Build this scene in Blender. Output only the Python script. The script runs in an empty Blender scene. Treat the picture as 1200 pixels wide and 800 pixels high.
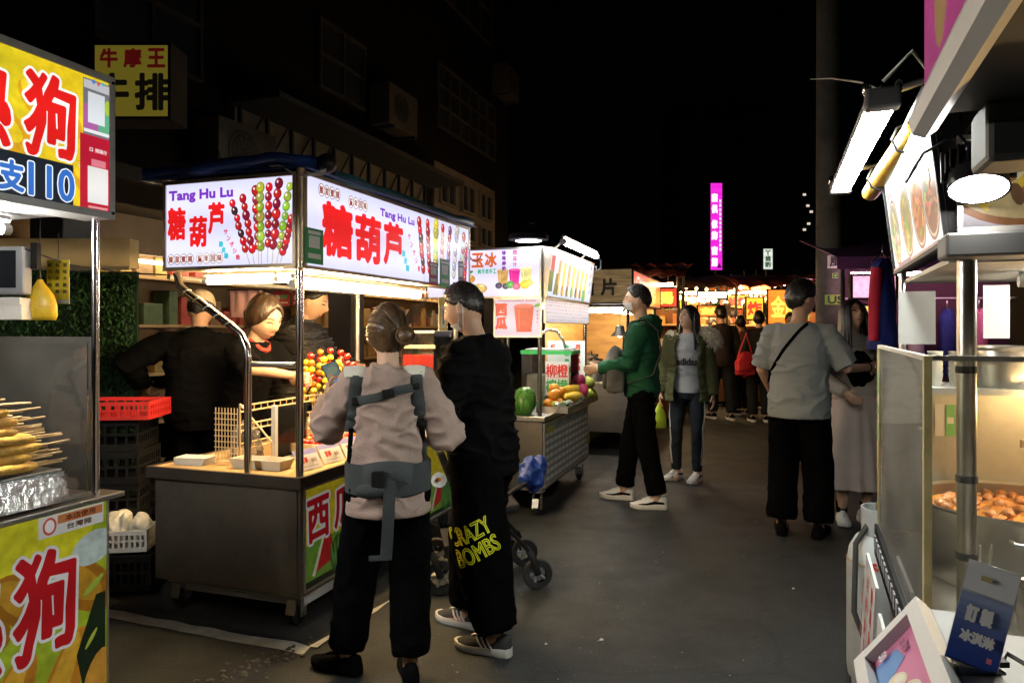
import bpy, bmesh, math, random
from mathutils import Vector, Matrix, Euler, noise
from mathutils.bvhtree import BVHTree
rnd = random.Random(7)
R = math.radians
SC = bpy.context.scene
COL = SC.collection

# ------------------------------------------------------------------ camera, sky, sun, exposure
cam_data = bpy.data.cameras.new('camera')
cam_data.sensor_width = 36.0
cam_data.lens = 25.5
cam_data.shift_y = -0.0125
cam_data.clip_start = 0.05
cam_data.clip_end = 400
cam = bpy.data.objects.new('camera', cam_data)
COL.objects.link(cam)
cam.location = (0, 0, 1.45)
cam.rotation_euler = (R(90), 0, 0)
SC.camera = cam

world = bpy.data.worlds.new('World')
SC.world = world
world.use_nodes = True
_nt = world.node_tree
_sky = _nt.nodes.new('ShaderNodeTexSky')
_sky.sky_type = 'NISHITA'
_sky.sun_disc = False
_sky.sun_elevation = R(8)
_sky.sun_rotation = R(200)
_nt.links.new(_sky.outputs['Color'], _nt.nodes['Background'].inputs['Color'])
_nt.nodes['Background'].inputs['Strength'].default_value = 0.00006
sun_data = bpy.data.lights.new('moon', 'SUN')
sun_data.energy = 0.004
sun_data.angle = R(2)
sun_data.color = (0.9, 0.93, 1.0)
sun = bpy.data.objects.new('moon', sun_data)
sun.rotation_euler = (R(50), 0, R(-20))
COL.objects.link(sun)
SC.view_settings.view_transform = 'Standard'
SC.view_settings.look = 'None'
SC.view_settings.exposure = 0.35
SC.view_settings.gamma = 1.0
SC.view_settings.use_curve_mapping = False
SC.cycles.use_denoising = True
SC.cycles.max_bounces = 7
SC.cycles.diffuse_bounces = 3
SC.cycles.glossy_bounces = 3
SC.cycles.transparent_max_bounces = 16
SC.cycles.sample_clamp_indirect = 4.0
SC.cycles.caustics_reflective = False
SC.cycles.caustics_refractive = False

F, HZ, HC = 850.0, 385.0, 1.45
def at(px, py, Y):
    """world point seen at photo pixel (px, py) if it stands Y metres ahead"""
    return Vector(((px - 600) / F * Y, Y, HC - (py - HZ) / F * Y))
def gnd(px, Y):
    return Vector(((px - 600) / F * Y, Y, 0))

# ------------------------------------------------------------------ materials
def srgb(r, g, b):
    f = lambda c: (c / 255 / 12.92) if c / 255 <= 0.04045 else ((c / 255 + 0.055) / 1.055) ** 2.4
    return (f(r), f(g), f(b))
_M = {}
def mat(name, base=(.5, .5, .5), rough=.6, metal=0.0, vary=.15, vs=6.0, bump=0.0, bs=60.0, stretch=None,
        spec=.5, sub=0.0, coat=0.0, emit=0.0, dirt=0.0):
    if name in _M:
        return _M[name]
    m = bpy.data.materials.new(name)
    m.use_nodes = True
    nt = m.node_tree
    N, L = nt.nodes, nt.links
    p = N['Principled BSDF']
    p.inputs['Roughness'].default_value = rough
    p.inputs['Metallic'].default_value = metal
    p.inputs['Specular IOR Level'].default_value = spec
    if coat: p.inputs['Coat Weight'].default_value = coat
    if sub:
        p.inputs['Subsurface Weight'].default_value = sub
        p.inputs['Subsurface Radius'].default_value = (.012, .005, .003)
        p.inputs['Subsurface Scale'].default_value = 1.0
    tc = N.new('ShaderNodeTexCoord')
    src = tc.outputs['Object']
    if stretch:
        mp = N.new('ShaderNodeMapping')
        mp.inputs['Scale'].default_value = stretch
        L.new(src, mp.inputs['Vector'])
        src = mp.outputs['Vector']
    nz = N.new('ShaderNodeTexNoise')
    nz.inputs['Scale'].default_value = vs
    nz.inputs['Detail'].default_value = 5
    L.new(src, nz.inputs['Vector'])
    cr = N.new('ShaderNodeValToRGB')
    lo = tuple(max(0, c * (1 - vary)) for c in base)
    hi = tuple(min(1, c * (1 + vary)) for c in base)
    cr.color_ramp.elements[0].position = .3
    cr.color_ramp.elements[1].position = .7
    cr.color_ramp.elements[0].color = (*lo, 1)
    cr.color_ramp.elements[1].color = (*hi, 1)
    L.new(nz.outputs['Fac'], cr.inputs['Fac'])
    colout = cr.outputs['Color']
    if dirt:
        n2 = N.new('ShaderNodeTexNoise'); n2.inputs['Scale'].default_value = 2.3; n2.inputs['Detail'].default_value = 8
        n2.inputs['Roughness'].default_value = .7
        L.new(tc.outputs['Object'], n2.inputs['Vector'])
        c2 = N.new('ShaderNodeValToRGB')
        c2.color_ramp.elements[0].position = .45; c2.color_ramp.elements[1].position = .75
        c2.color_ramp.elements[0].color = (1, 1, 1, 1); c2.color_ramp.elements[1].color = (1 - dirt, 1 - dirt, 1 - dirt * 1.05, 1)
        L.new(n2.outputs['Fac'], c2.inputs['Fac'])
        mx = N.new('ShaderNodeMix'); mx.data_type = 'RGBA'; mx.blend_type = 'MULTIPLY'
        mx.inputs['Factor'].default_value = 1
        L.new(colout, mx.inputs['A']); L.new(c2.outputs['Color'], mx.inputs['B'])
        colout = mx.outputs['Result']
        mr = N.new('ShaderNodeMapRange'); mr.inputs['To Min'].default_value = rough * .8; mr.inputs['To Max'].default_value = min(1, rough * 1.35)
        L.new(n2.outputs['Fac'], mr.inputs['Value']); L.new(mr.outputs['Result'], p.inputs['Roughness'])
    L.new(colout, p.inputs['Base Color'])
    if emit:
        L.new(colout, p.inputs['Emission Color'])
        p.inputs['Emission Strength'].default_value = emit
    if bump:
        n3 = N.new('ShaderNodeTexNoise'); n3.inputs['Scale'].default_value = bs; n3.inputs['Detail'].default_value = 4
        L.new(src, n3.inputs['Vector'])
        b = N.new('ShaderNodeBump'); b.inputs['Strength'].default_value = bump; b.inputs['Distance'].default_value = .01
        L.new(n3.outputs['Fac'], b.inputs['Height']); L.new(b.outputs['Normal'], p.inputs['Normal'])
    _M[name] = m
    return m

def lamp_mat(name, col, strength):
    if name in _M: return _M[name]
    m = bpy.data.materials.new(name); m.use_nodes = True
    p = m.node_tree.nodes['Principled BSDF']
    p.inputs['Base Color'].default_value = (.8, .8, .8, 1)
    p.inputs['Emission Color'].default_value = (*col, 1)
    p.inputs['Emission Strength'].default_value = strength
    _M[name] = m
    return m

def print_mat(name, emit=0.0, photo=0.0, rough=.35, grain=0.04):
    """printed film: colours come from the mesh's own face colours; emissive when emit > 0"""
    if name in _M: return _M[name]
    m = bpy.data.materials.new(name); m.use_nodes = True
    nt = m.node_tree; N, L = nt.nodes, nt.links
    p = N['Principled BSDF']
    p.inputs['Roughness'].default_value = rough
    at_ = N.new('ShaderNodeAttribute'); at_.attribute_name = 'ink'
    tc = N.new('ShaderNodeTexCoord')
    nz = N.new('ShaderNodeTexNoise'); nz.inputs['Scale'].default_value = 26 if photo else 5; nz.inputs['Detail'].default_value = 5
    L.new(tc.outputs['Object'], nz.inputs['Vector'])
    mr = N.new('ShaderNodeMapRange')
    a = photo if photo else grain
    mr.inputs['From Min'].default_value = .3; mr.inputs['From Max'].default_value = .7
    mr.inputs['To Min'].default_value = 1 - a; mr.inputs['To Max'].default_value = 1 + a * .6
    L.new(nz.outputs['Fac'], mr.inputs['Value'])
    mx = N.new('ShaderNodeMix'); mx.data_type = 'RGBA'; mx.blend_type = 'MULTIPLY'; mx.inputs['Factor'].default_value = 1
    L.new(at_.outputs['Color'], mx.inputs['A'])
    if emit >= .3:
        # fluorescent tubes inside the box glow brighter in bands behind the film
        sx = N.new('ShaderNodeSeparateXYZ'); L.new(tc.outputs['Object'], sx.inputs[0])
        m1 = N.new('ShaderNodeMath'); m1.operation = 'MULTIPLY_ADD'; m1.inputs[1].default_value = 27; m1.inputs[2].default_value = -1.2; L.new(sx.outputs['Y'], m1.inputs[0])
        m2 = N.new('ShaderNodeMath'); m2.operation = 'SINE'; L.new(m1.outputs[0], m2.inputs[0])
        m3 = N.new('ShaderNodeMath'); m3.operation = 'MULTIPLY_ADD'; m3.inputs[1].default_value = .09; m3.inputs[2].default_value = .97; L.new(m2.outputs[0], m3.inputs[0])
        m4 = N.new('ShaderNodeMath'); m4.operation = 'MULTIPLY'; L.new(m3.outputs[0], m4.inputs[0]); L.new(mr.outputs['Result'], m4.inputs[1]); L.new(m4.outputs[0], mx.inputs['B'])
    else:
        L.new(mr.outputs['Result'], mx.inputs['B'])
    L.new(mx.outputs['Result'], p.inputs['Base Color'])
    if emit:
        L.new(mx.outputs['Result'], p.inputs['Emission Color'])
        p.inputs['Emission Strength'].default_value = emit
        p.inputs['Base Color'].default_value = (.1, .1, .1, 1)
        sc_ = N.new('ShaderNodeMix'); sc_.data_type = 'RGBA'; sc_.blend_type = 'MULTIPLY'; sc_.inputs['Factor'].default_value = 1
        sc_.inputs['B'].default_value = (.10, .10, .10, 1)
        L.new(mx.outputs['Result'], sc_.inputs['A']); L.new(sc_.outputs['Result'], p.inputs['Base Color'])
    _M[name] = m
    return m

def glass_mat(name, tint=(1, 1, 1), haze=.04, gloss=1.0, smear=2.5):
    """clear pane: lets light straight through, reflects by angle, with a smeary film of grease"""
    if name in _M: return _M[name]
    m = bpy.data.materials.new(name); m.use_nodes = True
    nt = m.node_tree; N, L = nt.nodes, nt.links
    N.remove(N['Principled BSDF'])
    out = N['Material Output']
    tr = N.new('ShaderNodeBsdfTransparent'); tr.inputs['Color'].default_value = (*tint, 1)
    gl = N.new('ShaderNodeBsdfGlossy'); gl.inputs['Roughness'].default_value = .04
    df = N.new('ShaderNodeBsdfDiffuse'); df.inputs['Color'].default_value = (.75, .75, .72, 1)
    lw = N.new('ShaderNodeFresnel'); lw.inputs['IOR'].default_value = 1.45
    mu = N.new('ShaderNodeMath'); mu.operation = 'MULTIPLY'; mu.inputs[1].default_value = gloss
    L.new(lw.outputs[0], mu.inputs[0])
    m1 = N.new('ShaderNodeMixShader'); L.new(mu.outputs[0], m1.inputs[0]); L.new(tr.outputs[0], m1.inputs[1]); L.new(gl.outputs[0], m1.inputs[2])
    tc = N.new('ShaderNodeTexCoord'); nz = N.new('ShaderNodeTexNoise'); nz.inputs['Scale'].default_value = smear; nz.inputs['Detail'].default_value = 8
    nz.inputs['Roughness'].default_value = .72
    L.new(tc.outputs['Object'], nz.inputs['Vector'])
    mr = N.new('ShaderNodeMapRange'); mr.inputs['From Min'].default_value = .35; mr.inputs['From Max'].default_value = .75
    mr.inputs['To Min'].default_value = haze * .4; mr.inputs['To Max'].default_value = min(1, haze * 2)
    L.new(nz.outputs['Fac'], mr.inputs['Value'])
    m2 = N.new('ShaderNodeMixShader'); L.new(mr.outputs[0], m2.inputs[0]); L.new(m1.outputs[0], m2.inputs[1]); L.new(df.outputs[0], m2.inputs[2])
    L.new(m2.outputs[0], out.inputs['Surface'])
    _M[name] = m
    return m

STEEL = mat('brushed_steel', (.55, .54, .52), .32, 1.0, .12, 3, .05, 120, (1, 1, 14), dirt=.25)
STEEL_DARK = mat('worn_dark_steel', (.25, .225, .195), .42, .9, .22, 2.5, .05, 140, (1, 14, 1), dirt=.4)
CHROME = mat('polished_tube', (.72, .71, .69), .16, 1.0, .06, 4)
ALU = mat('aluminium_profile', (.62, .60, .55), .38, .9, .08, 5, dirt=.2)
CHAMPAGNE = mat('champagne_aluminium', (.52, .42, .28), .38, .7, .1, 5, dirt=.25)
BLACKP = mat('black_plastic', (.007, .007, .0075), .5, 0, .2, 8, .05, 80, None, .25)
RUBBER = mat('black_rubber', (.015, .015, .015), .75, 0, .2, 8)
WHITEP = mat('white_plastic', (.72, .72, .70), .45, 0, .05, 4, dirt=.15)
GREYP = mat('grey_plastic', (.3, .31, .32), .45, 0, .08, 4, dirt=.15)
REDP = mat('red_plastic', (.55, .03, .03), .4, 0, .1, 5)
WOOD = mat('pale_wood_stick', (.62, .42, .2), .6, 0, .15, 30, 0, 60, (1, 1, 8))
TUBE_W = lamp_mat('warm_tube', (1.0, .68, .32), 105)
TUBE_N = lamp_mat('white_tube', (1.0, .93, .82), 100)
CLEAR = glass_mat('clear_pane', (.97, .98, .97), .018)
GREASY = glass_mat('greasy_pane', (.92, .92, .82), .13, 1.0)
CABLE = mat('black_cable', (.02, .02, .02), .5)
WCABLE = mat('white_cable', (.5, .5, .47), .5)

# ------------------------------------------------------------------ mesh builder
class MB:
    def __init__(s):
        s.v, s.f, s.c, s.m = [], [], [], []
    def add(s, vs, fs, col=None, mi=0):
        b = len(s.v)
        s.v += [tuple(v) for v in vs]
        for f in fs:
            s.f.append(tuple(i + b for i in f)); s.c.append(col); s.m.append(mi)
        return s
    def box(s, c, d, rot=None, col=None, mi=0):
        vs = []
        for x in (-.5, .5):
            for y in (-.5, .5):
                for z in (-.5, .5):
                    v = Vector((x * d[0], y * d[1], z * d[2]))
                    if rot: v = rot @ v
                    vs.append(Vector(c) + v)
        return s.add(vs, [(0, 1, 3, 2), (4, 6, 7, 5), (0, 4, 5, 1), (2, 3, 7, 6), (0, 2, 6, 4), (1, 5, 7, 3)], col, mi)
    def bx(s, x0, x1, y0, y1, z0, z1, col=None, mi=0):
        return s.box(((x0 + x1) / 2, (y0 + y1) / 2, (z0 + z1) / 2), (abs(x1 - x0), abs(y1 - y0), abs(z1 - z0)), None, col, mi)
    def rings(s, rs, closed=False, caps=True, col=None, mi=0):
        n = len(rs[0]); b = len(s.v)
        vs = [p for r in rs for p in r]
        fs = []
        k = len(rs)
        for i in range(k if closed else k - 1):
            j = (i + 1) % k
            for a in range(n):
                c = (a + 1) % n
                fs.append((i * n + a, i * n + c, j * n + c, j * n + a))
        if caps and not closed:
            fs.append(tuple(range(n - 1, -1, -1)))
            fs.append(tuple((k - 1) * n + a for a in range(n)))
        return s.add(vs, fs, col, mi)
    def tube(s, pts, r, n=8, col=None, mi=0, flat=None, up=None, caps=True, closed=False):
        """swept tube; r may be a number, a list, or a list of (rx, ry); flat keeps ry = rx*flat"""
        pts = [Vector(p) for p in pts]
        k = len(pts)
        if not isinstance(r, (list, tuple)): r = [r] * k
        T = []
        for i in range(k):
            if closed: t = pts[(i + 1) % k] - pts[i - 1]
            else: t = pts[min(i + 1, k - 1)] - pts[max(i - 1, 0)]
            T.append(t.normalized() if t.length > 1e-9 else Vector((0, 0, 1)))
        u = Vector(up) if up else (Vector((0, 0, 1)) if abs(T[0].z) < .9 else Vector((1, 0, 0)))
        rs = []
        x = None
        for i in range(k):
            if x is None:
                x = (u - T[i] * u.dot(T[i])).normalized()
            else:
                x = x - T[i] * x.dot(T[i])
                x = x.normalized() if x.length > 1e-6 else T[i].orthogonal().normalized()
            y = T[i].cross(x)
            ri = r[i]
            rx, ry = ri if isinstance(ri, (list, tuple)) else (ri, ri * (flat or 1))
            rs.append([pts[i] + x * (math.cos(2 * math.pi * a / n) * rx) + y * (math.sin(2 * math.pi * a / n) * ry) for a in range(n)])
        return s.rings(rs, closed, caps, col, mi)
    def cyl(s, p0, p1, r0, r1=None, n=16, col=None, mi=0):
        return s.tube([p0, p1], [r0, r0 if r1 is None else r1], n, col, mi)
    def lathe(s, prof, c=(0, 0, 0), n=20, axis=None, col=None, mi=0, caps=True):
        q = axis if axis else Matrix.Identity(3)
        rs = [[Vector(c) + q @ Vector((r * math.cos(2 * math.pi * a / n), r * math.sin(2 * math.pi * a / n), z)) for a in range(n)] for r, z in prof]
        return s.rings(rs, False, caps, col, mi)
    def ball(s, c, d, n=12, k=8, rot=None, col=None, mi=0, lump=0, seed=0):
        vs = []; fs = []
        for i in range(1, k):
            th = math.pi * i / k
            for a in range(n):
                ph = 2 * math.pi * a / n
                v = Vector((math.sin(th) * math.cos(ph), math.sin(th) * math.sin(ph), math.cos(th)))
                q = 1 + (lump * noise.noise(v * 1.7 + Vector((seed, seed * .7, 3))) if lump else 0)
                v = Vector((v.x * d[0], v.y * d[1], v.z * d[2])) * q
                vs.append(Vector(c) + (rot @ v if rot else v))
        for e in (1, -1):
            v = Vector((0, 0, e * d[2])); vs.append(Vector(c) + (rot @ v if rot else v))
        nb = (k - 1) * n
        for i in range(k - 2):
            for a in range(n):
                b = (a + 1) % n
                fs.append((i * n + a, (i + 1) * n + a, (i + 1) * n + b, i * n + b))
        for a in range(n):
            b = (a + 1) % n
            fs.append((nb, a, b)); fs.append((nb + 1, (k - 2) * n + b, (k - 2) * n + a))
        return s.add(vs, fs, col, mi)
    def mesh(s, name):
        me = bpy.data.meshes.new(name)
        me.from_pydata(s.v, [], s.f)
        if any(c is not None for c in s.c):
            a = me.attributes.new('ink', 'FLOAT_COLOR', 'FACE')
            flat = []
            for c in s.c:
                c = c or (1, 1, 1); flat += [c[0], c[1], c[2], 1.0]
            a.data.foreach_set('color', flat)
        if any(s.m): me.polygons.foreach_set('material_index', s.m)
        me.update()
        return me
    def build(s, name, m, parent=None, smooth=None, M=None, bevel=0, kind=None, label=None):
        me = s.mesh(name)
        for x in (m if isinstance(m, (list, tuple)) else [m]): me.materials.append(x)
        return link(name, me, parent, smooth, M, bevel, kind, label)

def link(name, me, parent=None, smooth=None, M=None, bevel=0, kind=None, label=None):
    if smooth: shade(me, smooth if smooth is not True else 40)
    o = bpy.data.objects.new(name, me)
    COL.objects.link(o)
    if parent: o.parent = parent
    if M is not None: o.matrix_local = M
    if bevel:
        b = o.modifiers.new('bevel', 'BEVEL'); b.width = bevel; b.segments = 2; b.limit_method = 'ANGLE'
    if kind: o['kind'] = kind
    if label: o['label'] = label
    return o
def shade(me, ang=40):
    me.polygons.foreach_set('use_smooth', [True] * len(me.polygons))
    if ang < 180:
        me.set_sharp_from_angle(angle=R(ang))
def thing(name, label, cat, loc=(0, 0, 0), rz=0.0, group=None):
    o = bpy.data.objects.new(name, None); COL.objects.link(o)
    o.empty_display_size = .1
    o.location = loc; o.rotation_euler = (0, 0, rz)
    return tag(o, label, cat, group)
def tag(o, label, cat, group=None):
    o['label'] = label; o['category'] = cat
    if group: o['group'] = group
    return o
def copy_tree(o, parent=None):
    c = o.copy(); COL.objects.link(c); c.parent = parent
    for ch in list(o.children): copy_tree(ch, c)
    return c
def frame_M(origin, xdir, ydir):
    x = Vector(xdir).normalized(); y = Vector(ydir).normalized(); z = x.cross(y)
    return Matrix(((x.x, y.x, z.x, origin[0]), (x.y, y.y, z.y, origin[1]), (x.z, y.z, z.z, origin[2]), (0, 0, 0, 1)))

# ------------------------------------------------------------------ lettering
_G = {}
def glyphs(s):
    """(verts, faces, boundary edges) of a line of text, scaled to the unit box"""
    if s in _G: return _G[s]
    c = bpy.data.curves.new('t', 'FONT'); c.body = s; c.size = 1; c.resolution_u = 3
    o = bpy.data.objects.new('t', c); COL.objects.link(o)
    me = bpy.data.meshes.new_from_object(o.evaluated_get(bpy.context.evaluated_depsgraph_get()))
    bpy.data.objects.remove(o); bpy.data.curves.remove(c)
    vs = [v.co.copy() for v in me.vertices]
    fs = [tuple(p.vertices) for p in me.polygons]
    cnt = {}
    for f in fs:
        for a, b in zip(f, f[1:] + f[:1]):
            k = (min(a, b), max(a, b)); cnt[k] = cnt.get(k, 0) + 1
    es = [k for k, n in cnt.items() if n == 1]
    bpy.data.meshes.remove(me)
    xs = [v.x for v in vs] or [0, 1]; ys = [v.y for v in vs] or [0, 1]
    _G[s] = (vs, fs, es, min(xs), max(xs), min(ys), max(ys))
    return _G[s]

class Print(MB):
    """flat print in a sign's own plane: x right, y up, z out; each item lies a hair above the last"""
    def __init__(s, step=.0004):
        super().__init__(); s.z = 0.0; s.step = step
    def up(s):
        s.z += s.step
    clip = None
    def face(s, pts, col):
        if s.clip:
            for ax, lim, sg in ((0, s.clip[0], 1), (0, s.clip[1], -1), (1, s.clip[2], 1), (1, s.clip[3], -1)):
                out = []
                for i, p in enumerate(pts):
                    q = pts[i - 1]; a, b = (p[ax] - lim) * sg, (q[ax] - lim) * sg
                    if (a >= 0) != (b >= 0):
                        f = b / (b - a); out.append((q[0] + (p[0] - q[0]) * f, q[1] + (p[1] - q[1]) * f))
                    if a >= 0: out.append(p)
                pts = out
                if len(pts) < 3: return s
        return s.add([(a, b, s.z) for a, b in pts], [tuple(range(len(pts)))], col)
    def rect(s, x, y, w, h, col, rot=0):
        s.up(); c, q = math.cos(rot), math.sin(rot)
        pts = [(-w / 2, -h / 2), (w / 2, -h / 2), (w / 2, h / 2), (-w / 2, h / 2)]
        return s.face([(x + a * c - b * q, y + a * q + b * c) for a, b in pts], col)
    def ell(s, x, y, rx, ry, col, rot=0, n=16):
        s.up(); c, q = math.cos(rot), math.sin(rot)
        vs = []
        for i in range(n):
            a = math.cos(2 * math.pi * i / n) * rx; b = math.sin(2 * math.pi * i / n) * ry
            vs.append((x + a * c - b * q, y + a * q + b * c))
        return s.face(vs, col)
    def poly(s, pts, col):
        s.up()
        return s.face([tuple(p) for p in pts], col)
    def text(s, t, x, y, w, h, col, bold=0.0, edge=None, edgew=0.0, rot=0, serif=False, wob=0):
        """text t filling the box w x h centred on (x, y); bold and edgew are stroke widths in metres"""
        vs, fs, es, x0, x1, y0, y1 = glyphs(t)
        if not vs: return s
        sx = (w - 2 * bold) / max(x1 - x0, 1e-6); sy = (h - 2 * bold) / max(y1 - y0, 1e-6)
        cr, sr = math.cos(rot), math.sin(rot)
        def mp(v):
            a = (v.x - (x0 + x1) / 2) * sx; b = (v.y - (y0 + y1) / 2) * sy
            if wob: 
                d = noise.noise_vector(Vector((a / w * 4 + wob, b / h * 3, wob))) * (h * .05); a += d.x; b += d.y
            return (x + a * cr - b * sr, y + a * sr + b * cr)
        P = [mp(v) for v in vs]
        def stroke(wd, c, zbase, span):
            m = len(es)
            for i, (a, b) in enumerate(es):
                (ax, ay), (bx_, by) = P[a], P[b]
                dx, dy = bx_ - ax, by - ay; l = math.hypot(dx, dy) or 1e-6
                dx, dy = dx / l * wd, dy / l * wd
                k = .45
                z = zbase + span * (i + 1) / m
                s.add([(ax - dy, ay + dx, z), (ax - dx * .9 - dy * k, ay - dy * .9 + dx * k, z), (ax - dx * .9 + dy * k, ay - dy * .9 - dx * k, z), (ax + dy, ay - dx, z),
                       (bx_ + dy, by - dx, z), (bx_ + dx * .9 + dy * k, by + dy * .9 - dx * k, z), (bx_ + dx * .9 - dy * k, by + dy * .9 + dx * k, z), (bx_ - dy, by + dx, z)],
                      [(0, 1, 2, 3, 4, 5, 6, 7)], c)
        if edge is not None:
            s.up(); stroke(bold + edgew, edge, s.z, s.step * .9); s.up()
            s.up(); s.add([(a, b, s.z) for a, b in P], fs, edge)
        s.up(); s.add([(a, b, s.z) for a, b in P], fs, col)
        if bold: stroke(bold, col, s.z, s.step * .9); s.up()
        if serif:
            e_ = (y1 - y0) * .17
            for a, b in es:
                if abs(vs[a].y - vs[b].y) < .004 and .03 < abs(vs[a].x - vs[b].x) < .14:
                    (ax, ay), (bx_, by) = P[a], P[b]
                    s.up(); s.z -= s.step * .7
                    s.rect((ax + bx_) / 2, (ay + by) / 2, math.hypot(ax - bx_, ay - by) + h * .13, h * .06, col, rot)
        return s
    def column(s, t, x, y, size, pitch, col, bold=0, **k):
        """vertical writing, top character at y"""
        for i, ch in enumerate(t):
            s.text(ch, x, y - i * pitch, size, size, col, bold, **k)
        return s

def lightbox(parent, name, M, w, h, depth, face_col, face_mat, housing, draw=None, rim=.014, print_m=None, pic=None, pic_m=None, label=None, letter_kind='stuff'):
    """a sign box as a part with its face, lettering and picture as sub-parts; M places the lower left of the face"""
    b = MB()
    b.bx(0, w, 0, h, -depth, -.004)
    # rim bars proud of the face
    b.bx(-.002, w + .002, -.002, rim, -.003, .008); b.bx(-.002, w + .002, h - rim, h + .002, -.003, .008)
    b.bx(-.002, rim, rim + .001, h - rim - .001, -.003, .0075); b.bx(w - rim, w + .002, rim + .001, h - rim - .001, -.003, .0075)
    box = b.build(name, housing, parent, None, M, label=label)
    p = Print(); p.rect(w / 2, h / 2, w - 2 * rim + .002, h - 2 * rim + .002, face_col)
    p.build('sign_face', face_mat, box)
    z = Matrix.Translation((0, 0, .0015))
    if pic:
        q = Print(.00004); q.clip = (rim, w - rim, rim, h - rim); pic(q, w, h); q.build('printed_picture', pic_m or print_m or face_mat, box, None, z, kind='stuff')
        z = Matrix.Translation((0, 0, .0021 + q.z))
    if draw:
        q = Print(.00008); q.clip = (rim, w - rim, rim, h - rim); draw(q, w, h); q.build('lettering', print_m or face_mat, box, None, z, kind=letter_kind)
    return box

def remesh(mb, voxel, smooth=4, name='m', fold=0.0, freq=(6, 6, 14), seed=0.0, mask=None):
    """one continuous skin over all volumes in the builder"""
    me = mb.mesh(name)
    bm = bmesh.new(); bm.from_mesh(me); bmesh.ops.recalc_face_normals(bm, faces=bm.faces); bm.to_mesh(me); bm.free()
    o = bpy.data.objects.new('tmp', me); COL.objects.link(o)
    r = o.modifiers.new('r', 'REMESH'); r.mode = 'VOXEL'; r.voxel_size = voxel
    if smooth:
        s_ = o.modifiers.new('s', 'SMOOTH'); s_.factor = .5; s_.iterations = smooth
    out = bpy.data.meshes.new_from_object(o.evaluated_get(bpy.context.evaluated_depsgraph_get()))
    bpy.data.objects.remove(o); bpy.data.meshes.remove(me)
    out.name = name
    if fold:
        nrm = [v.normal.copy() for v in out.vertices]
        for v, n in zip(out.vertices, nrm):
            p = v.co
            q = Vector((p.x * freq[0] + seed, p.y * freq[1], p.z * freq[2]))
            w = 1 - abs(noise.noise(q + noise.noise_vector(p * 5) * .6)) * 2.2
            w2 = noise.noise(q * 2.3 + Vector((9, seed, 1)))
            a = fold * (mask(p) if mask else 1)
            big = .5 + .9 * max(0, noise.noise(p * 3.1 + Vector((seed, 4, 2))) + .25)
            w = max(w, 0) ** 1.6 * 1.5 - .35
            v.co = p + n * (a * big * (w * .9 + w2 * .35))
    shade(out, 180)
    return out
# ------------------------------------------------------------------ ground
def asphalt():
    m = bpy.data.materials.new('asphalt'); m.use_nodes = True
    nt = m.node_tree; N, L = nt.nodes, nt.links; p = N['Principled BSDF']
    tc = N.new('ShaderNodeTexCoord')
    def nz(s, d=6, r=.6):
        n = N.new('ShaderNodeTexNoise'); n.inputs['Scale'].default_value = s; n.inputs['Detail'].default_value = d; n.inputs['Roughness'].default_value = r
        L.new(tc.outputs['Object'], n.inputs['Vector']); return n.outputs['Fac']
    def ramp(f, a, b, c0, c1):
        r = N.new('ShaderNodeValToRGB'); r.color_ramp.elements[0].position = a; r.color_ramp.elements[1].position = b
        r.color_ramp.elements[0].color = (*c0, 1); r.color_ramp.elements[1].color = (*c1, 1); L.new(f, r.inputs['Fac']); return r.outputs['Color']
    def mul(a, b, mode='MULTIPLY', fac=1.0):
        x = N.new('ShaderNodeMix'); x.data_type = 'RGBA'; x.blend_type = mode; x.inputs['Factor'].default_value = fac
        L.new(a, x.inputs['A']); L.new(b, x.inputs['B']); return x.outputs['Result']
    base = ramp(nz(.7, 8), .3, .7, (.0150, .0180, .0192), (.027, .0320, .0340))
    grain = mul(ramp(nz(190, 3, .7), .3, .72, (.5, .5, .5), (1.55, 1.55, 1.55)), ramp(nz(75, 4, .75), .36, .66, (.55, .55, .56), (1.5, 1.5, 1.46)))
    stain = ramp(nz(2.6, 7, .65), .52, .68, (1, 1, 1), (.6, .59, .57))
    v = N.new('ShaderNodeTexVoronoi'); v.inputs['Scale'].default_value = 17; L.new(tc.outputs['Object'], v.inputs['Vector'])
    spk = ramp(v.outputs['Distance'], .045, .07, (.35, .34, .32), (0, 0, 0))
    vc = N.new('ShaderNodeTexVoronoi'); vc.feature = 'DISTANCE_TO_EDGE'; vc.inputs['Scale'].default_value = .55
    wn = N.new('ShaderNodeTexNoise'); wn.inputs['Scale'].default_value = 3; wn.inputs['Detail'].default_value = 6; L.new(tc.outputs['Object'], wn.inputs['Vector'])
    wm = N.new('ShaderNodeMix'); wm.data_type = 'RGBA'; wm.blend_type = 'ADD'; wm.inputs['Factor'].default_value = .35; L.new(tc.outputs['Object'], wm.inputs['A']); L.new(wn.outputs['Color'], wm.inputs['B'])
    L.new(wm.outputs['Result'], vc.inputs['Vector'])
    crack = ramp(vc.outputs['Distance'], .004, .012, (.72, .72, .72), (1, 1, 1))
    patch = ramp(nz(.35, 3, .4), .48, .52, (.82, .82, .84), (1.12, 1.11, 1.08))
    drip = ramp(nz(9, 5, .6), .66, .72, (1, 1, 1), (.45, .44, .42))
    col = mul(mul(mul(mul(mul(mul(base, grain), stain), crack), patch), drip), spk, 'ADD', .35)
    L.new(col, p.inputs['Base Color']); p.inputs['Specular IOR Level'].default_value = .4
    rr = N.new('ShaderNodeMapRange'); rr.inputs['To Min'].default_value = .36; rr.inputs['To Max'].default_value = .85
    L.new(nz(3.1, 6), rr.inputs['Value']); L.new(rr.outputs[0], p.inputs['Roughness'])
    b = N.new('ShaderNodeBump'); b.inputs['Strength'].default_value = .8; b.inputs['Distance'].default_value = .006
    L.new(nz(110, 5, .75), b.inputs['Height']); L.new(b.outputs[0], p.inputs['Normal'])
    return m
ASPHALT = asphalt()
g = MB()
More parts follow.
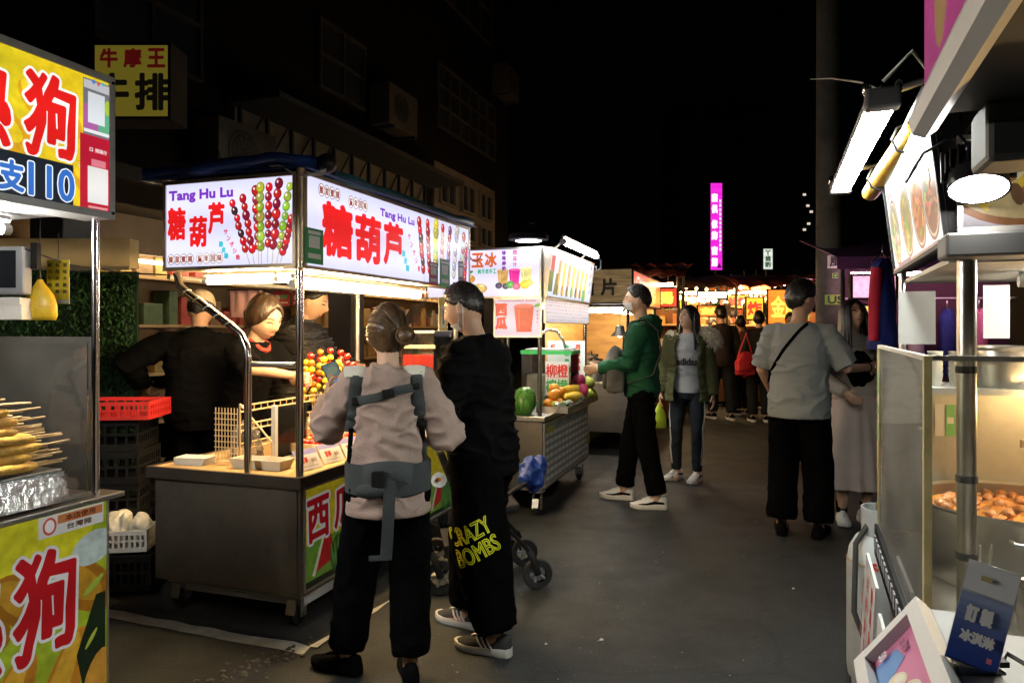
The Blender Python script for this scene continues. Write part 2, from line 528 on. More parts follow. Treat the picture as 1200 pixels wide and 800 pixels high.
g.add([(-60, -20, 0), (60, -20, 0), (60, 110, 0), (-60, 110, 0)], [(0, 1, 2, 3)])
g.build('ground', ASPHALT, kind='structure')
PAINT = mat('worn_road_paint', (.62, .61, .54), .7, 0, .25, 9, .2, 120, dirt=.4)
def strip(name, pts, z, m):
    b = MB(); b.add([(x, y, z) for x, y in pts], [tuple(range(len(pts)))])
    return b.build(name, m, kind='structure')
A0, A1, A2 = gnd(60, 3.84), gnd(360, 3.27), gnd(560, 4.75)
def line(name, a, b, w, z, m=PAINT):
    d = (b - a).normalized(); n = Vector((-d.y, d.x, 0)) * w / 2
    # broken, worn edge
    k = 14; L_, R_ = [], []
    for i in range(k + 1):
        p = a.lerp(b, i / k); j = rnd.uniform(-.012, .012)
        L_.append(((p + n).x + j, (p + n).y + j)); R_.append(((p - n).x - j, (p - n).y + j))
    return strip(name, L_ + R_[::-1], z, m)
line('road_marking', A0, A1, .085, .004)
line('road_marking', A1 + Vector((.02, .03, 0)), A2, .03, .008)
CONC = mat('stained_concrete', (.038, .037, .034), .85, 0, .3, 5, .4, 90, dirt=.5)
strip('pavement', [(-9, 2.7), (-1.9, 3.75), (-.95, 3.35), (.9, 7.2), (2.6, 12), (-2, 14), (-9, 8)], .003, CONC)
# loose chips, crumbs and litter
rb = MB()
def crumb(b, x, y, s, sd):
    b.ball((x, y, s * .35), (s, s * .8, s * .45), 6, 4, Euler((0, 0, sd)).to_matrix(), lump=.5, seed=sd)
for i in range(120):
    y = rnd.uniform(2.2, 9) ; x = rnd.uniform(-.5, 1.15) + (y - 3) * .32
    crumb(rb, x, y, rnd.uniform(.0012, .0032) * (1 + y * .12), i)
rb.build('grit', mat('pale_grit', (.3, .3, .28), .8, 0, .3, 40), kind='stuff')
rb = MB()
for i in range(90):
    t = rnd.random(); p = gnd(250, 2.95).lerp(gnd(352, 3.3), t)
    crumb(rb, p.x + rnd.gauss(0, .05), p.y + rnd.gauss(0, .05), rnd.uniform(.004, .014), i)
rb.build('gravel', mat('dark_gravel', (.14, .13, .115), .9, 0, .5, 30), kind='stuff')
for (px, py, l) in ((640, 755, 0), (930, 690, 1), (705, 750, 2)):
    Y = 1232 / (py - HZ); p = gnd(px, Y)
    b = MB(); s = .007 + .002 * l
    b.add([(-s, -s * .5, .002), (s * .8, -s * .7, .006), (s, s * .6, .003), (0, s * .9, .009), (-s * .9, s * .4, .004)], [(0, 1, 2, 3, 4)])
    o = b.build('litter_scrap', mat('litter_paper', (.6, .58, .52), .8)); o.location = p
    tag(o, ['crumpled pale scrap lying near the sneakers of the man in black', 'pale scrap on the asphalt nearest the gas cylinder', 'pale scrap in the middle of the asphalt, alone'][l], 'litter', 'scraps of litter on the asphalt')

# ------------------------------------------------------------------ left building behind the stalls
DV = Vector((.323, .946, 0)); RV = Vector((.946, -.323, 0)); AZ = math.atan2(-.323, .946)
bld = thing('apartment_building', 'dark concrete apartment block rising behind the left stalls', 'building', (-3.375, 4.6, 0), AZ)
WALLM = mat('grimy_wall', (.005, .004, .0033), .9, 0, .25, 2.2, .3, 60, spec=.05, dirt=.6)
WALL2 = mat('pale_tile_wall', (.030, .024, .018), .8, 0, .15, 3, .2, 60, spec=.08, dirt=.5)
DARKM = mat('dark_metal', (.018, .017, .016), .65, 0, .2, 5, spec=.15)
DGLASS = mat('dark_window_glass', (.015, .017, .02), .12, 0, .1, 3)
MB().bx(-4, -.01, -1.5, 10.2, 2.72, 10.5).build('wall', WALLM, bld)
MB().bx(-4.02, .06, -1.5, 10.22, 2.6, 2.719).build('cornice', WALL2, bld)
MB().bx(-4, -1.4, -1.5, 10.2, .01, 2.599).build('shop_back_wall', mat('shop_wall', (.10, .07, .04), .8, 0, .3, 2, .1, 60, dirt=.4), bld)
for y in (.75, 4.6, 9.9):
    MB().bx(-.34, -.02, y - .16, y + .16, .01, 2.598).build('column', mat('dark_column', (.028, .026, .025), .5, 0, .2, 4, dirt=.3), bld, bevel=.01)
# pale band with steel brackets
MB().bx(-.009, .05, 2.3, 6.4, 3.02, 3.52).build('balcony_wall', mat('balcony_plaster', (.10, .08, .055), .8, 0, .12, 3, spec=.1, dirt=.4), bld)
MB().bx(.0, .62, 2.2, 6.5, 3.521, 3.58).build('canopy', DARKM, bld)
for i in range(11):
    y = 2.35 + i * .395
    b = MB(); b.box((.075, y, 3.27), (.035, .03, .5)); b.tube([(.07, y, 3.06), (.09, y + .3, 3.5)], .014, 4)
    b.build('bracket', DARKM, bld)
# windows
def window(y0, y1, z0, z1, nx, nz, frame=WALL2, x=.0):
    f = MB(); t = .035
    f.bx(x, x + .05, y0, y1, z0, z0 + t); f.bx(x, x + .05, y0, y1, z1 - t, z1)
    for i in range(nx + 1):
        yy = y0 + (y1 - y0 - t) * i / nx
        f.bx(x + .002, x + .048, yy, yy + t, z0 + t, z1 - t)
    for j in range(1, nz):
        zz = z0 + (z1 - z0 - t) * j / nz
        f.bx(x + .004, x + .046, y0 + .002, y1 - .002, zz, zz + t)
    w = f.build('window', frame, bld)
    for i in range(nx):
        for j in range(nz):
            a = y0 + (y1 - y0 - t) * i / nx + t; c = y0 + (y1 - y0 - t) * (i + 1) / nx
            e = z0 + (z1 - z0 - t) * j / nz + t; h = z0 + (z1 - z0 - t) * (j + 1) / nz
            MB().bx(x + .006, x + .014, a, c, e, h).build('pane', DGLASS, w)
PALE = mat('pale_window_tiles', (.10, .08, .058), .7, 0, .12, 5, spec=.1, dirt=.35)
MB().bx(-.009, .02, 6.75, 9.4, 2.85, 4.0).build('tile_panel', PALE, bld)
for k in range(3):
    window(6.9 + k * .84, 7.5 + k * .84, 3.38, 3.86, 2, 1, PALE, .021)
    window(6.9 + k * .84, 7.5 + k * .84, 2.9, 3.26, 2, 1, PALE, .021)
window(6.85, 9.4, 4.55, 5.55, 6, 3)
window(3.7, 4.7, 4.15, 4.95, 2, 2)
window(.8, 1.9, 3.6, 4.6, 2, 2)
window(3.4, 5.0, 6.3, 7.4, 3, 2); window(6.9, 9.2, 6.6, 7.8, 4, 2); window(.6, 2.4, 6.0, 7.1, 3, 2)
def aircon(y, z, lab):
    p = bld.matrix_basis @ Vector((.062, y, z))
    t = thing('air_conditioner', lab, 'air conditioner', p, AZ, 'outdoor units on the dark facade')
    MB().bx(0, .28, 0, .78, 0, .52).build('casing', mat('ac_casing', (.04, .033, .025), .7, 0, .1, 4, spec=.1, dirt=.45), t, bevel=.012)
    b = MB()
    for k in range(4):
        r = .05 + k * .045
        b.tube([(.292, .3 + r * math.cos(a * .3927), .26 + r * math.sin(a * .3927)) for a in range(16)], .005, 4, closed=True)
    for k in range(6):
        a = k * math.pi / 6; b.cyl((.29, .3 - .19 * math.cos(a), .26 - .19 * math.sin(a)), (.29, .3 + .19 * math.cos(a), .26 + .19 * math.sin(a)), .004, n=4)
    b.build('fan_grille', DARKM, t)
    for yy in (.1, .68): MB().bx(-.06, .3, yy - .02, yy + .02, -.04, -.002).build('bracket', DARKM, t)
bpy.context.view_layer.update()
aircon(1.75, 2.75, 'boxy outdoor air conditioner above the left end of the candied fruit cart')
aircon(4.75, 4.0, 'outdoor air conditioner high on the wall above the steel brackets')
aircon(9.1, 5.75, 'outdoor air conditioner over the wide upper window')

# hanging steak sign
t = thing('hanging_sign', 'yellow steak house sign box with a faint added glow hung from the dark facade', 'sign', at(108, 140, 5.2), 0)
STK = print_mat('added_glow_sign_print', .12, 0, .4)  # faint emission added to brighten the sign face
def steak(p, w, h):
    for i, ch in enumerate('牛摩王'): p.text(ch, .12 + i * .17, h * .80, .13, .14, (.35, .015, .015), .006)
    for i, ch in enumerate('牛排'): p.text(ch, .14 + i * .29, h * .36, .25, .27, (.02, .015, .01), .010)
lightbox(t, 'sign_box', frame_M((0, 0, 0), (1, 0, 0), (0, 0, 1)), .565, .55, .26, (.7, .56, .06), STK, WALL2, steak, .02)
MB().box((-.14, .13, .14), (.28, .03, .03)).box((-.14, .13, .42), (.28, .03, .03)).build('arm', DARKM, t)

# artificial hedge wall and beige fascia
t = thing('hedge_panel', 'artificial green leaf hedge panel behind the corn dog stall', 'hedge', (-3.02, 4.95, 0))
MB().bx(-.5, .46, .0, .03, .05, 1.84).build('backing', mat('hedge_back', (.01, .03, .012), .9), t)
b = MB()
for i in range(5200):
    c = Vector((rnd.uniform(-.5, .46), -.01 - rnd.random() * .04, rnd.uniform(.35, 1.84)))
    e = Euler((rnd.uniform(-.9, .9), rnd.uniform(-.9, .9), rnd.uniform(0, 6.3))).to_matrix()
    l = rnd.uniform(.012, .022); w = l * .5
    b.add([c + e @ Vector((0, 0, -l)), c + e @ Vector((w, -.004, 0)), c + e @ Vector((0, 0, l)), c + e @ Vector((-w, -.004, 0))], [(0, 1, 2, 3)])
b.build('leaves', mat('hedge_leaf', (.022, .085, .020), .5, 0, .6, 20), t, kind='stuff')
t = thing('fascia_board', 'plain beige fascia board above the artificial hedge', 'board', (-3.02, 4.9, 1.86))
MB().bx(-.45, .44, 0, .12, 0, .2).build('panel', mat('beige_board', (.55, .42, .2), .6, 0, .1, 4, dirt=.3), t, bevel=.004)
MB().bx(-.45, .44, -.012, -.001, -.015, .01).build('trim', CHAMPAGNE, t)

# back shop seen past the column
t = thing('back_shop', 'small lit shop with tiled counter and shelves behind the dark column', 'shop', (-4.5, 8.2, 0), AZ * .5)
MB().bx(-.4, 1.3, .9, .95, 0, 2.6).build('back_wall', mat('shop_tan', (.5, .36, .2), .7, 0, .3, 3), t)
MB().bx(-.4, 1.3, .2, .7, .85, .9).bx(-.4, 1.3, .22, .26, 0, .85).build('counter', mat('shop_white', (.6, .52, .4), .5, 0, .1, 4), t)
for k, z in enumerate((1.25, 1.6, 1.95)):
    s_ = MB().bx(-.35, 1.25, .72, .89, z, z + .025).build('shelf', WOOD, t)
    for i in range(9):
        c = rnd.choice([(.6, .1, .05), (.7, .6, .4), (.1, .3, .12), (.7, .35, .1), (.5, .5, .5)])
        h = rnd.uniform(.1, .22); MB().lathe([(.03, 0), (.045, .02), (.045, h * .7), (.02, h), (.02, h + .03)], (-.25 + i * .17, .8, z + .026), 10).build('jar', mat('jar%d' % int(c[0] * 1e3 + c[1] * 100), c, .3), s_, 40)
MB().cyl((-.2, .5, 2.3), (1.2, .5, 2.3), .02, n=10).build('lamp_tube', lamp_mat('shop_tube', (1, .92, .8), 16), t)
MB().cyl((-.2, .3, 2.16), (1.2, .3, 2.16), .02, n=10).build('lamp_tube', lamp_mat('shop_tube', (1, .92, .8), 16), t)
MB().lathe([(.0, 0), (.16, 0), (.17, .15), (.165, .16), (.155, .15), (.15, .01)], (.35, .42, 1.9), 20).build('hanging_pot', STEEL, t, 40)
MB().bx(-.4, 1.3, .1, .95, 2.6, 2.65).build('ceiling', WALL2, t)

# shop fronts along the arcade behind the carts
TAN = mat('tan_board', (.20, .125, .055), .7, 0, .3, 3, dirt=.3)
def shopfront(y0, y1, lab, boards, seed):
    rr = random.Random(seed)
    t = thing('arcade_shop', lab, 'shop', bld.matrix_basis @ Vector((-1.38, y0, 0)), AZ, 'shop fronts in the arcade behind the carts')
    L_ = y1 - y0
    MB().bx(0, .04, 0, L_, .02, 2.55).build('back_panel', TAN, t)
    for k in range(4):
        z = .5 + k * .48
        s_ = MB().bx(.041, .36, .05, L_ - .05, z, z + .03).build('shelf', WOOD, t)
        y = .12
        while y < L_ - .2:
            w = rr.uniform(.1, .26); h = rr.uniform(.12, .36)
            c = rr.choice(boards)
            MB().bx(.08, .3, y, y + w, z + .031, z + .031 + h).build('carton', mat('carton_%d_%d_%d' % tuple(int(q * 99) for q in c), c, .6, 0, .25, 9), s_, bevel=.006)
            y += w + rr.uniform(.02, .12)
    MB().bx(.5, .56, 0, L_, 2.15, 2.5).build('fascia', mat('fascia_%d' % seed, boards[0], .6, 0, .15, 4, dirt=.3), t)
    MB().cyl((.42, .3, 2.1), (.42, L_ - .3, 2.1), .018, n=8).build('lamp_tube', lamp_mat('arcade_tube', (1, .76, .45), 17), t)
shopfront(1.1, 4.3, 'tan shop front with shelves behind the vendor in a puffer jacket', [(.25, .16, .08), (.4, .3, .1), (.45, .08, .06), (.16, .12, .07), (.1, .16, .08)], 3)
shopfront(4.9, 9.6, 'shop front with cartons on shelves behind the fruit juice cart', [(.4, .25, .1), (.6, .5, .4), (.5, .3, .1), (.3, .12, .08)], 5)

# ------------------------------------------------------------------ utility pole and street lamp
p = gnd(972, 7.4)
t = thing('utility_pole', 'tall grey concrete utility pole with small stickers behind the couple', 'pole', p)
PC = mat('pole_concrete', (.11, .10, .085), .8, 0, .2, 5, .3, 90, dirt=.5)
MB().cyl((0, 0, 0), (0, 0, 9), .135, .115, 24).build('shaft', PC, t, 40)
STICK = print_mat('sticker_print', 0, 0, .5)
def sticker(zc, w, h, col, txt, tc):
    b = Print()
    n = 7; r = .1365
    for i in range(n):
        a0 = math.pi * 1.5 + (i / n - .5) * w / r; a1 = math.pi * 1.5 + ((i + 1) / n - .5) * w / r
        b.add([(r * math.cos(a0), r * math.sin(a0), zc - h / 2), (r * math.cos(a1), r * math.sin(a1), zc - h / 2), (r * math.cos(a1), r * math.sin(a1), zc + h / 2), (r * math.cos(a0), r * math.sin(a0), zc + h / 2)], [(0, 1, 2, 3)], col)
    s_ = b.build('sticker', STICK, t)
    q = Print(.0003); q.text(txt, 0, 0, w * .8, h * .8, tc, .004)
    q.build('lettering', STICK, s_, None, frame_M((0, -.1385, zc), (1, 0, 0), (0, 0, 1)), kind='stuff')
sticker(2.12, .15, .13, (.7, .7, .66), '風', (.02, .02, .02))
sticker(1.98, .06, .05, (.35, .55, .1), '口', (.02, .1, .02))
sticker(1.74, .2, .1, (.4, .6, .1), 'US', (.02, .06, .02))

p = gnd(797, 21)
t = thing('street_lamp', 'small warm street lamp glowing above the far stalls', 'street lamp', p)
MB().cyl((0, 0, 0), (0, 0, 2.75), .05, .035, 10).build('post', DARKM, t, 40)
MB().tube([(0, 0, 2.75), (-.08, 0, 2.86), (-.16, 0, 2.9)], .03, 8).build('arm', DARKM, t, 40)
MB().lathe([(.02, .08), (.12, .05), (.15, 0), (.03, -.01)], (-.14, 0, 2.88), 14).build('shade', DARKM, t, 40)
MB().ball((-.14, 0, 2.84), (.1, .1, .075), 12, 8).build('bulb', lamp_mat('street_bulb', (1, .72, .28), 14), t, 180)

# ------------------------------------------------------------------ far signs in the dark
LB_FAR = print_mat('far_lightbox', 1.0, 0)
def farsign(name, lab, px0, px1, py0, py1, Y, face, draw, post=True):
    o = at(px0, py1, Y); w = (px1 - px0) / F * Y; h = (py1 - py0) / F * Y
    t = thing(name, lab, 'sign', (o.x, Y, 0))
    lightbox(t, 'sign_box', frame_M((0, 0, o.z), (1, 0, 0), (0, 0, 1)), w, h, .22, face, LB_FAR, DARKM, draw, min(.03, w * .05))
    if post: MB().cyl((w / 2, .12, 0), (w / 2, .12, o.z + h * .3), .05, n=10).build('post', DARKM, t, 40)
    return t
def purple(p, w, h):
    W_ = (1, .9, 1)
    ks = '寢俱傢飾窗簾'
    for i, ch in enumerate(ks):
        y = h - .5 - i * h * .128 - (i // 2) * h * .045
        p.text(ch, w * .36, y, w * .5, h * .1, W_, .02)
    sm = '寢具訂製免費丈量到府服務'
    for i, ch in enumerate(sm): p.text(ch, w * .80, h * .79 - i * h * .05, w * .17, h * .035, (1, .75, 1), .006)
    p.poly([(w * .5, h * .03), (w * .95, h * .03), (w * .72, h * .085)], (.1, .0, .12))
farsign('vertical_sign', 'tall magenta vertical lit sign with white characters in the dark', 832, 847, 214, 317, 24, (.78, .02, .62), purple)
farsign('vertical_sign', 'short white vertical lit sign to the right of the magenta one', 894, 906, 291, 316, 26, (.62, .66, .6), lambda p, w, h: p.column('丫燒酌', w / 2, h * .8, w * .55, h * .28, (.05, .1, .05), .012))
farsign('shop_sign', 'tiny pink lit sign with white characters next to the utility pole', 942, 953, 323, 335, 20, (.7, .1, .3), lambda p, w, h: p.text('露', w / 2, h / 2, w * .75, h * .75, (1, .85, .9), .01))
t = thing('tower_block', 'black distant tower with a few lit windows left of the pole', 'building', (12.2, 46, 0))
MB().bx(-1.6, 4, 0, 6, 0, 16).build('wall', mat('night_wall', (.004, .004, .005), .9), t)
for (px, py) in ((943, 228), (947, 241), (951, 248), (948, 262), (943, 269)):
    q = at(px, py, 45.9); MB().bx(q.x - 12.2 - .09, q.x - 12.2 + .09, -.1, -.02, q.z - .07, q.z + .07).build('window', lamp_mat('far_window', (1, .85, .7), .55), t)
# ------------------------------------------------------------------ shared cart pieces
LB = print_mat('backlit_print', 1.0, 0, .3)
LBP = print_mat('backlit_photo_print', .95, .28, .3)
PRINT = print_mat('paper_print', 0, 0, .45)
PRINTP = print_mat('photo_print', 0, .3, .35)
BLUEWHITE = (.68, .68, .95)
RED = (.72, .012, .012); GRN = (.02, .35, .08); PUR = (.16, .02, .42); WHT = (.9, .9, .9)
FX = lambda o: frame_M(o, (0, 1, 0), (0, 0, 1))      # face looking along +x
FY = lambda o: frame_M(o, (1, 0, 0), (0, 0, 1))      # face looking along -y
def FT(o, xdir, ydir): return frame_M(o, xdir, ydir)
def caster(t, x, y, z1):
    w = MB()
    w.lathe([(.0, -.02), (.045, -.02), (.056, -.012), (.056, .012), (.045, .02), (.0, .02)], (x, y, .056), 16, Euler((0, R(90), 0)).to_matrix(), caps=False)
    c = w.build('caster', RUBBER, t, 40)
    f = MB(); f.box((x, y, z1 - .012), (.1, .1, .02)); f.box((x - .032, y, .1), (.006, .05, .11)); f.box((x + .032, y, .1), (.006, .05, .11))
    f.cyl((x - .04, y, .056), (x + .04, y, .056), .008, n=8)
    f.box((x, y - .055, .1), (.05, .006, .07), Euler((R(-15), 0, 0)).to_matrix())
    f.build('fork', STEEL, c)
def local_of(t, px, py, z):
    """cart-local spot on a shelf of height z that the photo shows at (px, py)"""
    Y = (HC - z) * F / (py - HZ); w = Vector(((px - 600) / F * Y, Y, z))
    return t.matrix_basis.inverted() @ w
def on(t, x, y, z):
    return t.matrix_basis @ Vector((x, y, z))
def skewer_pic(p, x, y, l, ang, cols, r0=.02, n=6):
    d = Vector((math.sin(ang), math.cos(ang)))
    p.rect(x + d.x * l * .45, y + d.y * l * .45, .004, l * 1.0, (.5, .35, .15), -ang)
    for i in range(n):
        f = .22 + .78 * i / (n - 1); c = tuple(q * rnd.uniform(.7, 1.15) for q in cols[i % len(cols)]); r = r0 * rnd.uniform(1.05, 1.3)
        cx, cy = x + d.x * l * f + rnd.uniform(-.003, .003), y + d.y * l * f
        p.ell(cx, cy, r, r * 1.12, tuple(q * .55 for q in c), -ang, 12)
        p.ell(cx - r * .1, cy + r * .1, r * .8, r * .9, c, -ang, 12)
        p.ell(cx - r * .3, cy + r * .35, r * .22, r * .3, (1, .85, .75), -ang, 8)
def pill_row(p, x, y, s, txt, dark=(.12, .02, .02)):
    for i, ch in enumerate(txt):
        p.ell(x + i * s * 1.05, y, s * .58, s * .72, dark, 0, 14)
        p.ell(x + i * s * 1.05, y, s * .5, s * .64, (.85, .82, .8), 0, 14)
        p.text(ch, x + i * s * 1.05, y, s * .7, s * .85, (.25, .03, .03), s * .03)
def paycard(p, x, y, w, h, col, band=(.9, .9, .9), txt=None):
    """payment card: the code square itself stays blank"""
    p.rect(x, y, w, h, col); p.rect(x, y - h * .1, w * .62, h * .5, band)
    if txt: p.text(txt, x, y + h * .36, w * .7, h * .1, band, .0005)

# ------------------------------------------------------------------ candied fruit cart
C1 = thing('food_cart', 'steel candied fruit cart with purple and red lit signs', 'food cart', (-.998, 3.42, 0), AZ, 'food carts along the left side')
b = MB().bx(-.9, -.02, .03, 2.0, .165, .688); 
c1body = b.build('cabinet', STEEL_DARK, C1, bevel=.004)
MB().bx(-.885, -.035, .022, .0285, .18, .675).build('door', STEEL_DARK, c1body, bevel=.002)
EDGE = mat('counter_edge', (.09, .075, .06), .4, .6, .2, 4, dirt=.4)
b = MB(); b.bx(-.93, 0, 0, .022, .689, .745); b.bx(-.93, 0, 2.03, 2.05, .689, .745); b.bx(-.93, -.91, .0225, 2.0295, .689, .7449); b.bx(-.021, 0, .0225, 2.0295, .689, .7449)
b.build('counter_edge', EDGE, C1)
MB().bx(-.9095, -.0215, .0225, 2.0295, .7, .741).build('counter_top', mat('tan_laminate', (.50, .33, .15), .4, 0, .18, 4, dirt=.35), C1)
MB().bx(-.8, -.05, .1, .5, .10, .164).build('under_tray', WHITEP, C1)
b = Print(); b.rect(0, 0, .09, .055, (.8, .8, .78)); b.rect(0, .01, .07, .004, (.2, .2, .2)); b.rect(0, -.005, .07, .004, (.2, .2, .2))
b.build('note_sticker', PRINT, C1, None, FY((-.42, .0975, .132)))
for x, y in ((-.8, .12), (-.1, .12), (-.8, 1.88), (-.1, 1.88)): caster(C1, x, y, .165)
# aisle side poster
def melon_pic(p, w, h):
    p.rect(w / 2, h * .72, w - .004, h * .56, (.72, .55, .02)); p.rect(w / 2, h * .22, w - .004, h * .44, (.18, .36, .04)); p.rect(w / 2, h * .04, w - .004, h * .08, (.01, .02, .01))
    for k in range(4):
        x = .18 + k * .45
        p.poly([(x - .11, h * .12), (x + .1, h * .2), (x + .02, h * .62)], (.55, .02, .02))
        p.poly([(x - .11, h * .12), (x - .085, h * .10), (x + .03, h * .6), (x + .02, h * .62)], (.75, .75, .5))
        for j, (a, bb, r) in enumerate(((.12, .2, .085), (.24, .19, .09))):
            p.ell(x + a, h * bb * 1.1, r * .85, r * 1.15, (.03, .12, .02), 0, 20)
            for s in range(-2, 3): p.ell(x + a + s * r * .3, h * bb * 1.1, r * .07, r * (1.1 - abs(s) * .18), (.18, .42, .08), s * -.12, 10)
def melon_txt(p, w, h):
    for i, ch in enumerate('西瓜汁'):
        p.text(ch, .12 + i * .21 + (0.02 if i else 0), h * (.66 + .03 * i), .19, .215, (.5, .008, .015), .0075, (.85, .82, .78), .013, .04)
lightbox(C1, 'side_poster', FX((-.018, .05, .185)), 1.9, .5, .004, (.72, .55, .02), print_mat('dim_emissive_print', .16, 0, .3), ALU, melon_txt, .01, print_mat('dim_emissive_print', .16, 0, .3), melon_pic, print_mat('dim_emissive_photo', .16, .3, .3))  # poster print has a weak emission of its own
# frame
b = MB().cyl((-.036, .045, .7455), (-.036, .045, 1.735), .019, n=16); b.build('post', CHROME, C1, 40)
b = MB().tube([(-.335, .045, .7455), (-.335, .045, 1.30), (-.345, .045, 1.365), (-.375, .045, 1.42), (-.43, .045, 1.46), (-.70, .045, 1.63), (-.755, .045, 1.67), (-.775, .045, 1.735)], .019, 14); b.build('bent_post', CHROME, C1, 60)
for k in range(5):
    f = k / 4; b = MB(); b.tube([(-.45 - f * .26 + .022 * math.cos(a * .785), .045 + .022 * math.sin(a * .785), 1.474 + f * .163 + .012 * math.cos(a * .785)) for a in range(8)], .0022, 4, closed=True)
    b.build('cable_tie', WHITEP, C1)
MB().cyl((-.31, .045, 1.275), (-.06, .045, 1.275), .014, n=10).build('rail', STEEL, C1, 40)
for x, y in ((-.06, 1.98), (-.88, 1.98)): MB().cyl((x, y, .7455), (x, y, 1.735), .017, n=12).build('post', ALU, C1, 40)
MB().cyl((-.88, .1, 1.72), (-.88, 1.97, 1.72), .014, n=8).build('rail', ALU, C1, 40)
# signs
def thl_left_txt(p, w, h):
    p.text('Tang Hu Lu', w * .30, h * .82, w * .50, h * .145, PUR, .0032, serif=True)
    for (ch, x, y, a, bb) in (('糖', .115, .52, .115, .165), ('葫', .285, .42, .11, .155), ('芦', .425, .56, .1, .155)):
        p.text(ch, w * x, h * y, a, bb, RED, .0058)
    pill_row(p, w * .07, h * .12, .038, '酸甜蜜餞'); pill_row(p, w * .30, h * .12, .038, '童年回味', (.35, .2, .12))
    for i, ch in enumerate('サンザシ飴'): p.text(ch, w * (.50 + i * .023), h * (.40 - i * .07), .024, .026, (.6, .03, .08), .0012)
    for i, ch in enumerate('脆皮糖'): p.text(ch, w * (.465 + i * .02), h * (.27 - i * .065), .026, .028, (.03, .45, .55), .0016)
RB = (.62, .015, .02); DR = (.3, .01, .03); GRp = (.35, .45, .03); YL = (.75, .6, .05); BKc = (.06, .02, .03)
def thl_left_pic(p, w, h):
    for (x, y, l, a, c, r) in ((.66, .14, .30, -.32, [RB, RB, BKc], .017), (.70, .12, .32, -.2, [RB, DR, RB], .018), (.735, .14, .34, -.06, [RB, (.4, .02, .05)], .019),
                               (.755, .12, .36, -.02, [GRp, (.45, .5, .08)], .021), (.80, .16, .34, .03, [RB, DR], .017), (.835, .13, .37, .1, [DR, RB], .021), (.87, .12, .36, .2, [GRp, (.3, .4, .05)], .018), (.90, .14, .2, .3, [RB, DR], .017)):
        skewer_pic(p, w * x, h * y - .03, l, a, c, r, 7)
lightbox(C1, 'sign_box', FY((-.80, -.012, 1.742)), .785, .445, .12, BLUEWHITE, LB, CHAMPAGNE, thl_left_txt, .016, LB, thl_left_pic, LBP, label='lit sign facing the corn dog stall')
def thl_right_txt(p, w, h):
    pill_row(p, .13, h * .855, .045, '酸甜蜜餞'); pill_row(p, .40, h * .825, .045, '童年回味', (.25, .06, .06))
    p.text('Tang Hu Lu', .92, h * .80, .43, h * .125, PUR, .003, serif=True)
    for (ch, x, y, a, bb) in (('糖', .27, .46, .29, .275), ('葫', .575, .44, .28, .265), ('芦', .86, .45, .24, .25)):
        p.text(ch, x, h * y, a, bb, RED, .0125)
    for i, ch in enumerate('サンザシ飴'): p.text(ch, 1.06 + i * .033, h * (.60 - i * .1), .034, .036, (.55, .05, .1), .0014)
    for i, ch in enumerate('脆皮糖'): p.text(ch, .985 + i * .025, h * (.36 - i * .09), .045, .04, (.03, .45, .55), .0022)
def thl_right_pic(p, w, h):
    for (x, y, l, a, c, r) in ((1.30, .1, .38, -.2, [RB, BKc, RB], .028), (1.38, .1, .38, -.1, [RB, DR], .027), (1.47, .08, .40, 0, [(.8, .75, .03), GRp], .034), (1.56, .1, .38, .04, [RB, RB, (.85, .6, .5)], .026),
                               (1.64, .08, .39, .14, [(.3, .05, .2), DR], .027), (1.74, .1, .4, .2, [(.6, .6, .6), (.4, .4, .42)], .03), (1.86, .12, .36, .22, [(.4, .1, .15), (.5, .5, .5)], .028), (1.95, .1, .3, .12, [DR, RB], .026)):
        skewer_pic(p, x, h * y - .03, l, a, c, r, 7)
lightbox(C1, 'sign_box', FX((.012, .012, 1.735)), 2.06, .46, .12, BLUEWHITE, LB, CHAMPAGNE, thl_right_txt, .016, LB, thl_right_pic, LBP, label='long lit sign facing the aisle')
MB().cyl((.0, .0, 1.735), (.0, .0, 2.205), .02, n=10).build('corner_trim', CHAMPAGNE, C1, 40)
# pay cards stuck to the aisle sign
for (y, z, w, h, c) in ((.075, 1.845, .15, .17, (.03, .35, .1)), (1.42, 1.81, .14, .15, (.45, .01, .04)), (1.60, 1.825, .17, .19, (.03, .38, .1)), (1.88, 1.83, .1, .2, (.06, .08, .07))):
    p = Print(); p.rect(0, 0, w, h, c); p.rect(0, h * .12, w * .6, h * .34, (.75, .78, .75)); p.rect(0, h * .38, w * .7, h * .1, (.8, .85, .8)); p.rect(0, -h * .28, w * .7, h * .14, (.7, .75, .7))
    p.build('payment_card', PRINT, C1, None, FX((.026, y, z)))
# roof, tarp
MB().bx(-.86, -.13, .11, 2.05, 2.17, 2.185).build('roof_panel', ALU, C1)
MB().bx(-.86, -.13, .11, 2.05, 1.78, 1.79).build('inner_ceiling', mat('white_liner', (.7, .68, .62), .5, 0, .05, 4), C1)
TARP = mat('blue_tarpaulin', (.012, .045, .20), .42, 0, .25, 6, .4, 25)
b = MB(); nx, ny = 26, 46; vs = []; fs = []
for i in range(nx):
    for j in range(ny):
        x = -.95 + i / (nx - 1) * 1.0; y = -.02 + j / (ny - 1) * 2.15
        e = max(0, .09 - min(x + .95, .05 - x, y + .02, 2.13 - y)) / .09
        z = 2.222 + .02 * math.sin(math.pi * i / (nx - 1)) + .07 * noise.noise(Vector((x * 4, y * 3, 2))) + .03 * noise.noise(Vector((x * 12, y * 9, 5))) + .02 * noise.noise(Vector((x * 25, y * 20, 5)))
        z -= e * e * .05
        vs.append((x, y, max(z, 2.212)))
for i in range(nx - 1):
    for j in range(ny - 1): fs.append((i * ny + j, (i + 1) * ny + j, (i + 1) * ny + j + 1, i * ny + j + 1))
b.add(vs, fs); o = b.build('tarpaulin', TARP, C1, 180)
sd = o.modifiers.new('thick', 'SOLIDIFY'); sd.thickness = .006
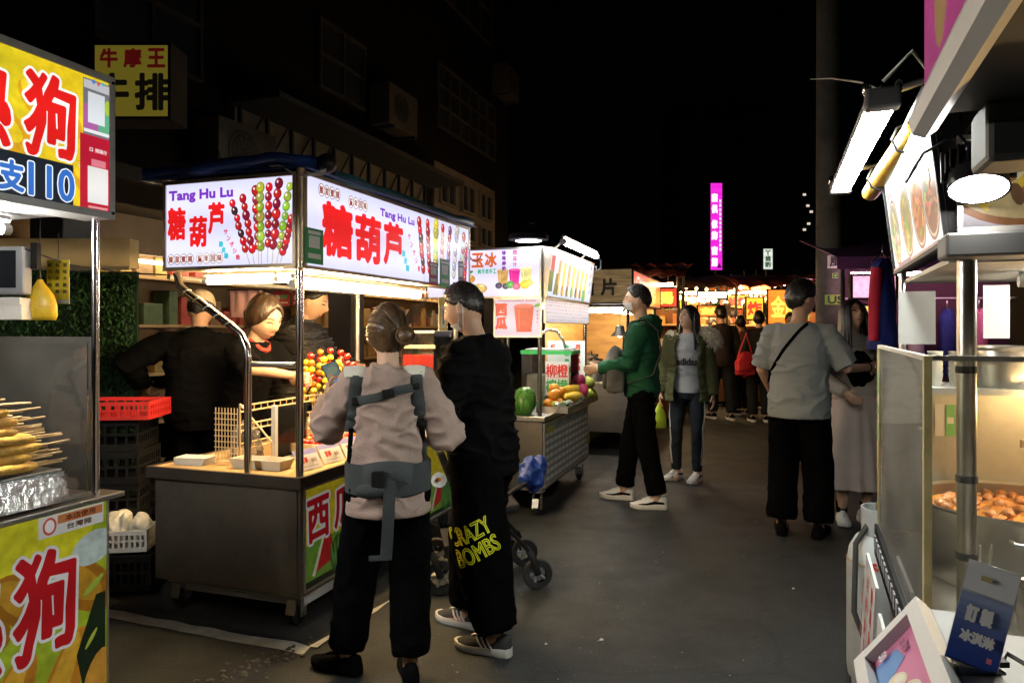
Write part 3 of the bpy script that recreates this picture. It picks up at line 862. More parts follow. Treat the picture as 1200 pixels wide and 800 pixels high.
def roll(pts, r, m, name):
    P = []; 
    for a, c in zip(pts, pts[1:]):
        for k in range(10): P.append(Vector(a).lerp(Vector(c), k / 10))
    P.append(Vector(pts[-1]))
    P = [p + noise.noise_vector(p * 6) * .018 for p in P]
    rr = [r * (1 + .28 * noise.noise(p * 9)) for p in P]
    return MB().tube(P, rr, 12).build(name, m, C1, 60)
roll([(-.92, .02, 2.25), (-.5, .0, 2.25), (-.2, .03, 2.275), (.07, .1, 2.235)], .034, TARP, 'tarpaulin_roll')
roll([(.0, .25, 2.225), (-.02, 1.2, 2.235), (.0, 2.12, 2.225)], .035, mat('teal_tarpaulin', (.02, .10, .14), .45, 0, .3, 6, .3, 25), 'tarpaulin_roll')
MB().ball((.075, .105, 2.245), (.05, .05, .05), 12, 8).build('roll_end', BLACKP, C1, 180)
b = MB()
for k in range(5): b.tube([(-.06 + .02 * k, -.03, 2.20 - .01 * k), (.03, -.05, 2.155), (.1, -.02 + .015 * k, 2.175), (.12, .03, 2.20)], .003, 5)
b.build('tie_cord', WCABLE, C1, 60)
# tubes
def tube_lamp(t, a, b_, r, m, name='lamp_tube'):
    a, b_ = Vector(a), Vector(b_); d = (b_ - a).normalized()
    o = MB().cyl(a + d * .03, b_ - d * .03, r, n=12).build(name, m, t, 40)
    MB().cyl(a, a + d * .029, r * 1.08, n=12).build('end_cap', WHITEP, o, 40); MB().cyl(b_ - d * .029, b_, r * 1.08, n=12).build('end_cap', WHITEP, o, 40)
    f = MB(); mid = (a + b_) / 2; q = Vector((0, 0, r + .016)); f.tube([a + q, b_ + q], [.014, .014], 4); f.build('batten', WHITEP, o)
    return o
tube_lamp(C1, (-.12, .1, 1.672), (-.12, 1.52, 1.672), .02, TUBE_W)
tube_lamp(C1, (-.26, .16, 1.70), (-.26, 1.5, 1.70), .014, TUBE_W)
tube_lamp(C1, (-.74, .2, 1.70), (-.14, .2, 1.70), .016, TUBE_W)
tube_lamp(C1, (-.74, .34, 1.715), (-.14, .34, 1.715), .014, TUBE_W)
b = MB(); b.tube([(-.12, 1.52, 1.672), (-.11, 1.57, 1.65), (-.1, 1.60, 1.66), (-.1, 1.60, 1.70), (-.12, 1.56, 1.74)], .005, 6); b.build('lamp_cable', WCABLE, C1, 60)

# goods on the counter
ZC = .7415
def card(parent, name, M, w, h, col, draw=None, thick=.003, m=None):
    base = MB().bx(-w / 2, w / 2, 0, h, -thick, 0).build(name, WHITEP, parent, None, M)
    p = Print(.0003); p.rect(0, h / 2, w - .001, h - .001, col)
    if draw: draw(p, w, h)
    p.build('print', m or PRINT, base, None, Matrix.Translation((0, 0, .0006)), kind='stuff')
    return base
rack = thing('wire_rack', 'beige three rail rack standing on the candied fruit cart counter', 'rack', on(C1, -.55, .25, ZC), AZ)
BEIGE = mat('beige_coated_wire', (.68, .50, .28), .5, 0, .12, 8)
for z in (.30, .20, .10):
    b = MB().cyl((0, 0, z), (0, .74, z), .0045, n=6).cyl((0, 0, z - .032), (0, .74, z - .032), .0045, n=6)
    for k in range(14): b.cyl((0, k * .0569, z), (0, k * .0569, z - .032), .0035, n=5)
    b.build('rail', BEIGE, rack)
for y in (0, .74):
    MB().cyl((0, y, 0), (0, y, .31), .0055, n=6).cyl((.2, y, 0), (.2, y, .12), .0055, n=6).cyl((.2, y, .12), (0, y, .31), .0055, n=6).build('upright', BEIGE, rack)
b = MB()
for k in range(8): b.cyl((0, -.02, .05 + k * .03), (-.15, -.02, .05 + k * .03), .0025, n=5).cyl((-.02 * k, -.02, .02), (-.02 * k, -.02, .29), .0025, n=5)
b.build('end_grid', BEIGE, rack)
def box_thing(name, lab, cat, x, y, z, d, m, rot=0, lid=None, group=None):
    t = thing(name, lab, cat, on(C1, x, y, z), AZ + rot, group)
    b = MB().bx(-d[0] / 2, d[0] / 2, -d[1] / 2, d[1] / 2, 0, d[2]); b.build('box', m, t, bevel=.003)
    if lid: MB().bx(-d[0] / 2 - .004, d[0] / 2 + .004, -d[1] / 2 - .004, d[1] / 2 + .004, d[2] + .0005, d[2] + .012).build('lid', m, t, bevel=.002)
    return t
PAPER = mat('white_paper', (.75, .72, .66), .7, 0, .06, 8)
q = local_of(C1, 228, 543, ZC)
for k in range(4):
    t = thing('paper_sleeve', 'stack of flat white paper sleeves, %s' % ['bottom sleeve', 'second sleeve up', 'third sleeve up', 'top sleeve'][k], 'sleeve', on(C1, q.x + .004 * k, q.y - .003 * k, ZC + k * .0105), AZ + .05 * k, 'paper sleeves on the counter')
    MB().bx(-.09, .09, -.05, .05, 0, .0095).build('stack', PAPER, t, bevel=.002); MB().bx(-.088, .088, .0505, .054, .001, .008).build('flap', PAPER, t)
q = local_of(C1, 285, 545, ZC)
t = thing('skewer_bundle', 'bundle of pale bamboo skewers lying beside the paper sleeves', 'skewers', on(C1, q.x - .06, q.y + .02, ZC), AZ + .35)
for k in range(12): MB().cyl((-.09, k * .006 - .03, .004 + (k % 3) * .006), (.1, k * .0055 - .03, .004 + (k % 3) * .006), .0028, n=5).build('stick', WOOD, t)
t = thing('foil_tray', 'long shallow cream tray beside the bent post', 'tray', on(C1, -.35, .17, ZC), AZ)
b = MB(); b.rings([[(-.14, -.045, 0), (.14, -.045, 0), (.14, .045, 0), (-.14, .045, 0)], [(-.155, -.06, .05), (.155, -.06, .05), (.155, .06, .05), (-.155, .06, .05)], [(-.15, -.055, .05), (.15, -.055, .05), (.15, .055, .05), (-.15, .055, .05)], [(-.135, -.04, .006), (.135, -.04, .006), (.135, .04, .006), (-.135, .04, .006)]])
b.build('tray', mat('cream_tray', (.72, .66, .52), .5, 0, .05, 6), t)
MB().bx(-.12, .12, -.03, .03, .008, .03).build('napkin', PAPER, t)
FILM = glass_mat('thin_film', (.9, .9, .88), .16, 1.0, 14)
def bag(name, lab, loc, d, m, seed=0, rz=0, cat='bag', knot=True, group=None):
    t = thing(name, lab, cat, loc, rz, group)
    b = MB(); n = 30; prof = [(.6, 0), (.95, .06), (1.05, .25), (1, .5), (.85, .72), (.6, .88), (.3, .98), (.1, 1.06)] if knot else [(.8, 0), (.98, .1), (1, .5), (.96, .8), (.9, 1.0)]
    rs = []
    for r, z in prof:
        ring = []
        for a in range(n):
            th = 2 * math.pi * a / n; k = 1 + .5 * noise.noise(Vector((math.cos(th) * 2.4 + seed, math.sin(th) * 2.4, z * 3.5))) + .2 * noise.noise(Vector((math.cos(th) * 6 + seed, math.sin(th) * 6, z * 8)))
            ring.append((math.cos(th) * r * d[0] * k, math.sin(th) * r * d[1] * k, z * d[2] + .02 * d[2] * noise.noise(Vector((th * 2, seed, z * 5)))))
        rs.append(ring)
    b.rings(rs, caps=True); o = b.build('bag', m, t, 70)
    return t
def lump_bag(name, lab, loc, d, m, seed=1, cat='bag', group=None, vox=.006, fold=.012):
    """soft crumpled bag: a few lumps under one creased skin"""
    rr = random.Random(seed); t = thing(name, lab, cat, loc, rr.uniform(0, 3), group)
    b = MB(); b.ball((0, 0, d[2] * .45), (d[0] * .8, d[1] * .8, d[2] * .45), 14, 10)
    for k in range(6): b.ball((rr.uniform(-.5, .5) * d[0], rr.uniform(-.5, .5) * d[1], d[2] * rr.uniform(.25, .8)), (d[0] * rr.uniform(.35, .55), d[1] * rr.uniform(.35, .55), d[2] * rr.uniform(.2, .32)), 10, 8)
    me = remesh(b, vox, 3, 'bag', fold, (14, 14, 14), seed * 3.1)
    zmin = min(v.co.z for v in me.vertices)
    for v in me.vertices: v.co.z -= zmin
    me.materials.append(m); link('bag', me, t); return t
q = local_of(C1, 283, 530, ZC)
bag('plastic_bag', 'clear crumpled plastic bag behind the bent post', on(C1, -.62, .38, ZC), (.075, .06, .2), FILM, 3)
t = thing('acrylic_screen', 'upright white edged acrylic screen between the two posts', 'screen', on(C1, -.40, .34, ZC), AZ)
MB().bx(-.004, .004, 0, .3, 0, .012).build('foot', WHITEP, t); MB().bx(-.012, .012, -.012, .012, 0, .3).build('upright', WHITEP, t)
MB().bx(-.002, .002, .013, .3, .013, .29).build('pane', CLEAR, t)
# slanted trays of berries with price cards along the aisle edge
def berry(b, c, r, col, k):
    b.ball(c, (r, r, r * .95), 8, 6, None, None, 0, .1, k)
CANDY = {n: mat('candy_' + n, c, .08, 0, .25, 30, 0, 60, None, .6, .15, .8) for n, c in (('red', (.55, .02, .012)), ('orange', (.75, .2, .015)), ('yellow', (.75, .55, .03)), ('green', (.35, .45, .05)), ('dark', (.2, .01, .02)))}
TRAYM = mat('pale_tray', (.72, .6, .42), .5, 0, .06, 6)
for k, (y, cn, lab) in enumerate(((.62, 'red', 'nearest'), (.92, 'red', 'second'), (1.2, 'orange', 'third'))):
    t = thing('fruit_tray', '%s shallow tray of glazed fruit inside the rack of the candied fruit cart' % lab, 'tray', on(C1, -.33, y, ZC), AZ, 'trays of glazed fruit')
    MB().bx(-.14, .14, -.13, .13, .03, .045).bx(-.14, -.13, -.13, .13, .046, .075).bx(.13, .14, -.13, .13, .046, .075).bx(-.129, .129, -.13, -.12, .046, .075).bx(-.129, .129, .12, .13, .046, .075).bx(-.1, .1, -.1, .1, 0, .0295).build('tray', TRAYM, t)
    for i in range(5):
        for j in range(5):
            b = MB(); berry(b, (-.1 + i * .05 + rnd.uniform(-.006, .006), -.095 + j * .047, .068 + rnd.random() * .012), .021, None, i * 5 + j)
            b.build('fruit', CANDY[cn if rnd.random() < .8 else 'orange'], t, 180)
LAV = (.5, .5, .85)
def price(p, w, h):
    p.rect(0, h * .86, w * .98, h * .24, (.36, .34, .75)); p.text('草莓', -w * .16, h * .45, w * .3, h * .32, (.65, .03, .03), .0012); p.text('50元', w * .24, h * .42, w * .24, h * .2, (.3, .1, .1), .0006); p.rect(0, h * .16, w * .7, h * .04, (.5, .5, .5))
for k in range(6):
    t = thing('price_card', 'slanted price card with lavender header, %s from the corner post' % ['first', 'second', 'third', 'fourth', 'fifth', 'sixth'][k], 'price card', on(C1, -.06, .13 + k * .21, ZC), AZ, 'price cards along the counter edge')
    card(t, 'card', frame_M((-.02, .08, .004), (.15, 1, 0), (-.5, .08, .86)), .16, .11, (.78, .76, .78), price)
    MB().bx(-.075, -.021, .06, .1, 0, .05).build('stand', CLEAR, t)
# standing candied skewers
def tanghulu(lab, loc, cols, h, tilt, grp='candied fruit skewers standing in the holder'):
    t = thing('candied_skewer', lab, 'candied fruit', loc, rnd.uniform(0, 3), grp)
    d = Vector((math.sin(tilt), rnd.uniform(-.08, .08), math.cos(tilt)))
    MB().cyl((0, 0, 0), d * (h + .02), .0028, n=6).build('stick', WOOD, t)
    n = 6
    for i in range(n):
        b = MB(); berry(b, d * (h - .0 - i * .043), .0225, None, i); b.build('fruit', CANDY[cols[i % len(cols)]], t, 180)
hold = thing('skewer_holder', 'pale foam block holding upright candied skewers', 'holder', on(C1, -.46, 1.0, ZC), AZ)
MB().bx(-.24, .24, -.11, .11, 0, .14).build('block', mat('foam_block', (.7, .6, .45), .8), hold, bevel=.01); MB().bx(-.25, .25, -.12, .12, -.0005, .02).build('tray', TRAYM, hold)
k = 0
for i, (x, y, cols, h) in enumerate(((-.64, .93, ['yellow', 'yellow', 'orange', 'red'], .36), (-.58, .96, ['yellow', 'yellow', 'red', 'orange'], .34), (-.55, .94, ['red', 'orange', 'yellow'], .40), (-.49, 1.0, ['red', 'yellow'], .43), (-.45, .93, ['yellow', 'green', 'yellow'], .38), (-.41, 1.0, ['red', 'red', 'orange'], .42), (-.37, .94, ['yellow', 'yellow', 'red'], .36), (-.33, .98, ['red', 'dark', 'red'], .40), (-.28, .94, ['red', 'orange'], .35), (-.61, 1.03, ['orange', 'red', 'yellow'], .42))):
    od = ['first', 'second', 'third', 'fourth', 'fifth', 'sixth', 'seventh', 'eighth', 'ninth', 'last'][i]
    tanghulu('candied fruit skewer with %s top, %s in the foam holder' % (cols[0], od), on(C1, x, y, ZC + .1405), cols, h, rnd.uniform(-.12, .12))
# red juice dispenser
t = thing('juice_dispenser', 'clear juice dispenser half full of red juice on the candied fruit cart', 'dispenser', on(C1, -.12, 1.62, ZC + .085), AZ)
MB().bx(-.14, .14, -.16, .16, -.085, -.001).build('stand', WHITEP, t, bevel=.005)
MB().bx(-.13, .13, -.15, .15, 0, .26).build('base', STEEL, t, bevel=.006)
MB().bx(-.115, .115, -.135, .135, .265, .45).build('juice', mat('red_juice', (.62, .02, .02), .2, 0, .05, 4, 0, 60, None, .5, .2), t, bevel=.01)
b = MB(); b.bx(-.125, -.121, -.145, .145, .261, .59); b.bx(.121, .125, -.145, .145, .261, .59); b.bx(-.1205, .1205, -.145, -.141, .261, .59); b.bx(-.1205, .1205, .141, .145, .261, .59); b.build('tank', CLEAR, t)
MB().bx(-.14, .14, -.166, -.15, .49, .515).build('shelf_bar', BEIGE, t, bevel=.004); MB().bx(-.13, .13, -.15, .15, .591, .61).build('lid', GREYP, t, bevel=.004)
t = thing('paper_tag', 'yellow hanging tag with printed card by the far post of the cart', 'tag', on(C1, -.04, 1.72, 1.40), AZ)
card(t, 'card', FT((0, 0, 0), (.2, 1, 0), (0, 0, 1)), .1, .26, (.7, .5, .1), lambda p, w, h: (p.rect(0, h * .5, w * .6, h * .6, (.75, .72, .6)), p.rect(0, h * .5, w * .2, h * .4, (.2, .2, .2))))
MB().cyl((0, 0, .26), (0, 0, .335), .003, n=5).build('string', WCABLE, t)
t = thing('plastic_bottle', 'green capped clear bottle behind the red juice', 'bottle', on(C1, -.1, 1.88, ZC), AZ)
MB().lathe([(.035, 0), (.04, .02), (.04, .3), (.015, .37), (.015, .4)], n=14).build('bottle', mat('green_bottle', (.05, .4, .12), .2, 0, .1, 5), t, 50); MB().lathe([(.018, .401), (.018, .43)], n=12).build('cap', WHITEP, t, 40)

# ------------------------------------------------------------------ fruit juice cart
C2 = thing('food_cart', 'fruit juice cart heaped with fruit under blue white lit signs', 'food cart', (.241, 5.54, 0), AZ, 'food carts along the left side')
MB().bx(-.84, -.015, .02, 1.58, .2, .738).build('cabinet', STEEL_DARK, C2, bevel=.004)
MB().bx(-.87, .01, -.01, 1.61, .739, .775).build('counter_top', STEEL, C2, bevel=.004)
for x, y in ((-.78, .1), (-.08, .1), (-.78, 1.5), (-.08, 1.5)): caster(C2, x, y, .2)
def menu_grid(p, w, h):
    for r in range(7):
        for c in range(12):
            p.rect(.1 + c * (w - .2) / 11, h * .80 - r * h * .115, w / 15, h * .062, (.78, .79, .76) if (r + c) % 5 else (.75, .66, .6))
    for c in range(5): p.text(['西瓜', '鳳梨', '柳橙', '檸檬', '芒果'][c], .14 + c * .31, h * .93, .14, .05, (.1, .25, .1), .001)
    p.rect(.17, h * .88, .22, .05, (.45, .42, .05))
lightbox(C2, 'side_poster', FX((-.012, .04, .225)), 1.52, .49, .002, (.30, .32, .31), PRINT, ALU, menu_grid, .01, PRINT)
MB().bx(.003, .02, 1.46, 1.5, .36, .47).build('latch', mat('brass', (.6, .45, .1), .3, .9), C2, bevel=.003)
for x, y in ((-.04, .03), (-.83, .03), (-.04, 1.55), (-.83, 1.55)): MB().cyl((x, y, .7755), (x, y, 1.68), .017, n=12).build('post', CHROME, C2, 40)
def cup(p, x, y, s, col, fruit=None):
    p.poly([(x - s * .3, y), (x + s * .3, y), (x + s * .4, y + s), (x - s * .4, y + s)], col); p.ell(x, y + s, s * .4, s * .08, tuple(min(1, c * 1.3 + .1) for c in col))
    p.rect(x - s * .2, y + s * .5, s * .07, s * .7, tuple(min(1, c * 1.4 + .05) for c in col))
    for fx, fy, r, c in fruit or (): p.ell(x + fx * s, y + fy * s, r * s, r * s * .85, c, 0, 12); p.ell(x + fx * s, y + fy * s, r * s * .55, r * s * .45, tuple(min(1, q * 1.5 + .05) for q in c), 0, 10)
def ice_pic(p, w, h):
    cup(p, w - .31, .10, .115, (.62, .36, .1), ((-.3, -.05, .25, (.08, .05, .1)), (.2, -.1, .25, (.06, .04, .08))))
    cup(p, w - .215, .10, .115, (.75, .02, .28), ((-.3, 0, .3, (.08, .35, .06)), (.15, -.1, .3, (.6, .08, .2))))
    cup(p, w - .12, .11, .115, (.75, .68, .25), ((-.1, -.1, .35, (.7, .55, .02)), (.25, .02, .25, (.75, .6, .1))))
    for (x, y, r, c) in ((.36, .15, .055, (.75, .33, .03)), (.34, .07, .065, (.75, .5, .1)), (.46, .075, .055, (.72, .5, .15))): p.ell(x, y, r * 1.2, r * .7, (.55, .3, .1)); p.ell(x, y + .008, r, r * .52, c); p.ell(x + .015, y + .02, r * .4, r * .2, (.9, .75, .3))
    p.ell(.37, .2, .04, .012, (.05, .25, .04), .3)
def ice_txt(p, w, h):
    for (ch, x, c) in (('愛', .335, (.62, .28, .02)), ('玉', .445, (.6, .12, .02)), ('冰', .555, (.6, .12, .02))): p.text(ch, x, h * .77, .102, .115, c, .005)
    for i, ch in enumerate('純天然手工'): p.text(ch, .46 + i * .032, h * .54, .028, .036, (.03, .42, .16), .0015)
    p.column('珍珠鮮奶', w - .30, h * .90, .034, .04, (.18, .03, .3), .002); p.column('西瓜汁', w - .21, h * .90, .034, .046, (.55, .08, .25), .0015)
lightbox(C2, 'sign_box', FY((-.98, -.012, 1.69)), .965, .385, .1, (.72, .68, .95), LB, ALU, ice_txt, .012, LB, ice_pic, LBP, label='lit sign facing the candied fruit cart')
def wm_pic(p, w, h):
    cup(p, w - .14, .04, .2, (.72, .04, .03), ()); p.ell(w - .03, .245, .03, .012, (.1, .5, .05), .3)
def wm_txt(p, w, h):
    p.text('西', .06, h * .70, .1, .1, RED, .007); p.text('瓜', .06, h * .36, .1, .1, RED, .007)
    p.text('Watermelon Juice', w * .48, h * .93, w * .8, .022, (.4, .1, .15), .0006); p.column('新鮮現打', w - .03, h * .66, .017, .028, (.4, .2, .25), .0006)
lightbox(C2, 'poster', FY((-.40, -.006, 1.385)), .385, .3, .02, (.72, .60, .74), print_mat('half_lit_print', .75), ALU, wm_txt, .008, print_mat('half_lit_print', .75), wm_pic, print_mat('half_lit_photo', .7, .2))
def juices_pic(p, w, h):
    cs = [(.55, .28, .1), (.72, .58, .02), (.55, .35, .12), (.55, .68, .03), (.6, .4, .1), (.75, .62, .03), (.7, .6, .05)]
    for i, c in enumerate(cs):
        x = .30 + i * .155; hh = .22 - .006 * i
        p.poly([(x - .04, .09), (x + .03, .09), (x + .055, .09 + hh), (x - .02, .09 + hh)], c); p.rect(x + .02, .09 + hh * .7, .012, hh * .7, tuple(min(1, q * 1.3 + .1) for q in c), -.1)
        p.ell(x - .01, .07, .035, .045, [(.1, .12, .02), (.6, .2, .02), (.12, .05, .06), (.1, .4, .05), (.12, .05, .1), (.5, .05, .05), (.6, .2, .02)][i]); p.ell(x + .03, .06, .022, .03, (.6, .5, .1))
    p.poly([(.18, .03), (.25, .03), (.29, .2), (.22, .2)], (.12, .14, .03))
    p.rect(.08, .13, .13, .16, (.02, .14, .06)); p.rect(.1, .27, .1, .12, (.5, .02, .06)); p.rect(1.2, .06, .1, .1, (.03, .45, .12))
lightbox(C2, 'sign_box', frame_M((.012, .012, 1.69), (0, 1, 0), (.12, 0, 1)), 1.5, .385, .09, (.58, .68, .85), LB, ALU, lambda p, w, h: p.column('鮮榨果汁', w - .08, h * .86, .05, .075, (.12, .1, .25), .003), .012, LB, juices_pic, LBP, label='lit sign of tall juice glasses facing the aisle')
def fine_rows(p, w, h):
    rr = random.Random(4)
    for r in range(6):
        x = .03
        while x < w - .08:
            l = rr.uniform(.03, .1); p.rect(x + l / 2, h * .9 - r * h * .155, l, h * .07, rr.choice([(.7, .5, .58), (.5, .5, .6), (.66, .6, .62)])); x += l + rr.uniform(.015, .04)
lightbox(C2, 'price_board', FX((.006, .012, 1.495)), 1.5, .185, .01, (.72, .70, .74), print_mat('half_lit_print', .75), ALU, fine_rows, .006, print_mat('half_lit_print', .75))
MB().bx(-.9, -.1, .1, 1.6, 2.02, 2.05).build('roof_panel', DARKM, C2)
tube_lamp(C2, (.11, .16, 2.13), (.11, 1.4, 2.13), .024, lamp_mat('bright_tube', (1, .97, .9), 40))
MB().tube([(.11, 1.4, 2.13), (.13, 1.5, 2.1), (.12, 1.53, 2.03), (.09, 1.5, 2.0), (.09, 1.46, 2.04)], .007, 6).build('lamp_cable', WCABLE, C2, 60)
MB().tube([(.0, .3, 2.09), (.1, .3, 2.17)], .008, 6).tube([(0, 1.2, 2.09), (.1, 1.2, 2.17)], .008, 6).build('lamp_arm', STEEL, C2)
tube_lamp(C2, (-.25, .15, 1.64), (-.25, 1.45, 1.64), .016, TUBE_N)
ln = MB().lathe([(.05, .08), (.08, .06), (.145, .03), (.15, .0), (.15, -.012), (.10, -.018)], (-.09, -.1, 2.13), 28).build('round_lamp', BLACKP, C2, 40)
MB().lathe([(.098, -.019), (.0, -.02)], (-.09, -.1, 2.13), 24, caps=False).build('lens', lamp_mat('round_lens', (1, .97, .92), 25), ln)
MB().tube([(-.09, -.1, 2.2), (-.11, -.06, 2.25), (-.06, -.02, 2.26), (-.05, .05, 2.1)], .008, 6).build('bracket', DARKM, ln, 60)
MB().tube([(-.04, .04, 1.40), (-.06, .3, 1.44), (-.06, .6, 1.43), (-.06, .82, 1.34), (-.06, .9, 1.26)], .012, 8).build('bent_rail', CHROME, C2, 60)
# goods on the juice cart
Z2 = .7755
tk = thing('juice_tank', 'clear juice tank with green rim and red and green characters', 'tank', on(C2, -.20, .76, Z2), AZ)
b = MB(); b.bx(-.22, .22, -.004, 0, 0, .47); b.bx(-.22, .22, .3, .304, 0, .47); b.bx(-.224, -.2205, 0, .3, 0, .47); b.bx(.2205, .224, 0, .3, 0, .47); b.build('pane', CLEAR, tk)
GTR = mat('green_trim', (.03, .42, .1), .4)
MB().bx(-.23, .23, -.012, -.0045, .45, .485).build('rim', GTR, tk); MB().bx(-.23, .23, -.012, -.0045, 0, .04).build('rim', GTR, tk); MB().bx(.2245, .232, -.004, .31, .45, .485).build('rim', GTR, tk)
MB().bx(-.20, -.02, .05, .25, .002, .27).build('ice', mat('ice_block', (.62, .66, .6), .3, 0, .2, 12, .4, 20), tk, bevel=.02)
MB().bx(-.20, .2, .02, .28, .486, .5).build('lid', GREYP, tk, bevel=.004)
p = Print(.0005)
p.rect(.1, .24, .21, .3, (.72, .75, .74))
for ch, x, y, c in (('柳', .05, .31, (.7, .02, .02)), ('橙', .15, .31, (.7, .02, .02)), ('檸', .05, .18, (.03, .38, .1)), ('檬', .15, .18, (.03, .38, .1))): p.text(ch, x, y, .1, .115, c, .0028, (.85, .85, .82), .005)
p.build('printed_card', PRINT, tk, None, FY((0, -.0065, 0)))
mb_ = thing('menu_board', 'white acrylic board with red and green character columns', 'menu board', on(C2, -.16, 1.30, Z2), AZ)
def menu_cols(p, w, h):
    p.column('西瓜鳳梨汁', w * .32, h * .86, .045, .066, (.62, .08, .05), .003); p.column('金桔檸檬汁', w * .02, h * .86, .045, .066, (.03, .4, .15), .003); p.text('紅', -w * .35, h * .86, .05, .05, (.62, .08, .05), .003)
card(mb_, 'board', FY((.0, 0, .16)), .36, .40, (.70, .76, .78), menu_cols)
MB().bx(-.14, -.13, -.002, .003, 0, .16).bx(.13, .14, -.002, .003, 0, .16).build('foot', CLEAR, mb_)
FM = {n: mat('fruit_' + n, c, r, 0, v, s, .15, 90, st, .5, .08) for n, c, r, v, s, st in (('orange', (.75, .28, .02), .45, .1, 20, None), ('lime', (.30, .5, .04), .4, .25, 12, None), ('banana', (.75, .55, .04), .5, .15, 10, None), ('mango', (.78, .5, .05), .45, .2, 8, None), ('dragon', (.62, .05, .15), .5, .3, 12, None), ('pomelo', (.55, .62, .1), .5, .15, 14, None), ('guava', (.45, .58, .12), .5, .15, 20, None))}
def melon_mat():
    m = mat('watermelon_rind', (.10, .28, .04), .35, 0, .6, 9, 0, 60, (6, 6, .8)); return m
def fruit(name, lab, cat, x, y, z, d, m, rz=0, leaf=None, tilt=(0, 0), grp=None):
    t = thing(name, lab, cat, on(C2, x + (.115 if grp else 0), y, z), AZ + rz, grp)
    rot = Euler((tilt[0], tilt[1], 0)).to_matrix()
    MB().ball((0, 0, d[2]), d, 18, 12, rot, lump=.05, seed=x * 9).build('flesh', m, t, 180)
    tip = Vector((0, 0, d[2])) + rot @ Vector((0, 0, d[2]))
    MB().cyl(tip - rot @ Vector((0, 0, .006)), tip + rot @ Vector((0, 0, .008)), .005, .003, 6).build('stem', mat('fruit_stem', (.12, .1, .03), .8), t)
    return t
fruit('watermelon', 'whole green watermelon at the near corner of the juice cart', 'watermelon', -.20, .13, Z2, (.10, .125, .10), melon_mat(), .3, None, (1.2, .2))
cr = thing('fruit_crate', 'shallow steel fruit tray along the aisle edge of the juice cart', 'tray', on(C2, .10, .82, Z2), AZ)
b = MB(); b.bx(-.24, .02, -.55, .6, .0, .012); b.bx(.012, .02, -.55, .6, .0125, .05); b.bx(-.24, -.232, -.55, .6, .0125, .05); b.bx(-.2315, .0115, -.55, -.542, .0125, .05); b.bx(-.2315, .0115, .592, .6, .0125, .05); b.build('pan', STEEL, cr)
ZT = Z2 + .0135
def banana(name, lab, x, y, z, l, rz, m=FM['banana'], fat=1.0):
    t = thing(name, lab, 'fruit', on(C2, x + .105, y, z), AZ + rz, 'fruit piled on the juice cart')
    P = [Vector((math.sin(a) * l, 0, .028 + (1 - math.cos(a)) * l * .6)) for a in [(-.55 + 1.1 * k / 8) for k in range(9)]]
    MB().tube(P, [q * fat for q in (.008, .02, .026, .029, .03, .029, .026, .02, .01)], 12).build('flesh', m, t, 60)
    MB().tube([P[-1], P[-1] + Vector((.025, 0, .014))], [.008, .006], 6).build('stem', mat('fruit_stem', (.12, .1, .03), .8), t)
fruits = [('orange', 'orange', (.047, .047, .046), ((-.18, .36, 0), (-.11, .44, 0), (-.19, .46, 0), (-.15, .41, .07), (-.20, .56, 0), (-.15, .51, .07), (-.21, .66, .05), (-.15, .62, .08), (-.19, .57, .11))),
          ('lime', 'lime', (.033, .033, .038), ((-.06, .34, 0), (-.12, .36, 0), (-.05, .42, .0))),
          ('dragon_fruit', 'dragon', (.056, .056, .072), ((-.05, 1.0, .03), (-.14, 1.12, .05), (-.09, 1.06, .11))),
          ('pomelo', 'pomelo', (.066, .066, .058), ((-.04, 1.15, 0), (-.04, 1.29, 0), (-.05, 1.22, .10), (-.16, 1.22, .03), (-.1, 1.34, .10)))]
ordn = ['first', 'second', 'third', 'fourth', 'fifth', 'sixth', 'seventh', 'eighth', 'ninth']
for name, mk, d, spots in fruits:
    for i, (x, y, z) in enumerate(spots):
        fruit(name, '%s on the juice cart, %s counted from the near end' % ({'dragon': 'pink dragon fruit', 'pomelo': 'yellow green pomelo', 'lime': 'small green lime', 'orange': 'bright orange'}[mk], ordn[i]), 'fruit', x, y, ZT + z, d, FM[mk], i, None, (rnd.uniform(-.4, .4), rnd.uniform(-.4, .4)), 'fruit piled on the juice cart')
banana('papaya', 'long yellow papaya lying across the front of the fruit pile', -.05, .66, ZT + .045, .30, 1.45, FM['mango'], 1.7); banana('papaya', 'second yellow papaya resting on the first one', -.09, .80, ZT + .10, .26, 1.35, FM['mango'], 1.6); banana('papaya', 'yellow papaya at the far end of the pile by the pink fruit', -.06, .92, ZT + .03, .22, 1.6, FM['mango'], 1.6); banana('banana', 'ripe banana lying behind the yellow papaya', -.10, .74, ZT + .055, .17, 1.3); banana('banana', 'banana on top of the pile nearest the dragon fruit', -.09, .86, ZT + .06, .16, 1.6); banana('banana', 'banana at the back of the pile, half under the oranges', -.13, .66, ZT + .05, .16, 1.2)
for i, (x, y, s) in enumerate(((-.02, .36, .05), (-.01, .50, .05), (.0, .88, .055))):
    t = bag('fruit_bag', 'clear film wrapped fruit, %s along the counter edge' % ordn[i], on(C2, x + .06, y, ZT), (.05, .085, .07), glass_mat('wrap_film', (.92, .93, .92), .35, 1.2, 20), i, AZ, 'wrapped fruit', False, 'film wrapped fruit packs')
    MB().ball((0, 0, .032), (.035, .06, .028), 12, 8).build('fruit', mat('pale_fruit', (.6, .58, .4), .5), t, 180)
t = thing('pineapple', 'pineapple with spiky crown in front of the white menu board', 'pineapple', on(C2, -.10, 1.14, Z2 + .1), AZ)
b = MB(); rs = []
for k in range(9):
    z = k / 8; r = .055 * math.sin(math.pi * (.12 + .78 * z)) + .012
    rs.append([((r + (.006 if (a + k) % 2 else -.002)) * math.cos(a * math.pi / 8), (r + (.006 if (a + k) % 2 else -.002)) * math.sin(a * math.pi / 8), z * .15 - .1 + .1) for a in range(16)])
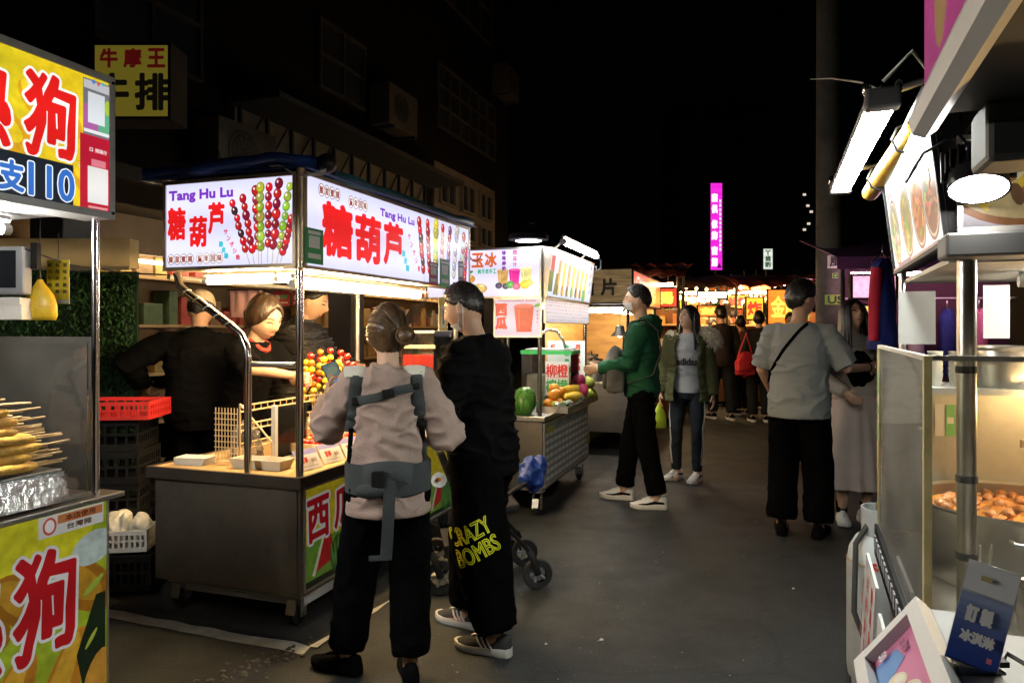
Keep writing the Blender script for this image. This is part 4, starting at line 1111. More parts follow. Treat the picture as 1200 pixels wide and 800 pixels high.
b.rings(rs).build('flesh', mat('pineapple_skin', (.30, .2, .04), .6, 0, .5, 40), t)
b = MB()
for k in range(26):
    a = k * 2.4; l = .06 + .05 * (k % 5) / 4; o_ = .25 + .5 * ((k * 7) % 10) / 10
    d = Vector((math.cos(a) * o_, math.sin(a) * o_, 1)).normalized(); b.tube([Vector((0, 0, .145)), Vector((0, 0, .15)) + d * l * .6, Vector((d.x * l * 1.1, d.y * l * 1.1, .15 + d.z * l * .95))], [.009, .007, .001], 5, flat=.3)
b.build('crown', mat('pineapple_leaf', (.06, .16, .04), .5, 0, .3, 20), t)
MB().bx(-.06, .06, -.06, .06, -.1, -.001).build('riser', WHITEP, t)
# floor tray under the juice cart
t = thing('plastic_basin', 'low dark basin with orange scraps under the juice cart', 'basin', on(C2, -.3, .8, 0), AZ)
MB().lathe([(.16, .002), (.2, .09), (.21, .1), (.19, .09), (.15, .012)], n=20).build('basin', BLACKP, t, 40); MB().ball((0, 0, .06), (.1, .1, .04), 12, 6, lump=.5).build('scraps', FM['orange'], t, 60)

# ------------------------------------------------------------------ third cart with wooden sign
C3 = thing('food_cart', 'cart with wooden sign board and red side sign behind the green hoodie man', 'food cart', (1.37, 8.3, 0), AZ, 'food carts along the left side')
MB().bx(-1.1, -.02, .02, 2.3, .25, .78).build('cabinet', STEEL, C3, bevel=.005); MB().bx(-1.13, .0, 0, 2.33, .781, .82).build('counter_top', STEEL, C3, bevel=.005)
for x, y in ((-1.0, .12), (-.1, .12), (-1.0, 2.2), (-.1, 2.2)): caster(C3, x, y, .25)
for x, y in ((-.05, .04), (-1.06, .04), (-.05, 2.26), (-1.06, 2.26)): MB().cyl((x, y, .8205), (x, y, 1.75), .018, n=10).build('post', DARKM, C3, 40)
SW = mat('glowing_sign_wood', (.36, .24, .11), .6, 0, .35, 5, .2, 40, (1, 9, 9), emit=.25)  # emission in the planks stands in for light falling on them
sg = MB().bx(-.75, .01, -.05, -.0, 1.73, 1.75).build('sign_backing', DARKM, C3)
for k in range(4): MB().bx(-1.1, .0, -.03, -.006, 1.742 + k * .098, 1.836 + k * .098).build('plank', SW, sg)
p = Print(); p.text('輪', -.52, .2, .19, .2, (.02, .015, .01), .008); p.text('片', -.26, .2, .19, .2, (.02, .015, .01), .008)
p.column('地瓜', -.85, .3, .14, .16, (.02, .015, .01), .006); p.build('lettering', PRINT, sg, None, FY((0, -.0325, 1.73)), kind='stuff')
def red_txt(p, w, h): p.text('Chips', .6, h * .62, .75, .2, (.9, .55, .5), .01); p.text('現炸', 1.6, h * .5, .6, .25, (.95, .75, .3), .012)
lightbox(C3, 'sign_box', FX((.012, .02, 1.73)), 2.4, .40, .08, (.65, .12, .09), LB, DARKM, red_txt, .012, LB, lambda p, w, h: (p.rect(w * .75, h / 2, w * .45, h * .9, (.72, .28, .05)), p.ell(.4, .12, .25, .08, (.75, .4, .3)), p.ell(1.6, .1, .3, .07, (.8, .5, .1))), LBP)
tube_lamp(C3, (-.9, .12, 1.66), (-.1, .12, 1.66), .02, TUBE_N); tube_lamp(C3, (-.3, .3, 1.66), (-.3, 2.1, 1.66), .018, TUBE_W)
MB().bx(-1.1, -1.07, .05, 2.3, .83, 1.72).build('back_panel', mat('ply_panel', (.55, .33, .12), .6, 0, .2, 3, 0, 60, (1, 1, 5)), C3)
MB().bx(-1.05, -.06, 2.25, 2.28, .83, 1.72).build('end_panel', mat('ply_panel', (.55, .33, .12), .6), C3)
pl = MB().lathe([(.03, .13), (.05, .12), (.06, .06), (.12, 0), (.115, 0), (.05, .06)], (-.2, .35, 1.36), 20).build('pendant_lamp', BLACKP, C3, 40)
MB().ball((-.2, .35, 1.385), (.035, .035, .04), 10, 8).build('bulb', lamp_mat('pendant_bulb', (1, .85, .6), 12), pl, 180); MB().cyl((-.2, .35, 1.48), (-.2, .35, 1.66), .004, n=5).build('cord', CABLE, pl)
for i, (x, y, h) in enumerate(((-.5, .3, .25), (-.75, .4, .3), (-.4, .8, .2), (-.7, 1.0, .28), (-.3, 1.3, .22))):
    t = thing('steel_canister', 'steel canister on the third cart, %s from its near end' % ordn[i], 'canister', on(C3, x, y, .8205), AZ, 'canisters on the third cart')
    MB().lathe([(.0, 0), (.09, 0), (.1, .01), (.1, h)], n=16).build('can', STEEL, t, 40); MB().lathe([(.104, h), (.104, h + .02), (.02, h + .035), (.02, h + .06), (0, h + .06)], n=16).build('lid', CHROME, t, 40)

# cloth and cards hung behind the candied fruit cart
t = thing('hanging_towel', 'pale pink towel hanging behind the vendors of the candied fruit cart', 'towel', at(288, 372, 5.6), R(-10))
b = MB(); vs = []; fs = []
for i in range(14):
    for j in range(8): vs.append((-.13 + i * .02, .02 * math.sin(i * 1.3) * (j / 7), j * .03))
for i in range(13):
    for j in range(7): fs.append((i * 8 + j, (i + 1) * 8 + j, (i + 1) * 8 + j + 1, i * 8 + j + 1))
o = b.add(vs, fs).build('cloth', mat('pink_towel', (.62, .36, .38), .9, 0, .1, 12), t, 180); sd = o.modifiers.new('s', 'SOLIDIFY'); sd.thickness = .006
MB().cyl((-.16, 0, .214), (.17, 0, .214), .005, n=6).build('line', CABLE, t)
for k, (px, lab) in enumerate(((330, 'red menu card left of two behind the cart vendors'), (352, 'red menu card right of two behind the cart vendors'))):
    t = thing('menu_card', lab, 'menu card', at(px, 358, 5.9), R(-8), 'red menu cards behind the vendors')
    card(t, 'card', FY((0, 0, 0)), .14, .12, (.5, .03, .03), lambda p, w, h: (p.ell(-w * .25, h * .55, .022, .022, (.7, .66, .6)), p.rect(w * .15, h * .6, w * .4, h * .3, (.15, .35, .12)), p.rect(0, h * .2, w * .8, h * .1, (.7, .6, .5))))
    MB().cyl((0, 0, .12), (0, 0, .3), .002, n=4).build('string', CABLE, t)
# wires slung between the carts
for k, (a, m_, c, lab) in enumerate(((on(C1, -.05, 2.05, 2.2), .18, on(C2, -.5, .05, 2.1), 'black wire slung from the candied fruit cart to the juice cart'), (on(C2, -.05, 1.55, 2.1), .14, on(C3, -.5, .05, 2.12), 'black wire slung from the juice cart to the wooden sign cart'), (on(C1, -.85, 1.0, 2.22), .35, at(250, 150, 6.3), 'black wire rising from the candied fruit cart to the dark facade'))):
    t = thing('overhead_wire', lab, 'wire', (0, 0, 0)); MB().tube([a.lerp(c, f / 10) + Vector((0, 0, -m_ * 4 * (f / 10) * (1 - f / 10))) for f in range(11)], .005, 5).build('wire', CABLE, t, 60); MB().ball(a, (.018, .018, .018), 8, 6).build('clip', BLACKP, t, 180)
# ------------------------------------------------------------------ corn dog stall on the left edge
CA = thing('food_stall', 'corn dog stall with big red characters on yellow signs', 'food stall', (-1.476, 2.7, 0), AZ)
def hot_pic(p, w, h):
    rr = random.Random(2); n = 40
    for k in range(n):
        t = k / n; a = (.36, .48, .015); c = (.82, .58, .015); e = (.55, .2, .02)
        f = .5 + .5 * math.sin(t * 9.0)
        p.rect(w * (t + .5 / n), h / 2, w / n * 1.02, h * .97, tuple(a[i] * (1 - f) + c[i] * f for i in range(3)))
    for k in range(9):
        x = w - .06 - k * .19
        p.ell(x, h * (.2 + .62 * ((k * 5) % 7) / 7), .13, h * .13, (.70, .36, .01), -.5, 24); p.ell(x - .01, h * (.23 + .62 * ((k * 5) % 7) / 7), .11, h * .085, (.85, .60, .02), -.5, 24); p.ell(x - .02, h * (.26 + .62 * ((k * 5) % 7) / 7), .08, h * .035, (.85, .68, .2), -.5, 20)
LBA = print_mat('stall_backlit_print', .92, 0, .3); LBAP = print_mat('stall_backlit_photo', .9, .18, .3)
WA = 1.7
def hot_txt(p, w, h):
    for (ch, x) in (('熱', -.485), ('狗', -.252)): p.text(ch, w + x, h * .60, .19, .29, (.72, .012, .01), .0075, (.92, .9, .85), .009, wob=2)
    p.rect(w - .45, .09, .56, .145, (.008, .012, .02))
    p.text('支', w - .39, .085, .085, .10, (.03, .14, .5), .004, (.8, .85, .9), .005); p.text('110', w - .25, .088, .17, .112, (.03, .14, .5), .0035, (.8, .85, .9), .004)
    p.text('1', w - .5, .085, .05, .1, (.03, .14, .5), .004, (.8, .85, .9), .005)
    # pay posters: the codes themselves are left blank
    p.rect(w - .075, .385, .115, .20, (.16, .16, .18)); p.rect(w - .075, .345, .112, .10, (.35, .1, .3)); p.rect(w - .045, .345, .05, .1, (.1, .35, .2)); p.rect(w - .075, .465, .11, .03, (.5, .5, .52)); p.rect(w - .078, .385, .07, .11, (.62, .65, .68)); p.ell(w - .03, .40, .014, .028, (.35, .5, .05)); p.rect(w - .075, .30, .11, .012, (.7, .7, .7))
    p.ell(w - .09, .48, .008, .008, (.1, .2, .5)); p.ell(w - .07, .478, .006, .008, (.6, .1, .1)); p.ell(w - .05, .482, .007, .007, (.1, .4, .5))
    p.rect(w - .078, .15, .135, .27, (.45, .01, .03)); p.rect(w - .072, .11, .085, .13, (.72, .7, .68)); p.text('口', w - .1, .235, .014, .014, (.8, .6, .6), .001); p.text('掃碼付', w - .06, .235, .05, .016, (.85, .6, .6), .0006); p.rect(w - .07, .19, .06, .025, (.7, .2, .25)); p.rect(w - .072, .03, .08, .008, (.7, .3, .3))
lightbox(CA, 'sign_box', FX((.0, -WA - .01, 1.855)), WA, .52, .14, (.6, .45, .04), LBA, mat('silver_frame', (.55, .57, .56), .35, .3, .06, 5, dirt=.2), hot_txt, .024, LBA, hot_pic, LBAP)
for z in (1.875, 2.355): MB().cyl((.009, -.02, z), (.014, -.02, z), .006, n=8).build('bolt', BLACKP, CA, 40)
def hot_low_pic(p, w, h):
    p.rect(w / 2, h * .5, w, h, (.28, .36, .02))
    for k in range(8):
        x = w - .12 - k * .2
        p.ell(x - .1, h * .85, .2, .09, (.55, .52, .02), .5, 24); p.ell(x + .02, h * .62, .16, .08, (.30, .12, .01), -.7, 24); p.ell(x, h * .64, .12, .05, (.42, .22, .02), -.7, 24)
        p.ell(x - .06, h * .2, .07, .19, (.45, .18, .015), -.45, 24); p.ell(x - .07, h * .22, .04, .16, (.6, .33, .03), -.45, 24)
    p.poly([(w - .09, h * .05), (w - .01, h * .02), (w - .01, h * .55), (w - .05, h * .55), (w - .13, h * .3)], (.01, .02, .008)); p.ell(w - .06, h * .78, .09, .06, (.42, .5, .45), .2, 20)
    p.ell(w - .06, h * .6, .05, .012, (.3, .42, .05), .6); p.ell(w - .07, h * .35, .04, .008, (.35, .4, .05), .9)
    p.ell(w - .045, h * .16, .05, .1, (.5, .24, .03), -.4)
def hot_low_txt(p, w, h):
    for (ch, x) in (('熱', -.51), ('狗', -.245)): p.text(ch, w + x, h * .60, .23, .37, (.40, .008, .012), .009, (.62, .6, .58), .011, wob=2)
    p.rect(w - .29, h * .08, .30, .12, (.008, .01, .015)); p.text('110', w - .23, h * .08, .15, .1, (.02, .12, .42), .004, (.55, .6, .65), .005)
    p.rect(w - .148, h * .935, .255, .072, (.6, .58, .54)); p.rect(w - .115, h * .955, .18, .03, (.45, .16, .05)); p.text('本店使用', w - .115, h * .955, .12, .022, (.1, .02, .01), .0008); p.text('台灣豬', w - .12, h * .915, .1, .022, (.1, .05, .03), .0008); p.ell(w - .235, h * .935, .026, .03, (.5, .08, .04)); p.ell(w - .235, h * .935, .018, .022, (.75, .7, .68))
DIM = print_mat('dim_stall_print', .40, 0, .3); DIMP = print_mat('dim_stall_photo', .40, .25, .3)
lightbox(CA, 'front_panel', FX((-.03, -WA - .01, .06)), WA, .765, .03, (.3, .26, .03), DIM, ALU, hot_low_txt, .006, DIM, hot_low_pic, DIMP)
MB().bx(-.95, -.08, -WA, -.02, .06, .82).build('cabinet', STEEL_DARK, CA)
MB().bx(-1.0, .025, -WA - .02, .02, .826, .845).build('counter_top', STEEL, CA, bevel=.003)
for x, y in ((-.03, -.06), (-.9, -.06)): MB().cyl((x, y, .8455), (x, y, 1.853), .0135, n=12).build('post', CHROME, CA, 40)
MB().bx(-.04, -.036, -WA, -.085, .85, 1.40).build('guard_pane', CLEAR, CA)
MB().bx(-.85, -.055, -.042, -.038, .85, 1.42).build('guard_pane', CLEAR, CA)
tube_lamp(CA, (-.25, -1.5, 1.80), (-.25, -.22, 1.80), .018, lamp_mat('stall_tube', (1, .95, .88), 250))
MB().bx(-.9, -.15, -WA, -.1, 1.86, 1.88).build('roof_panel', GREYP, CA)
hd = MB(); hd.rings([[(-.62, -.62, 1.70), (-.3, -.62, 1.70), (-.3, -.3, 1.70), (-.62, -.3, 1.70)], [(-.52, -.52, 1.82), (-.4, -.52, 1.82), (-.4, -.4, 1.82), (-.52, -.4, 1.82)]]); hd.build('lamp_hood', GREYP, CA)
# tray with corn dogs
tr = thing('corn_dog_tray', 'foil lined steel tray holding the pile of corn dogs', 'tray', on(CA, -.26, -.42, .8455), AZ)
MB().bx(-.22, .2, -.4, .22, 0, .1).build('riser', STEEL, tr, bevel=.004); MB().bx(-.24, .215, -.42, .24, .1005, .115).build('tray', STEEL, tr, bevel=.004)
b = MB(); vs = []; fs = []
for i in range(14):
    for j in range(8):
        y = -.4 + i * .64 / 13; z = .108 - j * .10 / 7
        vs.append((.222 + .008 * noise.noise(Vector((i * .9, j * .8, 1))) + j * .004, y, z))
for i in range(13):
    for j in range(7): fs.append((i * 8 + j, (i + 1) * 8 + j, (i + 1) * 8 + j + 1, i * 8 + j + 1))
b.add(vs, fs); o = b.build('foil', mat('crinkled_foil', (.75, .75, .74), .25, .9, .1, 20, .5, 40), tr, 30)
BATTER = mat('fried_batter', (.88, .46, .075), .40, 0, .3, 18, .6, 70, None, .5, .08)
proto = thing('corn_dog', 'x', 'corn dog', (0, 0, 0), AZ)
MB().tube([(0, -.115, 0), (0, -.105, 0), (0, -.06, .002), (0, 0, 0), (0, .05, -.001), (0, .075, 0)], [.005, .013, .0175, .0165, .016, .007], 12).build('batter', BATTER, proto, 60)
MB().cyl((0, .07, 0), (0, .185, 0), .0038, n=6).build('stick', WOOD, proto)
rows = [(0, 9), (1, 9), (2, 8), (3, 8), (4, 7), (5, 7), (6, 6), (7, 5)]
side = ['leftmost', 'second', 'third', 'fourth', 'fifth', 'sixth', 'seventh', 'eighth', 'ninth']
first = True
for r, n in rows:
    for i in range(n):
        o = proto if first else copy_tree(proto); first = False
        x = .18 - i * .040 - r * .010 + rnd.uniform(-.006, .006)
        o.location = on(CA, -.26 + x, -.42 + .14 + rnd.uniform(-.05, .05) - r * .02, .8455 + .135 + r * .0305)
        o.rotation_euler = (rnd.uniform(-.05, .05), 0, AZ + rnd.uniform(-.2, .2))
        tag(o, 'golden corn dog on a stick, %s from the aisle in %s of the pile' % (['first'] + side[1:] if 1 else 0)[i:i + 1].__getitem__(0).join(['', '']) if False else 'golden corn dog on a stick, %s from the aisle in the %s layer' % ((['first'] + side[1:])[i], ['bottom', 'second', 'third', 'fourth', 'fifth', 'sixth', 'seventh', 'top'][r]), 'corn dog', 'corn dogs piled on the tray')
# things hanging behind the stall
t = thing('monitor', 'small dark screen in a grey frame hung in the corn dog stall', 'monitor', at(-16, 345, 3.3), 0)
MB().bx(-.1, .17, 0, .06, 0, .22).build('casing', GREYP, t, bevel=.008); MB().bx(-.08, .135, -.004, -.001, .03, .2).build('screen', DGLASS, t); MB().cyl((.0, .03, .22), (.0, .03, .55), .012, n=8).build('bracket', STEEL, t)
t = thing('paper_box', 'white carton under the small screen in the corn dog stall', 'box', at(-16, 372, 3.3), 0)
MB().bx(-.1, .16, .0, .1, -.01, .09).build('box', PAPER, t, bevel=.004); MB().bx(-.1, .16, -.012, .0, .06, .092).build('flap', PAPER, t)
t = thing('menu_sheet', 'yellow menu sheet with columns of characters before the hedge', 'menu', at(68, 356, 3.7), 0)
def sheet(p, w, h):
    p.rect(0, h * .05, w * .96, h * .08, (.7, .7, .7))
    for c, s in enumerate(('原味大熱狗', '起司大熱狗', '魷力牛肉')): p.column(s, w * (.32 - c * .32), h * .88, .021, .034, (.08, .06, .04), .0008)
card(t, 'sheet', FY((0, 0, 0)), .115, .225, (.75, .6, .03), sheet, m=PRINT); MB().cyl((0, .002, .225), (0, .002, .36), .002, n=4).build('string', CABLE, t)
def hang_bag(name, lab, loc, w, h, m):
    t = thing(name, lab, 'bag', loc, .2)
    b = MB(); rs = []
    for k, (ww, dd, z) in enumerate(((.9, .1, 0), (1.0, .22, .1), (1.0, .25, .35), (.8, .2, .62), (.35, .12, .85), (.12, .08, 1.0))):
        rs.append([(w / 2 * ww * math.cos(a * math.pi / 8) * (1 + .1 * noise.noise(Vector((a, k, 1)))), w / 2 * dd * 2 * math.sin(a * math.pi / 8), z * h) for a in range(16)])
    b.rings(rs).build('bag', m, t, 60); MB().cyl((0, 0, h), (0, 0, h + .28), .003, n=5).build('string', CABLE, t)
hang_bag('hanging_bag', 'yellow plastic bag hanging from a string in the corn dog stall', at(47, 375, 3.4), .15, .19, mat('yellow_bag', (.72, .48, .03), .35, 0, .2, 9, .4, 30, None, .5, .1))
t = thing('overhead_cable', 'sagging dark cable strung across the corn dog stall', 'cable', (0, 0, 0)); MB().tube([at(30, 292, 3.3), at(80, 310, 3.8), at(150, 320, 4.2), at(195, 322, 3.75)], .004, 6).build('cable', CABLE, t, 60); MB().box(at(42, 300, 3.35), (.03, .03, .12)).build('connector', BLACKP, t)

# crates between the stalls
def crate(lab, loc, rz, d, m, grp, lip=True):
    t = thing('plastic_crate', lab, 'crate', loc, rz, grp)
    x, y, h = d; th = .012
    MB().bx(-x / 2, x / 2, -y / 2, y / 2, 0, .012).build('base', m, t)
    for s in (-1, 1):
        for ax in (0, 1):
            b = MB(); L_ = (x if ax == 0 else y); off = (y if ax == 0 else x) / 2 - th / 2
            def bar(a0, a1, z0, z1):
                if ax == 0: b.bx(a0, a1, s * off - th / 2, s * off + th / 2, z0, z1)
                else: b.bx(s * off - th / 2 , s * off + th / 2, a0, a1, z0, z1)
            e = 0 if ax == 0 else th * 1.05
            bar(-L_ / 2 + e, L_ / 2 - e, .0125, h * .22); bar(-L_ / 2 + e, L_ / 2 - e, h * .80, h)
            bar(-L_ / 2 + e + .001, L_ / 2 - e - .001, h * .48, h * .56)
            n = 9
            for k in range(n + 1):
                a = -L_ / 2 + e + (L_ - 2 * e - .012) * k / n; bar(a, a + .012, h * .2201, h * .4799); bar(a, a + .012, h * .5601, h * .7999)
            b.build('side', m, t)
    return t
q0 = Vector((-2.42, 4.28, 0)); 
for k in range(5): crate('black slatted crate, %s in the stack left of the candied fruit cart' % ['bottom one', 'second up', 'third up', 'fourth up', 'top one'][k], q0 + Vector((.01 * (k % 2), 0, .012 + k * .185)), .12 + .03 * (k % 3), (.52, .36, .18), BLACKP, 'black crates stacked beside the cart')
q1 = Vector((-1.98, 4.5, 0))
for k in range(3): crate('black slatted crate in the low stack behind the white basket, %s' % ['bottom', 'middle', 'top'][k], q1 + Vector((.0, 0, .012 + k * .185)), -.1, (.46, .34, .18), BLACKP, 'black crates stacked beside the cart')
crate('red plastic crate resting on top of the black crates', q0 + Vector((.12, -.05, .012 + 5 * .185)), .1, (.48, .34, .10), REDP, None)
wb = crate('white slotted basket on the ground by the cart holding packed bags', gnd(150, 4.02) + Vector((0, 0, .24)), .15, (.26, .2, .115), WHITEP, None)
crate('low black crate under the white slotted basket', gnd(150, 4.02) + Vector((0, 0, .04)), .1, (.34, .26, .19), BLACKP, 'black crates stacked beside the cart')
for k, (dx, dy, s) in enumerate(((-.05, 0, .09), (.06, .02, .08))): lump_bag('plastic_bag', 'white plastic bag in the slotted basket, %s of two' % ['left', 'right'][k], gnd(150, 4.02) + Vector((dx, dy, .255)), (s, .08, .17), mat('milky_bag', (.55, .54, .48), .4, 0, .15, 12, .5, 30), k + 5, 'bag', 'bags in the white basket')

# ------------------------------------------------------------------ stew stall on the right
A2 = math.atan2(-.376, .927)
S1 = thing('food_stall', 'stew stall with greasy glass guard and food photo signs', 'food stall', (.834, 1.463, 0), A2)
CAB = mat('dull_steel', (.52, .52, .48), .42, .6, .15, 3, .05, 90, (1, 14, 1), dirt=.35)
MB().bx(.03, 1.3, .02, 1.0, .08, .74).build('cabinet', CAB, S1); MB().bx(.0, 1.32, .0, 1.03, .741, .775).build('counter_top', STEEL, S1, bevel=.003)
for x, y in ((.1, .1), (1.2, .1), (.1, .9), (1.2, .9)): MB().cyl((x, y, 0), (x, y, .0795), .025, n=10).build('leg', RUBBER, S1, 40)
b = MB(); b.bx(-.012, -.001, .0, 1.03, .70, .80)
b.build('vent_strip', BLACKP, S1)
for k in range(16): MB().bx(-.0165, -.0125, .03 + k * .062, .065 + k * .062, .735, .775).build('vent_slot', GREYP, S1)
b = MB(); b.bx(.0, .005, .02, 1.02, .801, 1.385); b.build('guard_pane', GREASY, S1, label='greasy yellowed side pane')
MB().bx(.012, 1.3, .006, .011, .801, 1.385).build('guard_pane', CLEAR, S1, label='clear front pane')
YEL = mat('yellowed_strip', (.55, .48, .24), .5, 0, .25, 14, dirt=.4)
MB().bx(-.003, .0115, -.003, .019, .8005, 1.395).build('pane_strip', YEL, S1); MB().bx(-.003, .0095, 1.021, 1.036, .8005, 1.395).build('pane_strip', YEL, S1); MB().bx(-.002, .009, .0195, 1.0205, 1.3855, 1.396).build('pane_strip', ALU, S1); MB().bx(.0117, 1.3, .004, .014, 1.3855, 1.396).build('pane_strip', ALU, S1)
MB().bx(.012, 1.3, -.012, .02, .776, .80).build('sill', WHITEP, S1)
MB().cyl((.105, .19, .7755), (.105, .19, 1.66), .0195, n=16).build('post', mat('worn_tube', (.42, .41, .38), .3, 1, .2, 6, dirt=.5), S1, 40)
MB().cyl((.075, 1.06, .775), (.075, 1.06, 1.64), .012, n=12).build('post', STEEL, S1, 40); MB().cyl((1.28, .19, .7755), (1.28, .19, 1.66), .0195, n=12).build('post', STEEL, S1, 40)
for z in (1.12, 1.36, .95): MB().lathe([(.0215, -.008), (.0225, 0), (.0215, .008)], (.105, .19, z), 16).build('clamp_ring', BLACKP, S1, 40)
def bowl_pic(p, x, y, rx, ry, col, seed):
    rr = random.Random(seed)
    p.ell(x, y, rx, ry, (.25, .09, .04), 0, 28); p.ell(x, y, rx * .9, ry * .92, (.62, .55, .45), 0, 28); p.ell(x, y, rx * .82, ry * .85, tuple(c * .55 for c in col), 0, 28)
    for k in range(26):
        a = rr.uniform(0, 6.28); q = rr.random() ** .5 * .7; c = tuple(min(1, v * rr.uniform(.6, 1.5)) for v in (col if rr.random() < .75 else (.15, .3, .05)))
        p.ell(x + math.cos(a) * q * rx, y + math.sin(a) * q * ry, rx * rr.uniform(.1, .3), ry * rr.uniform(.05, .1), c, rr.uniform(-1, 1), 10)
def stew_pic(p, w, h):
    for i, (x, c) in enumerate(((.14, (.6, .5, .3)), (.42, (.5, .35, .12)), (.66, (.6, .22, .06)), (.86, (.45, .16, .08)))): bowl_pic(p, x, h * .36, .11, .105, c, i)
    p.rect(w / 2, .008, w, .016, (.3, .18, .2)); p.rect(w * .3, .012, w * .3, .02, (.1, .02, .16))
def stew_txt(p, w, h):
    for i, s in enumerate(('麵線', '肉羹', '滷味', '米粉')): p.text(s, .14 + i * .25, h * .74, .12, .05, (.72, .25, .25), .002)
    p.text('大碗小碗', w * .9, h * .82, .12, .035, (.15, .3, .5), .001)
S1B = lightbox(S1, 'sign_box', frame_M((.055, .125, 1.63), (0, 1, 0), (-.06, 0, 1)) @ Matrix.Diagonal((1, 1, 1, 1)), .98, .335, .05, (.82, .86, .84), LB, BLACKP, None, .008) if False else None
# the aisle side faces -x: right-to-left along y
FMX = lambda o, lean=0.0: frame_M(o, (0, -1, 0), (-lean, 0, 1))
lightbox(S1, 'sign_box', FMX((.06, 1.1, 1.635), .12), .98, .345, .05, (.80, .85, .84), LB, BLACKP, stew_txt, .008, LB, stew_pic, print_mat('stew_photo', .8, .3), label='lit board of round food photos facing the aisle')
def noodle_pic(p, w, h):
    p.rect(w / 2, h / 2, w - .02, h - .02, (.5, .46, .52))
    rr = random.Random(9)
    for j in range(4):
        cx = .13 + j * .32
        p.ell(cx, h * .45, .15, .085, (.3, .12, .04), 0, 28); p.ell(cx, h * .48, .14, .075, (.55, .42, .2), 0, 28)
        for k in range(30): p.ell(cx + rr.uniform(-.11, .11), h * .5 + rr.uniform(-.045, .055), rr.uniform(.015, .035), rr.uniform(.005, .012), rr.choice([(.75, .5, .05), (.7, .62, .4), (.35, .15, .06), (.72, .55, .2), (.2, .1, .05)]), rr.uniform(-1.5, 1.5), 10)
    p.ell(.1, h * .72, .06, .022, (.8, .58, .03), .2); p.ell(.22, h * .7, .05, .02, (.8, .6, .05), -.2)
lightbox(S1, 'sign_box', FY((.075, .11, 1.655)), 1.22, .2, .06, (.6, .58, .6), print_mat('front_stew_print', .35), ALU, None, .008, None, noodle_pic, print_mat('front_stew_photo', .35, .3), label='front board with noodle photos')
MB().bx(.05, 1.3, .09, .2, 1.60, 1.652).build('beam', mat('dark_beam', (.07, .07, .068), .45, .4, .1, 4, dirt=.3), S1, bevel=.006)
MB().bx(.08, 1.3, .25, 1.08, 1.60, 1.612).build('ceiling_panel', CAB, S1)
tube_lamp(S1, (.29, .58, 1.575), (1.1, .58, 1.575), .016, lamp_mat('stew_tube', (1, .93, .78), 70))
tube_lamp(S1, (.32, .64, 1.235), (1.15, .64, 1.235), .012, lamp_mat('heat_tube', (1, .62, .25), 60), 'heat_lamp')
# back fittings
MB().bx(.12, 1.3, .98, 1.0, .776, 1.26).build('back_splash', CAB, S1)
MB().bx(.1, 1.3, .72, 1.0, 1.262, 1.28).build('shelf', CAB, S1)
MB().bx(.055, .16, .985, .99, 1.40, 1.57).build('white_sheet', mat('grey_sheet', (.3, .3, .29), .6), S1); MB().bx(.29, .36, .985, .99, 1.42, 1.585).build('white_sheet', PAPER, S1)
p = Print()
for k, (c, x) in enumerate((((.2, .5, .2), 0), ((.2, .5, .55), .03), ((.65, .6, .1), .06), ((.7, .7, .7), -.03))): p.rect(x, 0, .026, .1, c); p.rect(x, .0, .018, .02, (.7, .72, .7))
p.build('sticker_strip', PRINT, S1, None, FY((.2, .9785, 1.16)))
p = Print(); p.rect(0, 0, .03, .44, (.55, .42, .15)); p.rect(.03, .07, .03, .22, (.15, .45, .2)); p.rect(.03, .09, .024, .03, (.75, .75, .72)); p.rect(.03, .03, .024, .03, (.75, .75, .72))
for k in range(12): p.rect(0, -.2 + k * .036, .02, .012, (.35, .2, .1))
p.build('sticker_strip', PRINT, S1, None, FMX((-.0045, .99, 1.13)))
def pot(lab, loc, r, h, rz=0, stew=None, stack=False):
    t = thing('cooking_pot', lab, 'pot', loc, rz)
    MB().lathe([(0, 0), (r * .96, 0), (r, .02), (r, h - .01), (r + .012, h), (r + .012, h + .005), (r - .004, h), (r - .006, .012), (0, .012)], n=40, caps=False).build('pot_body', mat('pot_steel', (.66, .64, .6), .3, 1, .08, 4, dirt=.25), t, 40)
    for s in (-1, 1): MB().tube([(s * r, -.05, h * .75), (s * (r + .045), -.045, h * .77), (s * (r + .045), .045, h * .77), (s * r, .05, h * .75)], .007, 8).build('handle', STEEL, t, 60)
    if stew:
        b = MB(); n = 34; vs = [(0, 0, h - stew)]; fs = []
        rr = random.Random(3)
        for k in range(1, 12):
            q = (r - .008) * k / 11
            for a in range(n):
                th = 2 * math.pi * a / n; x, y = q * math.cos(th), q * math.sin(th)
                vs.append((x, y, h - stew + (.02 * noise.noise(Vector((x * 25, y * 25, 1))) + .014 * noise.noise(Vector((x * 60, y * 60, 7)))) * (1 if k < 11 else 0)))
        for a in range(n): fs.append((0, 1 + a, 1 + (a + 1) % n))
        for k in range(10):
            for a in range(n): fs.append((1 + k * n + a, 1 + (k + 1) * n + a, 1 + (k + 1) * n + (a + 1) % n, 1 + k * n + (a + 1) % n))
        b.add(vs, fs).build('stew', mat('stew_broth', (.50, .20, .04), .25, 0, .5, 26, .3, 50, None, .5, .1), t, 180)
        b = MB()
        for k in range(60):
            a = rr.uniform(0, 6.28); q = rr.random() ** .5 * (r - .05); b.ball((q * math.cos(a), q * math.sin(a), h - stew + .006), (rr.uniform(.012, .026), rr.uniform(.012, .022), rr.uniform(.008, .018)), 8, 6, Euler((0, 0, a)).to_matrix(), lump=.5, seed=k)
        b.build('meat_chunks', mat('stew_meat', (.42, .17, .05), .35, 0, .5, 30, .3, 60), t, 60, kind='stuff')
    return t
pot('large steel pot full of orange brown stew behind the glass', Vector((1.40, 1.98, .776)), .262, .20, R(60), .03)
